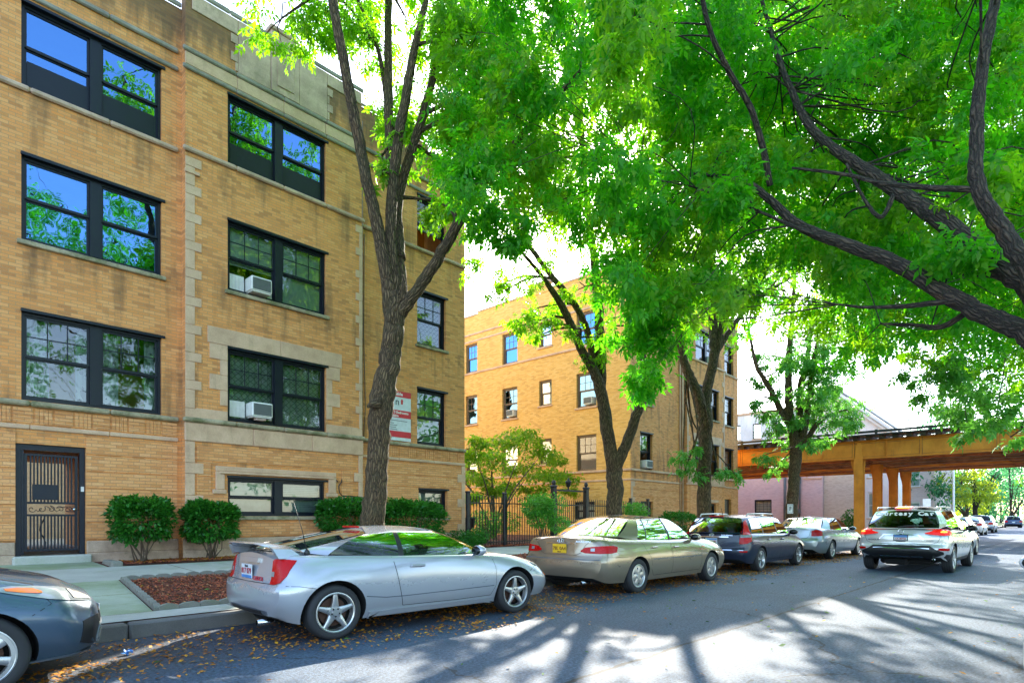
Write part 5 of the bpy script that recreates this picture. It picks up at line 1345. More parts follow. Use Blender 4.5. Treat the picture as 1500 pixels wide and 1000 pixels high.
for k, (px, d, tp, bt, w, lf) in enumerate(((1338, 96, 672, 756, 60, 'leaf_far'), (1376, 110, 680, 757, 60, 'leaf_t'), (1412, 128, 690, 758, 50, 'leaf_far'), (1440, 100, 690, 768, 50, 'leaf_far'), (1466, 132, 662, 767, 60, 'leaf_far'), (1492, 150, 690, 766, 60, 'leaf_t'), (1350, 140, 640, 745, 70, 'leaf_far'))):
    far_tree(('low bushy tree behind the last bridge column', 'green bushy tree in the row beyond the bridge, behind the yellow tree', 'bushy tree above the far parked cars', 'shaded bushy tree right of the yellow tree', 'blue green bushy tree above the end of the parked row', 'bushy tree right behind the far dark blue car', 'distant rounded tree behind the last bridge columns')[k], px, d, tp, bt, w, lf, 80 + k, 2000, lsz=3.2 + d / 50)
# ---- shrubs and hedges by the wall, small tree in the courtyard
def shrub(name, label, c, rx, ry, z0, z1, n, stems, leaf, size=.75, seed=1, group=None, kind='leaf', box=.35, cat='shrub'):
    rg = np.random.default_rng(seed); random.seed(seed)
    base = Vector((c[0], c[1], gz(c[1]))); t = thing(name, label, cat, tuple(base), 0, group)
    b = MB()
    for k in range(stems):
        a = rg.uniform(0, 6.28); e = Vector((c[0] + rx * rg.uniform(.2, .85) * math.cos(a), c[1] + ry * rg.uniform(.2, .8) * math.sin(a), z0 + (z1 - z0) * rg.uniform(.3, .9)))
        s = base + Vector((rg.uniform(-.12, .12), rg.uniform(-.08, .08), -.03)); m_ = (s + e) / 2 + Vector(rg.normal(size=3) * .06)
        b.tube([s, m_, e], [.016, .011, .005], 5)
    b.build('stem', MAT['bark_red'], t)
    # bumpy rounded-box volume, denser at its surface
    u = rg.normal(size=(n, 3)); u /= np.linalg.norm(u, axis=1, keepdims=True)
    u = np.sign(u) * np.abs(u) ** (1 - box)
    ph = rg.uniform(0, 6, 6)
    bump = 1 + .10 * np.sin(u[:, 0] * 5 + ph[0]) * np.sin(u[:, 1] * 6 + ph[1]) + .08 * np.sin(u[:, 2] * 7 + ph[2] + u[:, 0] * 4)
    rad = (.55 + .45 * rg.random(n) ** .5) * bump
    if box < .2:                              # loose bushes grow as a few uneven lobes
        lc = rg.normal(size=(7, 3)) * .34; ls = rg.uniform(.42, .72, 7); k_ = rg.integers(0, 7, n); u = lc[k_] + u * rad[:, None] * ls[k_][:, None]; rad = np.ones(n)
    else:
        u[:, 2] = np.where((u[:, 2] < -.2) & (rg.random(n) < .45), -u[:, 2] * .8, u[:, 2])
    P = np.stack([c[0] + u[:, 0] * rx * rad, c[1] + u[:, 1] * ry * rad, (z0 + z1) / 2 + u[:, 2] * (z1 - z0) / 2 * rad], 1)
    D = u * .8 + rg.normal(size=(n, 3)) * .5; D[:, 2] += .1
    leaves('foliage', P, D, size, kind, MAT[leaf], t, rg, base)
    return t
shrub('shrub', 'clipped dark green shrub on bare stems beside the gate', (3.88, 13.98, 0), .54, .40, .86, 1.74, 5400, 12, 'leaf_hedge', .92, 61, 'clipped shrubs along the wall')
shrub('shrub', 'clipped dark green shrub in front of the stone quoins, left of the basement window', (5.22, 13.95, 0), .54, .40, .84, 1.68, 5400, 12, 'leaf_hedge', .92, 62, 'clipped shrubs along the wall')
b = None
shrub('shrub', 'squared green shrub left of the near tree trunk, under the wall bracket', (8.60, 13.95, 0), .75, .40, .85, 1.83, 5400, 10, 'leaf_hedge', .92, 63, 'clipped shrubs along the wall')
shrub('shrub', 'long squared green hedge plant right of the near tree trunk, below the single basement window', (10.75, 13.95, 0), 1.05, .42, .75, 1.82, 7800, 12, 'leaf_hedge', .92, 64, 'clipped shrubs along the wall')
shrub('shrub', 'loose low bush at the corner of the near building', (12.6, 13.6, 0), .75, .45, .35, 1.12, 2600, 8, 'leaf_hedge', .7, 65, 'clipped shrubs along the wall', box=.1)
shrub('shrub', 'bright green round shrub on pale stems in front of the black fence', (15.55, 13.2, 0), .95, .7, 1.0, 2.15, 4200, 12, 'leaf_pale', .85, 66, box=.1)
shrub('shrub', 'dark clipped hedge behind the navy estate car', (26.0, 13.6, 0), 1.5, .5, .55, 1.60, 3600, 8, 'leaf_hedge', .9, 67)
shrub('shrub', 'fresh green bush at the foot of the second tree', (21.6, 13.2, 0), .95, .6, .7, 1.9, 2600, 8, 'leaf_pale', .9, 68, box=.1)
shrub('shrub', 'low green bush inside the fence beside the black urn', (14.9, 15.2, 0), .8, .5, .5, 1.6, 1800, 8, 'leaf_pale', .9, 69, box=.1)
shrub('shrub', 'round dark green potted bush beside the orange bridge column', (46.8, 11.6, 0), .6, .6, .6, 1.9, 1200, 5, 'leaf_hedge', 1.3, 70, box=.0)
cO = Vector((17.4, 17.2, .4))
limbs = [[(*cO, .08), (17.35, 17.2, 1.2, .07), (17.3, 17.2, 2.0, .055), (17.2, 17.2, 3.2, .03)]]
for k in range(7):
    a = k * .9; limbs.append([(17.35 + .05 * math.cos(a), 17.2 + .05 * math.sin(a), .55 + .1 * k, .04), (17.35 + .9 * math.cos(a), 17.2 + .9 * math.sin(a), 2.0 + .1 * k, .028), (17.35 + 1.9 * math.cos(a), 17.2 + 1.7 * math.sin(a), 3.0 + .12 * k, .012)])
bl = []
for x, y, k in ((700, 700, .8), (720, 675, 1), (745, 650, 1), (770, 640, .8), (720, 720, .7), (760, 690, 1), (790, 665, .9), (800, 700, 1), (830, 700, .7), (690, 670, .7), (815, 675, .6), (740, 715, .7), (780, 720, .7), (835, 720, .5), (690, 730, .5), (705, 650, .6)):
    q = at_y(x, y, 17.2 + rg2.uniform(-1, 1)); bl.append((q, (.85 * k, .85 * k, .42 * k), 760 * k))
tree('ornamental_tree', 'spreading olive green small tree behind the black courtyard fence', cO, limbs, bl, 1.35, 'leaf', 'bark_red', 'leaf_orn', 71, twigs=5, tdrop=.2, sides=8)
# ------------------------------------------------------------------ cars
KX, KZ = 1.05, 0.945                          # plan and height factors measured on the photograph

def pchip(x, y, xi):
    x = np.array(x, float); y = np.array(y, float); h = np.diff(x); dl = np.diff(y) / h; n = len(x); m = np.zeros(n)
    for i in range(1, n - 1):
        if dl[i - 1] * dl[i] > 0:
            w1, w2 = 2 * h[i] + h[i - 1], h[i] + 2 * h[i - 1]; m[i] = (w1 + w2) / (w1 / dl[i - 1] + w2 / dl[i])
    m[0], m[-1] = dl[0], dl[-1]
    k = np.clip(np.searchsorted(x, xi) - 1, 0, n - 2); t = (xi - x[k]) / h[k]
    return (y[k] * (1 + 2 * t) * (1 - t) ** 2 + m[k] * h[k] * t * (1 - t) ** 2 + y[k + 1] * t * t * (3 - 2 * t) + m[k + 1] * h[k] * t * t * (t - 1))

def cr2(P, n):
    """Catmull-Rom through 2D/3D points, n samples per span"""
    P = [np.array(p, float) for p in P]; P = [2 * P[0] - P[1]] + P + [2 * P[-1] - P[-2]]; o = []
    for i in range(1, len(P) - 2):
        for k in range(n):
            t = k / n; a, b, c, d = P[i - 1:i + 3]
            o.append(.5 * (2 * b + (c - a) * t + (2 * a - 5 * b + 4 * c - d) * t * t + (3 * b - 3 * c + d - a) * t ** 3))
    return o + [P[-2]]

class Car:
    def __init__(s, name, label, cat, loc, rz, spec, paint, group=None):
        s.sp = spec; s.t = thing(name, label, cat, loc, rz, group); s.paint = MAT[paint]; s.pn = paint
        s.hull(); s.green(); s.wheels()
    def S(s, v): return [(p[0] * KX, p[1] * KX, p[2] * KZ) for p in v]

    # ---- lower body
    def hull(s):
        sp = s.sp; st = sp['st']; x = [r[0] for r in st]; x0, x1 = x[0], x[-1]
        xi = np.concatenate([[x0, x0 + .02, x0 + .05, x0 + .09, x0 + .15], np.linspace(x0 + .22, x1 - .22, 54), [x1 - .15, x1 - .09, x1 - .05, x1 - .02, x1]])
        col = lambda k: pchip(x, [r[k] for r in st], xi)
        zb, wb, zm, wm, zs, ws, zt = [col(k) for k in range(1, 8)]
        def prof(tab, z): return np.interp(z, [a for a, _ in tab], [b for _, b in tab])
        rings = []
        for i in range(len(xi)):
            crown = zt[i] - zs[i]
            half = cr2([(wb[i], zb[i]), (wb[i] + (wm[i] - wb[i]) * .75, zb[i] + (zm[i] - zb[i]) * .45), (wm[i], zm[i]), (wm[i] * .55 + ws[i] * .45 + .012, zm[i] + (zs[i] - zm[i]) * .62), (ws[i], zs[i]), (ws[i] * .82, zs[i] + crown * .42), (ws[i] * .45, zs[i] + crown * .82), (0, zt[i])], 4)
            half = [(0.0, zb[i] + .01), (wb[i] * .9, zb[i] + .005)] + [tuple(h) for h in half]
            rings.append(half)
        k = len(rings[0]); full = 2 * k - 2
        V = []
        def addring(rg_, xx, sc=1.0, cz=0.0, bul=0.0, end=0):
            pts = [(-h[0] * sc, cz + (h[1] - cz) * sc) for h in rg_] + [(h[0] * sc, cz + (h[1] - cz) * sc) for h in rg_[-2:0:-1]]
            for (y, z) in pts:
                X = xx
                wr = max(0.0, 1 - (xx - x0) / .42) ** 1.5 if xx < 0 else 0; wf = max(0.0, 1 - (x1 - xx) / .42) ** 1.5 if xx > 0 else 0
                X += prof(sp['rear'], z) * wr - prof(sp['front'], z) * wf
                # plan rounding of both ends
                yy = abs(y) / .9
                X += (.16 * yy ** 3) * wr * sp.get('rr', 1) - (.30 * yy ** 2.6) * wf * sp.get('fr', 1)
                V.append((X + bul, y, z))
        for sc, bu in ((.03, .0), (.35, .0), (.7, 0), (.92, .0)):
            addring(rings[0], xi[0], sc, (rings[0][2][1] + rings[0][-1][1]) / 2)
        for i in range(len(xi)): addring(rings[i], xi[i])
        for sc, bu in ((.92, 0), (.7, 0), (.35, 0), (.03, 0)):
            addring(rings[-1], xi[-1], sc, (rings[-1][2][1] + rings[-1][-1][1]) / 2)
        nr = len(V) // full; F = []
        for i in range(nr - 1):
            for j in range(full):
                j2 = (j + 1) % full; F.append((i * full + j, (i + 1) * full + j, (i + 1) * full + j2, i * full + j2))
        F.append(tuple(range(full))); F.append(tuple(reversed(range((nr - 1) * full, nr * full))))
        V = s.S(V)
        # under-tray and lower cladding get their own slots by height
        me = bpy.data.meshes.new('body'); me.from_pydata(V, [], F); me.materials.append(s.paint); me.materials.append(MAT['blackmat']); me.materials.append(MAT[sp.get('clad', 'black')])
        bm = bmesh.new(); bm.from_mesh(me); bmesh.ops.recalc_face_normals(bm, faces=bm.faces)
        for f in bm.faces:
            c = f.calc_center_median()
            if f.normal.z < -.75 and c.z < .4: f.material_index = 1
            f.smooth = True
        bm.to_mesh(me); s.bvh_body = BVHTree.FromBMesh(bm); bm.free()
        tmp = bpy.data.objects.new('tmp', me); COL.objects.link(tmp)
        # wheel arches cut out
        cut = []
        for wx in (sp['wx'][0], sp['wx'][1]):
            for sg in (-1, 1):
                r = sp['arch']; b = MB(); n = 40
                y0, y1 = sg * (sp['hw'] - .30) * KX, sg * (sp['hw'] + .3) * KX
                ring = [(wx * KX + r * KX * .98 * math.cos(2 * math.pi * q / n), sp['wr'] * KZ + r * KZ * 1.02 * math.sin(2 * math.pi * q / n)) for q in range(n)]
                b.add([(a, y0, z) for a, z in ring] + [(a, y1, z) for a, z in ring], [tuple(range(n)), tuple(reversed(range(n, 2 * n)))] + [(q, n + q, n + (q + 1) % n, (q + 1) % n) for q in range(n)])
                o = b.build('cut', MAT['blackmat']); 
                bmc = bmesh.new(); bmc.from_mesh(o.data); bmesh.ops.recalc_face_normals(bmc, faces=bmc.faces); bmc.to_mesh(o.data); bmc.free()
                md = tmp.modifiers.new('b', 'BOOLEAN'); md.operation = 'DIFFERENCE'; md.object = o; md.solver = 'EXACT'; md.material_mode = 'TRANSFER'; cut.append(o)
        dg = bpy.context.evaluated_depsgraph_get(); dg.update()
        nm = bpy.data.meshes.new_from_object(tmp.evaluated_get(dg)); nm.name = 'body'
        nm.polygons.foreach_set('use_smooth', [True] * len(nm.polygons)); nm.set_sharp_from_angle(angle=R(32))
        bpy.data.objects.remove(tmp)
        for o in cut: m_ = o.data; bpy.data.objects.remove(o); bpy.data.meshes.remove(m_)
        s.body = bpy.data.objects.new('body', nm); link(s.body, s.t)

    # ---- greenhouse
    def green(s):
        sp = s.sp; g = sp['gh']
        # rows: (kind of the segment after this point, bottom, top, bulge)
        pts = g['pts']; n = len(pts)
        seg = []                              # columns of the right half, from the front centre to the rear centre
        NV = 9
        def colpt(i_bt, tt):                  # interpolate between breakpoint i and i+1
            a, b = pts[i_bt], pts[min(i_bt + 1, n - 1)]
            # catmull in plan only within windscreen and rear window to round them
            B = np.array(a[1]) * (1 - tt) + np.array(b[1]) * tt; T = np.array(a[2]) * (1 - tt) + np.array(b[2]) * tt
            if a[0] in ('screen', 'rear'):
                sgn = 1 if a[0] == 'screen' else -1
                q = tt if a[0] == 'screen' else 1 - tt
                B[0] = (b[1][0] if sgn > 0 else a[1][0]) + ((a[1][0] - b[1][0]) if sgn > 0 else (b[1][0] - a[1][0])) * (1 - q ** 2.2)
                T[0] = (b[2][0] if sgn > 0 else a[2][0]) + ((a[2][0] - b[2][0]) if sgn > 0 else (b[2][0] - a[2][0])) * (1 - q ** 2.2)
                T[2] = (b[2][2] if sgn > 0 else a[2][2]) + ((a[2][2] - b[2][2]) if sgn > 0 else (b[2][2] - a[2][2])) * (1 - q ** 2)
            return B, T
        vs_rows = [0, g.get('v0', .05)] + list(np.linspace(g.get('v0', .05), 1 - g.get('v1', .07), NV - 2))[1:] + [1.0]
        def surf(i, tt, v):
            B, T = colpt(i, tt); P = B * (1 - v) + T * v
            bu = g.get('bulge', .035) * 4 * v * (1 - v)
            kind = pts[i][0]
            if kind in ('screen',): P[0] += bu * .8; P[2] += bu * .5
            elif kind in ('rear',): P[0] -= bu * g.get('rb', .6); P[2] += bu * g.get('rb', .6) * .7
            else: P[1] += bu
            for (k, wgt) in ((i, 1 - tt), (i + 1, tt)):
                if k < n and len(pts[k]) > 3: P += np.array(pts[k][3]) * wgt * 4 * v * (1 - v)
            return P
        paint = MB(); panes = {}; trim = MB(); frames = {}
        SN = {'screen': 8, 'rear': 8}
        ringT = []
        for i in range(n - 1):
            kind = pts[i][0]; ns = SN.get(kind, 5 if kind.startswith('g') else 2)
            for sg in (1, -1):
                grid = [[surf(i, t / ns, v) * np.array([1, sg, 1]) for v in vs_rows] for t in range(ns + 1)]
                def patch(mb, r0, r1, off=0.0, m=0):
                    vs = []; 
                    for c in grid:
                        for r in range(r0, r1 + 1): vs.append(tuple(c[r]))
                    w = r1 - r0 + 1; fs = []
                    for a in range(ns):
                        for r in range(w - 1):
                            q = (a * w + r, (a + 1) * w + r, (a + 1) * w + r + 1, a * w + r + 1); fs.append(q if sg < 0 else q[::-1])
                    mb.add(s.S(vs), fs, m, True)
                R_ = len(vs_rows) - 1
                if kind in ('screen', 'rear') or kind.startswith('g'):
                    nm = kind if kind in ('screen', 'rear') else kind + ('r' if sg < 0 else 'l')
                    panes.setdefault(nm, MB())
                    patch(panes[nm], 1, R_ - 1)
                    patch(paint, 0, 1, m=1 if kind != 'rear' else 0); patch(paint, R_ - 1, R_, m=0)
                else:
                    patch(paint, 0, R_, m=1 if kind == 'black' else 0)
            ns_ = ns
            for t in range(ns): ringT.append(surf(i, t / ns, 1.0))
        ringT.append(surf(n - 2, 1.0, 1.0))
        # roof: loops shrinking to the middle with a little crown
        half = ringT; loop = [np.array([p[0], -p[1], p[2]]) for p in half] + [p for p in half[-2:0:-1]]
        xs = [p[0] for p in loop]; cx = (max(xs) + min(xs)) / 2; L = len(loop); zt = max(p[2] for p in loop); xa, xb = min(xs) + .25 * (max(xs) - min(xs)), max(xs) - .25 * (max(xs) - min(xs))
        fr = [1.0, .97, .92, .8, .6, .35, .08]; vs = []
        for f in fr:
            for p in loop:
                ax = min(max(p[0], xa), xb)
                zc = np.interp(ax, [min(xs), cx, max(xs)], g.get('roofz', [zt, zt, zt]))
                z = p[2] * f + zc * (1 - f) + (g.get('crown', .03)) * (1 - f * f)
                vs.append((ax + (p[0] - ax) * f, p[1] * f, z))
        fs = []
        for a in range(len(fr) - 1):
            for j in range(L): fs.append((a * L + j, a * L + (j + 1) % L, (a + 1) * L + (j + 1) % L, (a + 1) * L + j))
        fs.append(tuple((len(fr) - 1) * L + j for j in range(L)))
        paint.add(s.S(vs), fs, 0, True)
        s.roof = paint.build('cabin', [s.paint, MAT['black']], s.t, local=True, sharp=38)
        bm = bmesh.new(); bm.from_mesh(s.roof.data); bmesh.ops.remove_doubles(bm, verts=bm.verts, dist=.0015); bmesh.ops.recalc_face_normals(bm, faces=bm.faces); bm.to_mesh(s.roof.data); bm.free()
        s.roof.data.polygons.foreach_set('use_smooth', [True] * len(s.roof.data.polygons)); s.roof.data.set_sharp_from_angle(angle=R(38))
        gm = MAT[sp.get('glass', 'carglass')]
        nmz = {'screen': 'windscreen', 'rear': 'rear_window'}
        for k, mb in panes.items():
            mb.build(nmz.get(k, 'side_window'), MAT[sp.get('rearglass', sp.get('glass', 'carglass'))] if k == 'rear' else gm, s.t, local=True, allsmooth=True)
        # everything the lamps and seams are laid on
        bmx = bmesh.new(); bmx.from_mesh(s.roof.data)
        for o in s.t.children:
            if o.name.split('.')[0] in ('windscreen', 'rear_window', 'side_window'): bmx.from_mesh(o.data)
        s.bvh_cab = BVHTree.FromBMesh(bmx); bmx.free()
        # dark inside: tray at belt height, seats, wheel
        it = MB(); ring = [colpt(i, t / 4) for i in range(n - 1) for t in range(4)]; ring.append(colpt(n - 2, 1.0))
        lp = [(B[0] * .985, -B[1] * .96, B[2] + .012) for B, T in ring] + [(B[0] * .985, B[1] * .96, B[2] + .012) for B, T in ring[-2:0:-1]]
        c = len(lp); it.add(s.S(lp), [tuple(range(c))])
        zb = g['seat'][2]; zr = g['roofz'][1]
        for xx in g['seat'][:2]:
            for sg in (-1, 1):
                y = sg * .34
                M = Matrix.Translation((xx * KX, y * KX, (zb + .02) * KZ)) @ Matrix.Rotation(-.22, 4, 'Y')
                it2 = MB(); it2.bevbox(-.06, .06, -.22, .22, -.25, .17, .05); it2.bevbox(-.05, .05, -.12, .12, .19, .30, .04); it2.tube([(0, 0, .15), (0, 0, .22)], .02, 6)
                it.add([M @ Vector(v) for v in it2.v], it2.f)
        it.build('seats', MAT['interior'], s.t, local=True)
        st_ = MB(); x = g['seat'][0] + .62; M = Matrix.Translation((x * KX, .36 * KX, (zb + .04) * KZ)) @ Matrix.Rotation(1.1, 4, 'Y')
        rr = [M @ Vector((.18 * math.cos(a * .5236), .18 * math.sin(a * .5236), 0)) for a in range(13)]; st_.tube(rr, .014, 6, cap=False); st_.build('steering_wheel', MAT['black'], s.t, local=True)

    # ---- laying things on the surface
    def hit(s, phi, a, z):
        n = Vector((math.cos(phi), math.sin(phi), 0)); r = Vector((-n.y, n.x, 0))
        o = n * 6 + r * (a * KX) + Vector((0, 0, z * KZ)); best = None
        for bv in (s.bvh_body, s.bvh_cab):
            h = bv.ray_cast(o, -n)
            if h[0] is not None and (best is None or h[3] < best[3]): best = h
        if best is None:
            best = s.bvh_body.find_nearest(r * (a * KX) + Vector((0, 0, z * KZ)) + n * 1.0)
        nn = best[1]
        if nn.dot(n) < 0: nn = -nn
        return best[0], nn
    def xref(s, deg):
        d = deg % 360
        if d in (0, 90, 180, 270): return 0.0
        x = s.sp['st'][0][0] if 90 < d < 270 else s.sp['st'][-1][0]
        return -math.sin(R(deg)) * x
    def patch(s, name, mat, deg, cols, off=.012, rows=6, sub=4, parent=None, mirror=False, skirt=.02, smooth=True):
        """cols: (a, zlow, zhigh) from left to right as seen from outside, at view azimuth deg"""
        phi = R(deg); A = []; rx = s.xref(deg)
        cols = [(q[0] + rx, q[1], q[2]) for q in cols]
        for i in range(len(cols) - 1):
            for k in range(sub):
                t = k / sub; A.append([cols[i][j] * (1 - t) + cols[i + 1][j] * t for j in range(3)])
        A.append(list(cols[-1])); vs = []; W = rows + 1
        for (a, z0, z1) in A:
            for r in range(W):
                p, nn = s.hit(phi, a, z0 + (z1 - z0) * r / rows); edge = r in (0, rows)
                vs.append(p + nn * off)
        fs = []; N = len(A)
        for i in range(N - 1):
            for r in range(rows): fs.append((i * W + r, (i + 1) * W + r, (i + 1) * W + r + 1, i * W + r + 1))
        b = list(range(0, N * W, W)); rim = [i * W for i in range(N)] + [(N - 1) * W + r for r in range(1, W)] + [i * W + rows for i in range(N - 2, -1, -1)] + [r for r in range(rows - 1, 0, -1)]
        nn = Vector((math.cos(phi), math.sin(phi), 0)); base = len(vs)
        for q in rim: vs.append(vs[q] - nn * (off + skirt) * .9)
        L = len(rim)
        for j in range(L): fs.append((rim[j], base + j, base + (j + 1) % L, rim[(j + 1) % L]))
        out = []
        for m in ((1, -1) if mirror else (1,)):
            mb = MB(); mb.add([(v.x, v.y * m, v.z) for v in vs], [f if m > 0 else f[::-1] for f in fs], 0, True)
            out.append(mb.build(name, MAT[mat] if isinstance(mat, str) else mat, parent or s.t, local=True, sharp=40))
        return out
    def seam(s, b, deg, pts, w=.007, off=.0015, mirror=True):
        phi = R(deg); P = []; rx = s.xref(deg); pts = [(q[0] + rx, q[1]) for q in pts]
        for i in range(len(pts) - 1):
            k = max(2, int(math.dist(pts[i], pts[i + 1]) / .05))
            for j in range(k): t = j / k; P.append((pts[i][0] * (1 - t) + pts[i + 1][0] * t, pts[i][1] * (1 - t) + pts[i + 1][1] * t))
        P.append(pts[-1]); L = []
        for i, (a, z) in enumerate(P):
            q, r = P[max(0, i - 1)], P[min(len(P) - 1, i + 1)]; d = Vector((r[0] - q[0], r[1] - q[1])).normalized(); nx, nz = -d.y * w / 2, d.x * w / 2
            for k in (-1, 1):
                p, nn = s.hit(phi, a + nx * k, z + nz * k); L.append(p + nn * off)
        for m in ((1, -1) if mirror else (1,)):
            b.add([(v.x, v.y * m, v.z) for v in L], [((2 * i, 2 * i + 1, 2 * i + 3, 2 * i + 2) if m > 0 else (2 * i + 2, 2 * i + 3, 2 * i + 1, 2 * i)) for i in range(len(P) - 1)], 0, True)
    def seams(s, lines):
        b = MB()
        for deg, pts, *w in lines: s.seam(b, deg, pts, w[0] if w else .007, mirror=(deg not in (180, 0)))
        b.build('panel_gap', MAT['blackmat'], s.t, local=True)
    def plate(s, deg, a, z, w, h, mat, lines, x_in=.0):
        """number plate with its writing: lines of (text, material, size, dz)"""
        phi = R(deg); p, nn = s.hit(phi, a, z); p2, _ = s.hit(phi, a, z + h * .45); p3, _ = s.hit(phi, a, z - h * .45)
        n = Vector((math.cos(phi), math.sin(phi), 0)); r = Vector((-n.y, n.x, 0)); d = max(p.dot(n), p2.dot(n), p3.dot(n)) + .012
        c = r * (a * KX) + n * d + Vector((0, 0, z * KZ))
        M = Matrix((( r.x, 0, n.x, c.x), (r.y, 0, n.y, c.y), (0, 1, 0, c.z), (0, 0, 0, 1)))
        b = MB(); b2 = MB(); b2.bevbox(-w / 2, w / 2, -h / 2, h / 2, -.008, .0, .012); b.add([M @ Vector(v) for v in b2.v], b2.f)
        o = b.build('number_plate', MAT[mat], s.t, local=True)
        for tx, mt, sz, dz, *k in lines:
            if tx[0] == '#':
                q = MB(); q2 = MB(); ww, hh = k[0]; q2.box(-ww / 2, ww / 2, dz - hh / 2, dz + hh / 2, .0005, .0015); q.add([M @ Vector(v) for v in q2.v], q2.f); q.build('band', MAT[mt], o, local=True)
            else: text(tx, 'lettering', mt, sz, M @ Matrix.Translation((0, dz, .003)), o, ext=.001, bold=.002)
        return o, M
    def badge(s, deg, a, z, tx, mat, size, sx=1.0, bold=.0, slant=0):
        phi = R(deg); p, nn = s.hit(phi, a, z); n = nn; r = Vector((0, 0, 1)).cross(n).normalized(); u = n.cross(r)
        M = Matrix(((r.x, u.x, n.x, p.x + n.x * .008), (r.y, u.y, n.y, p.y + n.y * .008), (r.z, u.z, n.z, p.z + n.z * .008), (0, 0, 0, 1)))
        return text(tx, 'badge', mat, size, M, s.t, ext=.002, bold=bold, sx=sx)
    def emblem(s, deg, a, z, kind):
        phi = R(deg); p, nn = s.hit(phi, a, z); n = nn; r = Vector((0, 0, 1)).cross(n).normalized(); u = n.cross(r); b = MB(); c = p + n * .012
        def ring(rx, ry, o=(0, 0), t=.008): b.tube([c + r * (o[0] + rx * math.cos(k * .3927)) + u * (o[1] + ry * math.sin(k * .3927)) for k in range(17)], t, 6, cap=False)
        if kind == 't': ring(.065, .042); ring(.024, .040); ring(.045, .016, (0, .018))
        if kind == 'n': ring(.055, .055, t=.011); b.tube([c - r * .075, c + r * .075], .012, 6)
        if kind == 'h': ring(.06, .032); b.tube([c - r * .028 - u * .022, c - r * .018 + u * .022], .007, 5); b.tube([c + r * .018 - u * .022, c + r * .028 + u * .022], .007, 5); b.tube([c - r * .022 - u * .004, c + r * .022 + u * .004], .006, 5)
        if kind == 'm':
            for k in range(3):
                a_ = R(90 + 120 * k); d = r * math.cos(a_) + u * math.sin(a_); e = r * -math.sin(a_) + u * math.cos(a_)
                q = [c, c + d * .03 + e * .017, c + d * .06, c + d * .03 - e * .017]; b.add(q + [x + n * .006 for x in q], [(4, 5, 6, 7), (0, 1, 5, 4), (1, 2, 6, 5), (2, 3, 7, 6), (3, 0, 4, 7)])
        b.build('emblem', MAT['chrome'], s.t, local=True)
    def handle(s, x, z, w=.19, mat=None):
        for sg in (-1, 1):
            p, nn = s.hit(R(-90), x, z); b = MB(); c = Vector((p.x, abs(p.y), p.z))
            b.bevbox(c.x - w / 2, c.x + w / 2, sg * (c.y + .012), sg * (c.y + .034), c.z - .016, c.z + .016, .012)
            for e in (-1, 1): b.box(c.x + e * w * .38 - .015, c.x + e * w * .38 + .015, sg * (c.y - .01), sg * (c.y + .014), c.z - .012, c.z + .012)
            b.build('door_handle', mat or s.paint, s.t, local=True)
            b = MB(); b.box(c.x - w * .3, c.x + w * .3, sg * (c.y + .001), sg * (c.y + .004), c.z - .03, c.z + .012); b.build('handle_cup', MAT['black'], s.t, local=True)
    def mirrors(s, x, y, z, mat=None, sc=1.0):
        for sg in (-1, 1):
            b = MB(); c = Vector((x * KX, sg * (y + .10) * KX, z * KZ))
            pr = [(.0, .0), (.06, .02), (.10, .06), (.115, .11), (.105, .15), (.05, .17)]
            b2 = MB(); b2.lathe([(.015, -.055), (.07, -.05), (.088, -.02), (.085, .03), (.06, .07), (.02, .09), (0, .092)], 14, 'x')
            b.add([(c.x + v[0] * sc, c.y + v[1] * 1.25 * sc, c.z + v[2] * .82 * sc) for v in b2.v], b2.f, 0, True)
            b.tube([c - Vector((.0, sg * .05, .03)), c - Vector((-.04, sg * .17, .07))], .026, 8)
            o = b.build('wing_mirror', mat or s.paint, s.t, local=True)
            b = MB(); b2 = MB(); b2.lathe([(0, -.062), (.062, -.060), (.07, -.052)], 14, 'x'); b.add([(c.x + v[0] * sc, c.y + v[1] * 1.25 * sc, c.z + v[2] * .82 * sc) for v in b2.v], b2.f, 0, True); b.build('mirror_glass', MAT['darkcarglass'], o, local=True)
    def box_on(s, name, mat, x0, x1, y0, y1, z0, z1, bv=.015, parent=None):
        b = MB(); b.bevbox(x0 * KX, x1 * KX, y0 * KX, y1 * KX, z0 * KZ, z1 * KZ, bv); return b.build(name, MAT[mat] if isinstance(mat, str) else mat, parent or s.t, local=True)
    def exhaust(s, x, y, z, r=.03):
        b = MB(); b.lathe([(r * .8, .0), (r, .0), (r, .22), (r * .8, .22)], 14, 'x', (x * KX, y * KX, z * KZ)); b.build('exhaust', MAT['chrome'], s.t, local=True)
    def under(s):
        sp = s.sp; b = MB(); x0, x1 = sp['st'][0][0], sp['st'][-1][0]
        b.bevbox((x0 + .5) * KX, (x1 - .5) * KX, -.55, .55, .20 * KZ, .34 * KZ, .05); b.tube([((sp['wx'][0]) * KX, -.7, sp['wr'] * KZ), (sp['wx'][0] * KX, .7, sp['wr'] * KZ)], .05, 8)
        b.bevbox((x0 + .28) * KX, (x0 + .62) * KX, -.1, .42, .19 * KZ, .33 * KZ, .06); b.build('underbody', MAT['blackmat'], s.t, local=True)

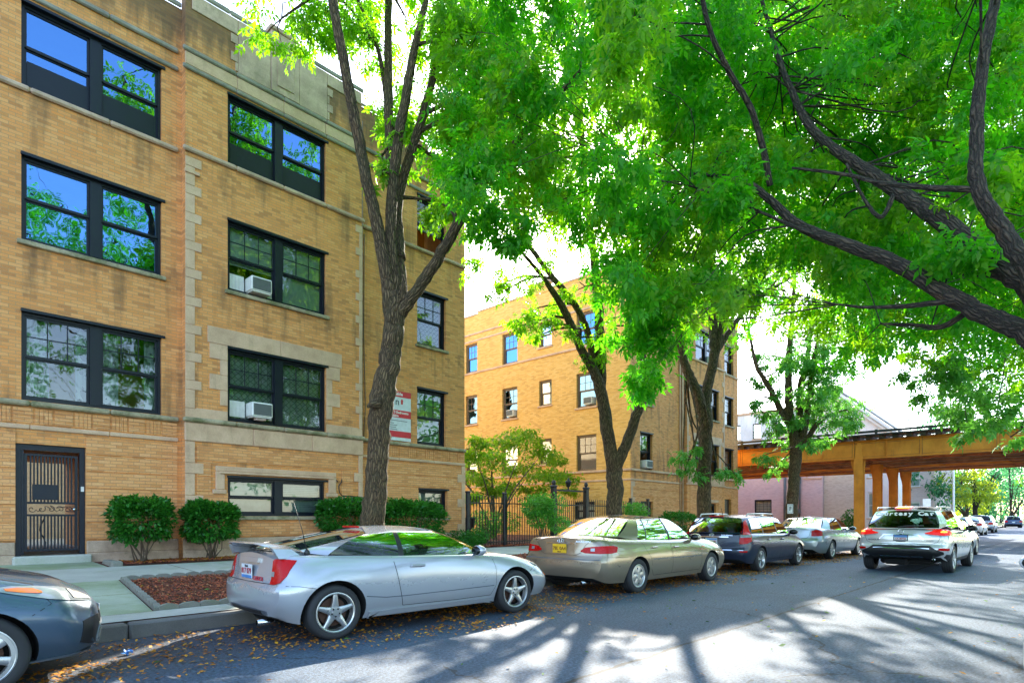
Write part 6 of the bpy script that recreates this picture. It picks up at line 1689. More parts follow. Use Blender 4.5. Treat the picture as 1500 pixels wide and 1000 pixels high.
    # ---- wheels: wheel > tyre, rim
    def wheels(s):
        sp = s.sp; r = sp['wr']; tw = sp.get('tw', .205); rimr = sp.get('rim', .2); style = sp.get('style', 'star5')
        for wx in sp['wx']:
            for sg in (-1, 1):
                w = bpy.data.objects.new('wheel', None); link(w, s.t); w.location = (wx * KX, sg * (sp['hw'] - .022) * KX, r * KZ)
                w.rotation_euler = (0, 0, 0 if sg < 0 else math.pi)
                if sg < 0 and sp.get('steer') and wx > 0: w.rotation_euler.z = sp['steer']
                a0 = random.uniform(0, 1.2) if not sp.get('a0') else sp['a0'][0 if wx < 0 else 1]
                # local: the outside faces -y
                Q = lambda vs: [(v[0] * 1.0, v[1], v[2] * .95) for v in vs]
                b = MB(); t = MB(); rt = rimr + .012
                t.lathe([(rt - .01, .02), (rt + .004, .0), (rt + .02, -.004), (r - .035, -.006), (r - .012, .008), (r - .003, .028), (r, .05), (r, tw - .05), (r - .003, tw - .028), (r - .02, tw - .004), (rt, tw), (rt - .02, tw - .01)], 48, 'y')
                for g in (.055, .10, .15): t.lathe([(r + .0006, g), (r + .0006, g + .008)], 48, 'y', m=1)
                b.add(Q(t.v), t.f, 0, True); b.m = t.m; b.sm = t.sm
                b.build('tyre', [MAT['tyre'], MAT['blackmat']], w, local=True, sharp=40)
                q = MB()
                q.lathe([(rimr - .03, .06), (rimr - .016, .022), (rimr - .012, .008), (rimr, .002), (rimr + .010, .004), (rimr + .013, .018)], 48, 'y')
                def spoke(ang, w0, w1, r0, r1, y0, y1, th=.035):
                    c, d = math.cos(ang), math.sin(ang); vs = []
                    for rr, ww, yy in ((r0, w0, y0), ((r0 + r1) / 2, (w0 + w1) / 2 * .9, (y0 + y1) / 2 - .006), (r1, w1, y1)):
                        for (k, dy) in ((-1, .006), (-.55, .0), (.55, .0), (1, .006), (1, th), (-1, th)):
                            vs.append((rr * c - k * ww / 2 * d, yy + dy, rr * d + k * ww / 2 * c))
                    q.add(vs, [(i * 6 + j, i * 6 + (j + 1) % 6, (i + 1) * 6 + (j + 1) % 6, (i + 1) * 6 + j) for i in range(2) for j in range(6)], 0, False)
                hub = .058
                if style == 'star5':
                    for k in range(5): spoke(a0 + k * 1.2566, .098, .044, .035, rimr - .008, .022, .012)
                    hub = .072
                elif style == 'disc6':
                    for k in range(6): spoke(a0 + k * 1.0472, .115, .125, .03, rimr - .008, .012, .014, .02)
                    q.lathe([(rimr - .012, .012), (rimr - .045, .010), (rimr - .05, .02)], 36, 'y'); hub = .10
                elif style == 'twin5':
                    for k in range(5):
                        for e in (-.15, .15): spoke(a0 + k * 1.2566 + e, .038, .03, .04, rimr - .006, .016, .012)
                elif style == 'cover9':
                    for k in range(9): spoke(a0 + k * .69813, .06, .085, .04, rimr - .006, .012, .016, .02)
                    hub = .08
                elif style == 'slat10':
                    for k in range(7): spoke(a0 + k * .8976, .055, .075, .03, rimr - .004, .006, .01, .03)
                    q.lathe([(rimr, .004), (rimr - .03, .003), (rimr - .034, .014)], 40, 'y'); hub = .07
                else:
                    for k in range(5):
                        for e in (-.21, .21): spoke(a0 + k * 1.2566 + e, .04, .045, .05, rimr - .006, .018, .012)
                q.lathe([(0, .004), (hub * .5, .004), (hub * .55, .012), (hub, .014), (hub + .006, .05)], 24, 'y')
                b = MB(); b.add(Q(q.v), q.f); b.sm = q.sm
                ri = b.build('rim', MAT['alloy'], w, local=True, sharp=30)
                q = MB()
                for k in range(5):
                    a = a0 + .628 + k * 1.2566; q.lathe([(0, .006), (.011, .006), (.011, .02)], 8, 'y', (.045 * math.cos(a), .004, .045 * math.sin(a)))
                b = MB(); b.add(Q(q.v), q.f); b.build('wheel_nut', MAT['blackmat'], ri, local=True)
                q = MB(); q.lathe([(0, .085), (rimr - .06, .085), (rimr - .06, .10)], 32, 'y'); q.lathe([(rimr - .02, .03), (rimr - .02, .17)], 32, 'y', m=1); q.lathe([(0, .12), (rimr - .02, .12)], 24, 'y', m=1)
                b = MB(); b.add(Q(q.v), q.f); b.m = q.m; b.build('brake_disc', [MAT['rustdisc'], MAT['blackmat']], w, local=True, sharp=40)

# station rows: x, z bottom, w bottom, z widest, w widest, z shoulder, w shoulder, z top centre
def coupe_spec():
    return dict(hw=.868, wx=(-1.30, 1.30), wr=.315, arch=.365, rim=.222, tw=.215, style='star5', a0=(.31, .31), rr=.95, fr=1.0,
      st=[(-1.94, .30, .60, .58, .74, .90, .60, 1.0), (-1.83, .235, .70, .60, .80, .955, .655, 1.02), (-1.65, .21, .76, .61, .845, .965, .70, 1.015), (-1.3, .20, .78, .62, .868, .955, .765, 1.0), (-.6, .20, .775, .60, .862, .925, .79, .96), (0, .20, .775, .58, .858, .905, .80, .94), (.6, .20, .775, .57, .862, .885, .795, .93), (1.0, .20, .775, .57, .866, .865, .775, .925), (1.3, .21, .77, .57, .868, .835, .74, .885), (1.7, .22, .75, .54, .845, .745, .69, .795), (2.0, .23, .70, .48, .79, .63, .62, .69), (2.205, .26, .60, .42, .66, .55, .50, .59)],
      rear=[(.20, .10), (.30, .035), (.42, .0), (.62, .0), (.655, .035), (.70, .06), (.98, .10), (1.1, .12)], front=[(.2, .06), (.35, 0), (.5, 0), (.62, .10), (.9, .35)],
      gh=dict(v0=.04, v1=.06, bulge=.03, rb=.35, crown=.022, roofz=[1.262, 1.287, 1.258], seat=(-.25, -.80, .84), pts=[
        ('screen', (1.20, 0, .925), (.28, 0, 1.262)), ('p', (.78, .665, .895), (.16, .50, 1.236)), ('gA', (.69, .735, .885), (.10, .555, 1.222), (.05, .0, .02)),
        ('black', (-.42, .770, .918), (-.40, .575, 1.238)), ('gB', (-.49, .770, .92), (-.46, .575, 1.238)), ('p', (-1.34, .735, .972), (-.80, .58, 1.205), (-.04, .02, .03)),
        ('rear', (-1.64, .56, 1.015), (-.66, .49, 1.232)), ('end', (-1.77, 0, 1.03), (-.60, 0, 1.262))]))

def saloon_spec(**kw):
    d = dict(hw=.91, wx=(-1.36, 1.36), wr=.322, arch=.362, rim=.205, tw=.205, style='disc6', rr=.9, fr=.9,
      st=[(-2.43, .33, .66, .60, .80, .93, .70, 1.05), (-2.30, .26, .76, .60, .86, 1.00, .76, 1.075), (-2.0, .23, .80, .62, .90, 1.0, .79, 1.075), (-1.36, .22, .82, .62, .91, .985, .81, 1.06), (-.5, .21, .82, .60, .91, .96, .825, 1.02), (.4, .21, .82, .60, .91, .95, .82, 1.0), (1.0, .21, .82, .60, .91, .94, .80, 1.0), (1.36, .22, .815, .60, .91, .92, .77, .975), (1.8, .23, .79, .58, .89, .86, .73, .91), (2.15, .24, .74, .52, .83, .76, .66, .81), (2.35, .28, .62, .48, .72, .68, .54, .72)],
      rear=[(.2, .10), (.32, .03), (.45, 0), (.66, 0), (.69, .035), (.74, .05), (1.02, .09), (1.1, .12)], front=[(.2, .06), (.35, 0), (.55, 0), (.7, .08), (.95, .25)],
      gh=dict(v0=.05, v1=.07, bulge=.035, rb=.4, crown=.03, roofz=[1.425, 1.442, 1.42], seat=(-.25, -1.0, .98), pts=[
        ('screen', (1.18, 0, 1.0), (.28, 0, 1.42)), ('p', (.76, .70, .96), (.14, .54, 1.39)), ('gA', (.66, .79, .95), (.08, .60, 1.378), (.03, 0, .01)),
        ('black', (-.16, .81, .96), (-.22, .62, 1.40)), ('gB', (-.24, .81, .96), (-.28, .62, 1.40)), ('black', (-.98, .805, .972), (-.86, .61, 1.386)), ('gC', (-1.02, .805, .972), (-.89, .61, 1.384)),
        ('p', (-1.26, .795, .985), (-.98, .60, 1.37), (-.03, 0, .02)), ('rear', (-1.68, .66, 1.05), (-1.12, .52, 1.378)), ('end', (-1.90, 0, 1.075), (-1.20, 0, 1.42))]))
    d.update(kw); return d

def estate_spec():
    return dict(hw=.882, wx=(-1.35, 1.35), wr=.318, arch=.358, rim=.215, tw=.205, style='twin5', rr=.8, fr=1.0,
      st=[(-2.225, .34, .64, .62, .76, .95, .70, .98), (-2.1, .26, .74, .64, .83, .985, .75, 1.0), (-1.8, .23, .78, .66, .87, .99, .785, 1.0), (-1.35, .22, .79, .66, .882, .985, .80, 1.0), (-.5, .21, .79, .62, .878, .965, .805, .99), (.4, .21, .79, .61, .878, .95, .80, .98), (1.0, .21, .79, .61, .88, .94, .775, 1.0), (1.35, .22, .785, .60, .882, .92, .74, .985), (1.75, .23, .76, .58, .86, .85, .69, .91), (2.05, .25, .70, .52, .80, .75, .62, .80), (2.25, .30, .60, .48, .68, .67, .50, .71)],
      rear=[(.2, .12), (.34, .03), (.46, 0), (.60, 0), (.63, .03), (.8, .04), (1.0, .07)], front=[(.2, .06), (.35, 0), (.55, 0), (.7, .10), (.95, .3)],
      gh=dict(v0=.06, v1=.07, bulge=.03, rb=.5, crown=.025, roofz=[1.43, 1.475, 1.46], seat=(-.1, -.95, .98), pts=[
        ('screen', (1.28, 0, .99), (.48, 0, 1.45)), ('p', (.92, .67, .95), (.34, .54, 1.425)), ('gA', (.84, .755, .94), (.26, .60, 1.412), (.04, 0, .015)),
        ('black', (-.05, .785, .955), (-.12, .62, 1.44)), ('gB', (-.13, .785, .955), (-.18, .62, 1.44)), ('black', (-.98, .78, .968), (-1.0, .61, 1.435)), ('gC', (-1.06, .78, .97), (-1.06, .61, 1.434)),
        ('p', (-1.74, .765, 1.0), (-1.52, .595, 1.41)), ('rear', (-2.04, .66, 1.005), (-1.80, .55, 1.40)), ('end', (-2.16, 0, 1.01), (-1.90, 0, 1.43))]))

def suv_spec():
    return dict(hw=.92, wx=(-1.35, 1.35), wr=.355, arch=.402, rim=.235, tw=.22, style='twin10', rr=.8, fr=.9, rearglass='darkcarglass', clad='black',
      st=[(-2.23, .52, .66, .78, .82, 1.06, .74, 1.10), (-2.12, .40, .76, .76, .88, 1.10, .79, 1.12), (-1.8, .32, .82, .76, .915, 1.10, .83, 1.12), (-1.35, .28, .83, .76, .92, 1.09, .84, 1.11), (-.5, .26, .83, .72, .92, 1.06, .84, 1.09), (.4, .26, .83, .71, .92, 1.04, .835, 1.08), (1.0, .26, .83, .71, .92, 1.03, .81, 1.10), (1.35, .27, .82, .72, .92, 1.02, .78, 1.08), (1.8, .29, .79, .70, .895, .98, .73, 1.02), (2.2, .32, .72, .62, .82, .88, .66, .91), (2.42, .38, .62, .56, .70, .78, .55, .80)],
      rear=[(.3, .16), (.42, .05), (.52, 0), (.68, 0), (.72, .05), (.9, .05), (1.05, .08), (1.2, .12)], front=[(.25, .10), (.4, 0), (.65, 0), (.85, .06), (1.1, .25)],
      gh=dict(v0=.05, v1=.06, bulge=.035, rb=.5, crown=.03, roofz=[1.63, 1.672, 1.655], seat=(-.05, -.95, 1.10), pts=[
        ('screen', (1.25, 0, 1.10), (.45, 0, 1.635)), ('p', (.88, .70, 1.05), (.32, .57, 1.605)), ('gA', (.80, .80, 1.04), (.24, .64, 1.59), (.04, 0, .015)),
        ('black', (-.10, .82, 1.06), (-.16, .66, 1.62)), ('gB', (-.18, .82, 1.06), (-.22, .66, 1.62)), ('black', (-1.0, .82, 1.09), (-1.02, .65, 1.61)), ('gC', (-1.08, .815, 1.10), (-1.08, .65, 1.608)),
        ('p', (-1.62, .80, 1.20), (-1.48, .635, 1.575)), ('rear', (-2.02, .71, 1.13), (-1.78, .59, 1.575)), ('end', (-2.14, 0, 1.12), (-1.90, 0, 1.625))]))

def hatch_spec(**kw):
    d = dict(hw=.88, wx=(-1.30, 1.30), wr=.315, arch=.355, rim=.205, tw=.2, style='slat10', rr=.8, fr=1.0,
      st=[(-2.10, .36, .62, .62, .76, .96, .70, .99), (-1.95, .26, .74, .64, .84, 1.0, .75, 1.02), (-1.6, .22, .78, .64, .87, 1.0, .785, 1.02), (-1.3, .22, .79, .64, .88, .995, .80, 1.02), (-.5, .21, .79, .62, .878, .98, .805, 1.0), (.4, .21, .79, .61, .878, .97, .80, 1.0), (.95, .21, .79, .61, .88, .96, .775, 1.03), (1.3, .22, .785, .62, .88, .93, .74, 1.0), (1.62, .23, .76, .60, .865, .86, .70, .93), (1.94, .24, .71, .54, .81, .77, .64, .84), (2.15, .28, .60, .48, .70, .66, .54, .74)],
      rear=[(.2, .12), (.34, .03), (.46, 0), (.62, 0), (.66, .04), (.8, .05), (1.0, .08)], front=[(.2, .08), (.30, .01), (.5, 0), (.62, .03), (.95, .25)],
      gh=dict(v0=.06, v1=.07, bulge=.03, rb=.5, crown=.025, roofz=[1.46, 1.49, 1.465], seat=(-.1, -.9, 1.0), pts=[
        ('screen', (1.30, 0, 1.03), (.50, 0, 1.47)), ('p', (.95, .67, .97), (.36, .54, 1.445)), ('gA', (.86, .755, .96), (.28, .60, 1.43), (.04, 0, .015)),
        ('black', (-.05, .785, .975), (-.12, .62, 1.455)), ('gB', (-.13, .785, .975), (-.18, .62, 1.455)), ('p', (-1.15, .78, .99), (-1.0, .61, 1.44)),
        ('rear', (-1.88, .66, 1.025), (-1.55, .55, 1.42)), ('end', (-2.02, 0, 1.03), (-1.66, 0, 1.455))]))
    d.update(kw); return d

# ---------------- silver coupe (nearest whole car)
c = Car('parked_coupe', 'silver blue two door coupe with a tail spoiler and star wheels, parked at the kerb', 'car', (4.93, 6.72, 0), R(-3.2), coupe_spec(), 'silver', 'cars parked along the left kerb')
c.under()
tl = c.patch('tail_light', 'red', 205, [(.525, .665, .925), (.55, .655, .935), (.62, .66, .935), (.68, .685, .935), (.73, .76, .93), (.765, .89, .925)], off=.010, mirror=True)
c.patch('reversing_lamp', 'clear', 205, [(.53, .745, .80), (.572, .745, .80)], off=.016, rows=2, mirror=True, skirt=.0)
c.seams([(-90, [(-.60, .92), (-.58, .80), (-.53, .55), (-.47, .31)]), (-90, [(-.47, .31), (.30, .30), (.86, .31)]), (-90, [(.86, .31), (.93, .45), (.93, .70), (.88, .88)], .005), (180, [(-.62, .665), (.62, .665)]),
         (-90, [(-1.85, .655), (-1.68, .645), (-1.52, .61)], .005), (-90, [(1.55, .60), (1.68, .66), (1.80, .69)], .006)])
b = MB()                                      # body line and sill moulding
c.seam(b, -90, [(-.95, .47), (-.7, .435), (-.45, .43), (.2, .435), (.9, .445)], .012, .001); b.build('side_moulding', MAT['trimgrey'], c.t, local=True)
c.patch('side_skirt', c.paint, -90, [(-.90, .20, .285), (-.4, .195, .29), (.3, .195, .285), (.90, .20, .285)], off=.03, rows=3, mirror=True)
c.patch('bumper_insert', 'trimgrey', 180, [(-.52, .30, .36), (-.3, .28, .37), (.3, .28, .37), (.52, .30, .36)], off=.004, rows=3)
c.patch('bumper_vent', 'black', 180, [(-.40, .315, .355), (.40, .315, .355)], off=.010, rows=2)
o, M = c.plate(180, 0, .78, .305, .155, 'plate_w', [('#', 'plate_b', 0, -.06, (.29, .032)), ('817 079', 'ink_red', .085, .0), ('Illinois', 'ink_dk', .035, .056)])
c.patch('plate_hood', c.paint, 180, [(-.24, .885, .935), (0, .88, .94), (.24, .885, .935)], off=.03, rows=3)
c.badge(180, .27, .705, 'CELICA', 'ink_red', .055, 1.25, .003)
b = MB()                                      # spoiler: wing on two legs
wing = []
for k in range(25):
    y = -.63 + 1.26 * k / 24; q = abs(y) / .63; z = 1.10 - .10 * max(0, (q - .55) / .45) ** 2.0; xx = -1.84 + .22 * max(0, (q - .5) / .5) ** 2
    wing.append([(xx + a, y, z + h) for a, h in ((-.13, .012), (-.10, .026), (0, .022), (.12, .0), (.15, -.012), (.06, -.012), (-.08, -.004))])
vs = [p for w in wing for p in w]; k = 7
b.add(c.S(vs), [(i * k + j, i * k + (j + 1) % k, (i + 1) * k + (j + 1) % k, (i + 1) * k + j) for i in range(24) for j in range(k)], 0, True)
for sg in (-1, 1):
    b.add(c.S([(-1.88, sg * .54, 1.085), (-1.68, sg * .54, 1.08), (-1.56, sg * .57, .97), (-1.82, sg * .57, .97), (-1.87, sg * .62, 1.06), (-1.68, sg * .62, 1.05), (-1.56, sg * .65, .95), (-1.82, sg * .65, .95)]), [(0, 1, 2, 3), (7, 6, 5, 4), (0, 4, 5, 1), (1, 5, 6, 2), (2, 6, 7, 3), (3, 7, 4, 0)])
b.build('spoiler', c.paint, c.t, local=True, sharp=40)
c.box_on('brake_light', 'red', -.70, -.64, -.16, .16, 1.275, 1.30, .008)
c.handle(-.28, .80, .20); c.mirrors(.60, .80, .955); c.exhaust(-1.95, -.42, .225, .036)
c.patch('headlight', 'clear', -40, [(-.92, .70, .72), (-.80, .63, .715), (-.66, .60, .68), (-.55, .60, .63)], off=.008, mirror=True)
c.patch('side_marker', 'amber', -70, [(-.50, .50, .54), (-.42, .50, .545)], off=.012, rows=2, mirror=True)
b = MB(); p, _ = c.hit(R(-120), -.30, .98); p = Vector((-1.52 * KX, -.64 * KX, 1.0 * KZ)); b.tube([p, p + Vector((-.06, -.01, .25)), p + Vector((-.16, -.02, .55))], [.006, .004, .003], 6); b.lathe([(0, -.02), (.035, -.02), (.028, .02), (.012, .05), (0, .055)], 10, 'z', p); b.build('aerial', MAT['black'], c.t, local=True)
b = MB(); q = [(-1.88, -.05, 1.06), (-1.70, .12, 1.085), (-1.5, .36, 1.10)]; b.tube(c.S(q), .012, 5); b.build('wiper', MAT['black'], c.t, local=True)

# ---------------- beige saloon
c = Car('parked_saloon', 'champagne beige four door saloon with a yellow rear plate', 'car', (10.80, 6.60, 0), R(-.5), saloon_spec(), 'beige', 'cars parked along the left kerb')
c.under()
c.patch('tail_light', 'red', 200, [(.42, .80, .82), (.50, .775, .875), (.66, .77, .895), (.80, .77, .905), (.92, .775, .905), (.965, .79, .88)], off=.010, mirror=True)
c.patch('reversing_lamp', 'clear', 200, [(.60, .81, .86), (.67, .81, .865)], off=.015, rows=2, skirt=0, mirror=True)
c.seams([(180, [(-.62, 1.02), (-.50, .92), (-.42, .78), (-.34, .735), (.34, .735), (.42, .78), (.50, .92), (.62, 1.02)]), (-90, [(-.26, .955), (-.24, .6), (-.22, .30)]), (-90, [(.74, .94), (.86, .75), (.90, .5), (.88, .30)]), (-90, [(-.22, .30), (.88, .30)]),
         (-90, [(-1.22, .975), (-1.12, .80), (-1.0, .66), (-.95, .5)]), (-90, [(-.22, .30), (-.85, .30), (-.95, .42)]), (-90, [(-2.30, .71), (-2.0, .70), (-1.72, .69)], .005)])
b = MB(); c.seam(b, -90, [(-.92, .615), (.9, .60)], .016, .004); c.seam(b, 180, [(-.78, .66), (.78, .66)], .012, .003, False); b.build('side_moulding', MAT['trimgrey'], c.t, local=True)
c.patch('plate_recess', 'greysilver' if False else c.paint, 180, [(-.30, .765, .925), (.30, .765, .925)], off=.001, rows=3, skirt=0)
c.patch('boot_trim', 'chrome', 180, [(-.30, .93, .945), (-.2, .93, .958), (.2, .93, .958), (.30, .93, .945)], off=.016, rows=2)
c.plate(180, 0, .845, .305, .155, 'plate_y', [('78L 0A4', 'ink_br', .085, .0), ('Illinois', 'ink_br', .03, -.055)])
c.emblem(180, 0, .985, 't'); c.badge(180, .45, .975, 'AVALON', 'chrome', .045, 1.6); c.badge(180, -.56, .97, 'XLS', 'chrome', .04, 1.3)
c.handle(.02 - .12, .82, .19); c.handle(-.86, .84, .19); c.mirrors(.60, .82, 1.0)
c.patch('headlight', 'clear', -40, [(-.98, .72, .78), (-.84, .66, .79), (-.68, .63, .76), (-.56, .63, .71)], off=.008, mirror=True)
c.patch('side_marker', 'amber', -70, [(-.62, .62, .65), (-.48, .62, .65)], off=.010, rows=2, mirror=True)
c.patch('side_marker', 'amber', -90, [(.96, .775, .80), (1.05, .775, .80)], off=.010, rows=2, mirror=True)
c.exhaust(-2.45, -.5, .25)

# ---------------- navy estate
c = Car('parked_estate', 'dark navy estate car with roof rails and tall red tail lights', 'car', (16.62, 6.66, 0), R(.6), estate_spec(), 'navy', 'cars parked along the left kerb')
c.under()
c.patch('tail_light', 'red', 205, [(.62, .74, .82), (.66, .74, 1.05), (.71, .74, 1.30), (.78, .75, 1.36), (.84, .78, 1.10), (.89, .82, .95)], off=.012, rows=10, mirror=True)
c.patch('reversing_lamp', 'clear', 205, [(.645, .90, .965), (.75, .90, .965), (.87, .905, .965)], off=.018, rows=2, skirt=0, mirror=True)
c.seams([(-90, [(-.10, .96), (-.10, .6), (-.06, .30)]), (-90, [(.86, .93), (.92, .7), (.90, .30)]), (-90, [(-.06, .30), (.90, .30)]), (-90, [(-1.06, .97), (-1.0, .75), (-.92, .5)]), (-90, [(-.06, .30), (-.85, .30)]), (180, [(-.66, .62), (.66, .62)]), (180, [(-.66, .62), (-.64, .95)]), (180, [(.66, .62), (.64, .95)])])
c.patch('tailgate_trim', 'chrome', 180, [(-.40, .90, .925), (0, .90, .93), (.40, .90, .925)], off=.018, rows=2)
c.patch('bumper_strip', 'chrome', 180, [(-.74, .575, .595), (.74, .575, .595)], off=.010, rows=2); c.patch('reflector', 'red', 200, [(.64, .53, .57), (.80, .53, .57)], off=.010, rows=2, mirror=True)
c.plate(180, 0, .80, .305, .155, 'plate_w', [('#', 'plate_b', 0, .05, (.29, .03)), ('K94 2181', 'ink_red', .07, -.01)])
c.emblem(180, 0, .96, 'h'); c.badge(180, .36, .955, 'TOURING', 'chrome', .045, 1.4)
c.handle(-.88, .83, .18); c.handle(.06, .82, .18); c.mirrors(.80, .79, 1.0, MAT['black'])
for sg in (-1, 1):
    b = MB(); b.tube(c.S([(-1.55, sg * .575, 1.44), (-1.50, sg * .575, 1.505), (-.6, sg * .59, 1.525), (.1, sg * .59, 1.51), (.17, sg * .585, 1.455)]), .018, 8); b.bevbox(-.62 * KX, -.50 * KX, sg * .575 * KX - .03, sg * .575 * KX + .03, 1.44 * KZ, 1.52 * KZ, .015); b.build('roof_rail', MAT['alloy'], c.t, local=True)
c.box_on('brake_light', 'red', -1.94, -1.87, -.18, .18, 1.435, 1.465, .01)
b = MB(); q = Vector((-1.72 * KX, -.08, 1.475 * KZ)); b.tube([q, q + Vector((-.10, 0, .18))], [.008, .004], 6); b.build('aerial', MAT['black'], c.t, local=True)
c.patch('headlight', 'clear', -40, [(-1.0, .72, .78), (-.82, .64, .78), (-.66, .62, .72)], off=.008, mirror=True)

# ---------------- grey silver saloon
c = Car('parked_saloon', 'grey silver saloon with a high boot parked beside the F notice tree', 'car', (22.72, 6.68, 0), R(-1.4),
        saloon_spec(hw=.92, wx=(-1.375, 1.375), wr=.325, arch=.368, style='cover9', rim=.215,
          st=[(-2.50, .36, .66, .64, .80, .98, .70, 1.08), (-2.36, .27, .76, .64, .87, 1.04, .76, 1.105), (-2.0, .23, .80, .66, .91, 1.04, .79, 1.10), (-1.36, .22, .82, .66, .92, 1.015, .81, 1.08), (-.5, .21, .82, .62, .92, .98, .825, 1.03), (.4, .21, .82, .60, .92, .955, .82, 1.0), (1.0, .21, .82, .60, .92, .94, .80, 1.0), (1.36, .22, .815, .60, .92, .92, .77, .97), (1.8, .23, .79, .58, .89, .85, .73, .90), (2.15, .24, .74, .52, .83, .76, .66, .81), (2.34, .28, .62, .48, .72, .68, .54, .72)]), 'greysilver', 'cars parked along the left kerb')
c.under()
c.patch('tail_light', 'red', 200, [(.62, .80, .97), (.72, .80, 1.01), (.86, .81, 1.0), (.94, .82, .95)], off=.010, mirror=True); c.patch('tail_lamp_edge', 'clear', 200, [(.91, .82, .975), (.94, .83, .94)], off=.016, rows=3, skirt=0, mirror=True)
c.seams([(180, [(-.60, 1.03), (-.56, .80), (-.48, .73), (.48, .73), (.56, .80), (.60, 1.03)]), (-90, [(-.26, .97), (-.24, .6), (-.22, .30)]), (-90, [(.74, .94), (.86, .75), (.88, .30)]), (-90, [(-1.24, .99), (-1.1, .75), (-.98, .5)]), (-90, [(-.22, .30), (.88, .30)])])
c.plate(180, 0, .85, .305, .155, 'plate_w', [('#', 'plate_b', 0, -.05, (.29, .03)), ('A31 4760', 'ink_red', .07, .01)]); c.emblem(180, 0, 1.02, 'm')
c.handle(-.10, .83, .19, MAT['chrome']); c.handle(-.88, .85, .19, MAT['chrome']); c.mirrors(.60, .82, 1.02); c.exhaust(-2.44, -.45, .24)
c.patch('headlight', 'clear', -40, [(-.98, .72, .78), (-.84, .66, .79), (-.66, .63, .74)], off=.008, mirror=True)

# ---------------- bright silver SUV driving off
c = Car('sport_utility_car', 'bright silver sport utility car driving off with lit brake lights and a lettered rear window', 'car', (19.47, 3.12, 0), R(-.9), suv_spec(), 'brsilver')
c.under()
c.patch('tail_light', 'redglow', 205, [(.46, 1.01, 1.025), (.56, .985, 1.06), (.68, .97, 1.11), (.80, .96, 1.15), (.92, .965, 1.12), (1.04, .975, 1.04)], off=.014, mirror=True)
c.patch('bulb', 'orangeglow', 205, [(.74, 1.035, 1.055), (.80, 1.025, 1.075), (.87, 1.035, 1.06)], off=.022, rows=3, skirt=0, mirror=True)
c.patch('lamp_edge', 'clear', 205, [(.47, .985, 1.005), (.58, .96, .98), (.74, .94, .958), (.95, .945, .962)], off=.014, rows=2, skirt=0, mirror=True)
c.patch('bumper_cladding', 'black', 180, [(-.80, .50, .56), (-.66, .44, .62), (-.56, .40, .70), (0, .40, .715), (.56, .40, .70), (.66, .44, .62), (.80, .50, .56)], off=.018, rows=6)
c.patch('cladding', 'black', -90, [(-2.0, .42, .50), (-1.80, .34, .48), (-1.72, .34, .47)], off=.012, rows=3, mirror=True); c.patch('sill_cladding', 'black', -90, [(-.93, .27, .36), (.0, .27, .36), (.93, .27, .36)], off=.012, rows=3, mirror=True)
c.patch('skid_plate', 'chrome', 180, [(-.42, .425, .46), (0, .42, .465), (.42, .425, .46)], off=.03, rows=2); c.patch('chrome_strip', 'chrome', 180, [(-.55, .63, .645), (0, .615, .632), (.55, .63, .645)], off=.026, rows=2)
c.patch('reflector', 'red', 200, [(.70, .60, .65), (.92, .59, .65)], off=.018, rows=2, mirror=True)
c.seams([(180, [(-.74, 1.10), (-.74, .90), (-.70, .80), (-.58, .745), (.58, .745), (.70, .80), (.74, .90), (.74, 1.10)]), (-90, [(-.14, 1.06), (-.14, .6), (-.10, .37)]), (-90, [(.86, 1.02), (.92, .75), (.90, .37)]), (-90, [(-1.08, 1.10), (-1.02, .85), (-.95, .6)])])
b = MB(); c.seam(b, 180, [(-.44, .86), (-.34, .975), (.34, .975), (.44, .86)], .03, .012, False); b.build('plate_garnish', MAT['chrome'], c.t, local=True)
c.patch('tailgate_latch', 'black', 180, [(-.10, .80, .825), (0, .79, .83), (.10, .80, .825)], off=.006, rows=2)
c.plate(180, 0, .90, .305, .155, 'ink_dk', [('#', 'plate_b', 0, .035, (.27, .05)), ('#', 'plate_w', 0, -.025, (.27, .065)), ('AX 80723', 'ink_red', .055, -.026)])
c.emblem(180, 0, 1.055, 'n'); c.badge(180, -.55, .84, 'ROGUE', 'ink_dk', .05, 1.5); c.badge(180, .56, .83, 'AWD', 'ink_dk', .045, 1.3)
pR, nR = c.hit(R(180), 0, 1.50)
for i, ch in enumerate('Courtesy Car'):
    a = -.53 + i * .098
    if ch == ' ': continue
    p, n = c.hit(R(180), a, 1.50 + .012 * math.cos(a * 2.2)); n2, r2 = n, Vector((0, 0, 1)).cross(n).normalized(); u2 = n2.cross(r2)
    M = Matrix(((r2.x, u2.x, n2.x, p.x + n.x * .006), (r2.y, u2.y, n2.y, p.y + n.y * .006), (r2.z, u2.z, n2.z, p.z + n.z * .006), (0, 0, 0, 1)))
    text(ch, 'lettering', 'white', .155, M, c.t, ext=.001, bold=.007, sx=1.15)
c.patch('roof_spoiler', c.paint, 180, [(-.56, 1.60, 1.64), (-.3, 1.625, 1.67), (.3, 1.625, 1.67), (.56, 1.60, 1.64)], off=.05, rows=3, skirt=.04)
c.patch('brake_light', 'orangeglow', 180, [(-.12, 1.612, 1.628), (.12, 1.612, 1.628)], off=.066, rows=2)
c.patch('brake_lamp_frame', 'redglow', 180, [(-.16, 1.60, 1.64), (.16, 1.60, 1.64)], off=.06, rows=2)
b = MB(); b.tube(c.S([(-2.20, .05, 1.16), (-2.17, -.12, 1.20), (-2.15, -.44, 1.21)]), .022, 6); b.build('wiper', MAT['black'], c.t, local=True)
c.handle(.04, .92, .19); c.handle(-.88, .94, .19); c.mirrors(.78, .86, 1.12, MAT['black'], 1.15)
for sg in (-1, 1):
    b = MB(); b.tube(c.S([(-1.6, sg * .60, 1.62), (-1.5, sg * .60, 1.685), (-.6, sg * .61, 1.70), (.15, sg * .60, 1.685), (.24, sg * .59, 1.63)]), .016, 8); b.build('roof_rail', MAT['alloy'], c.t, local=True)
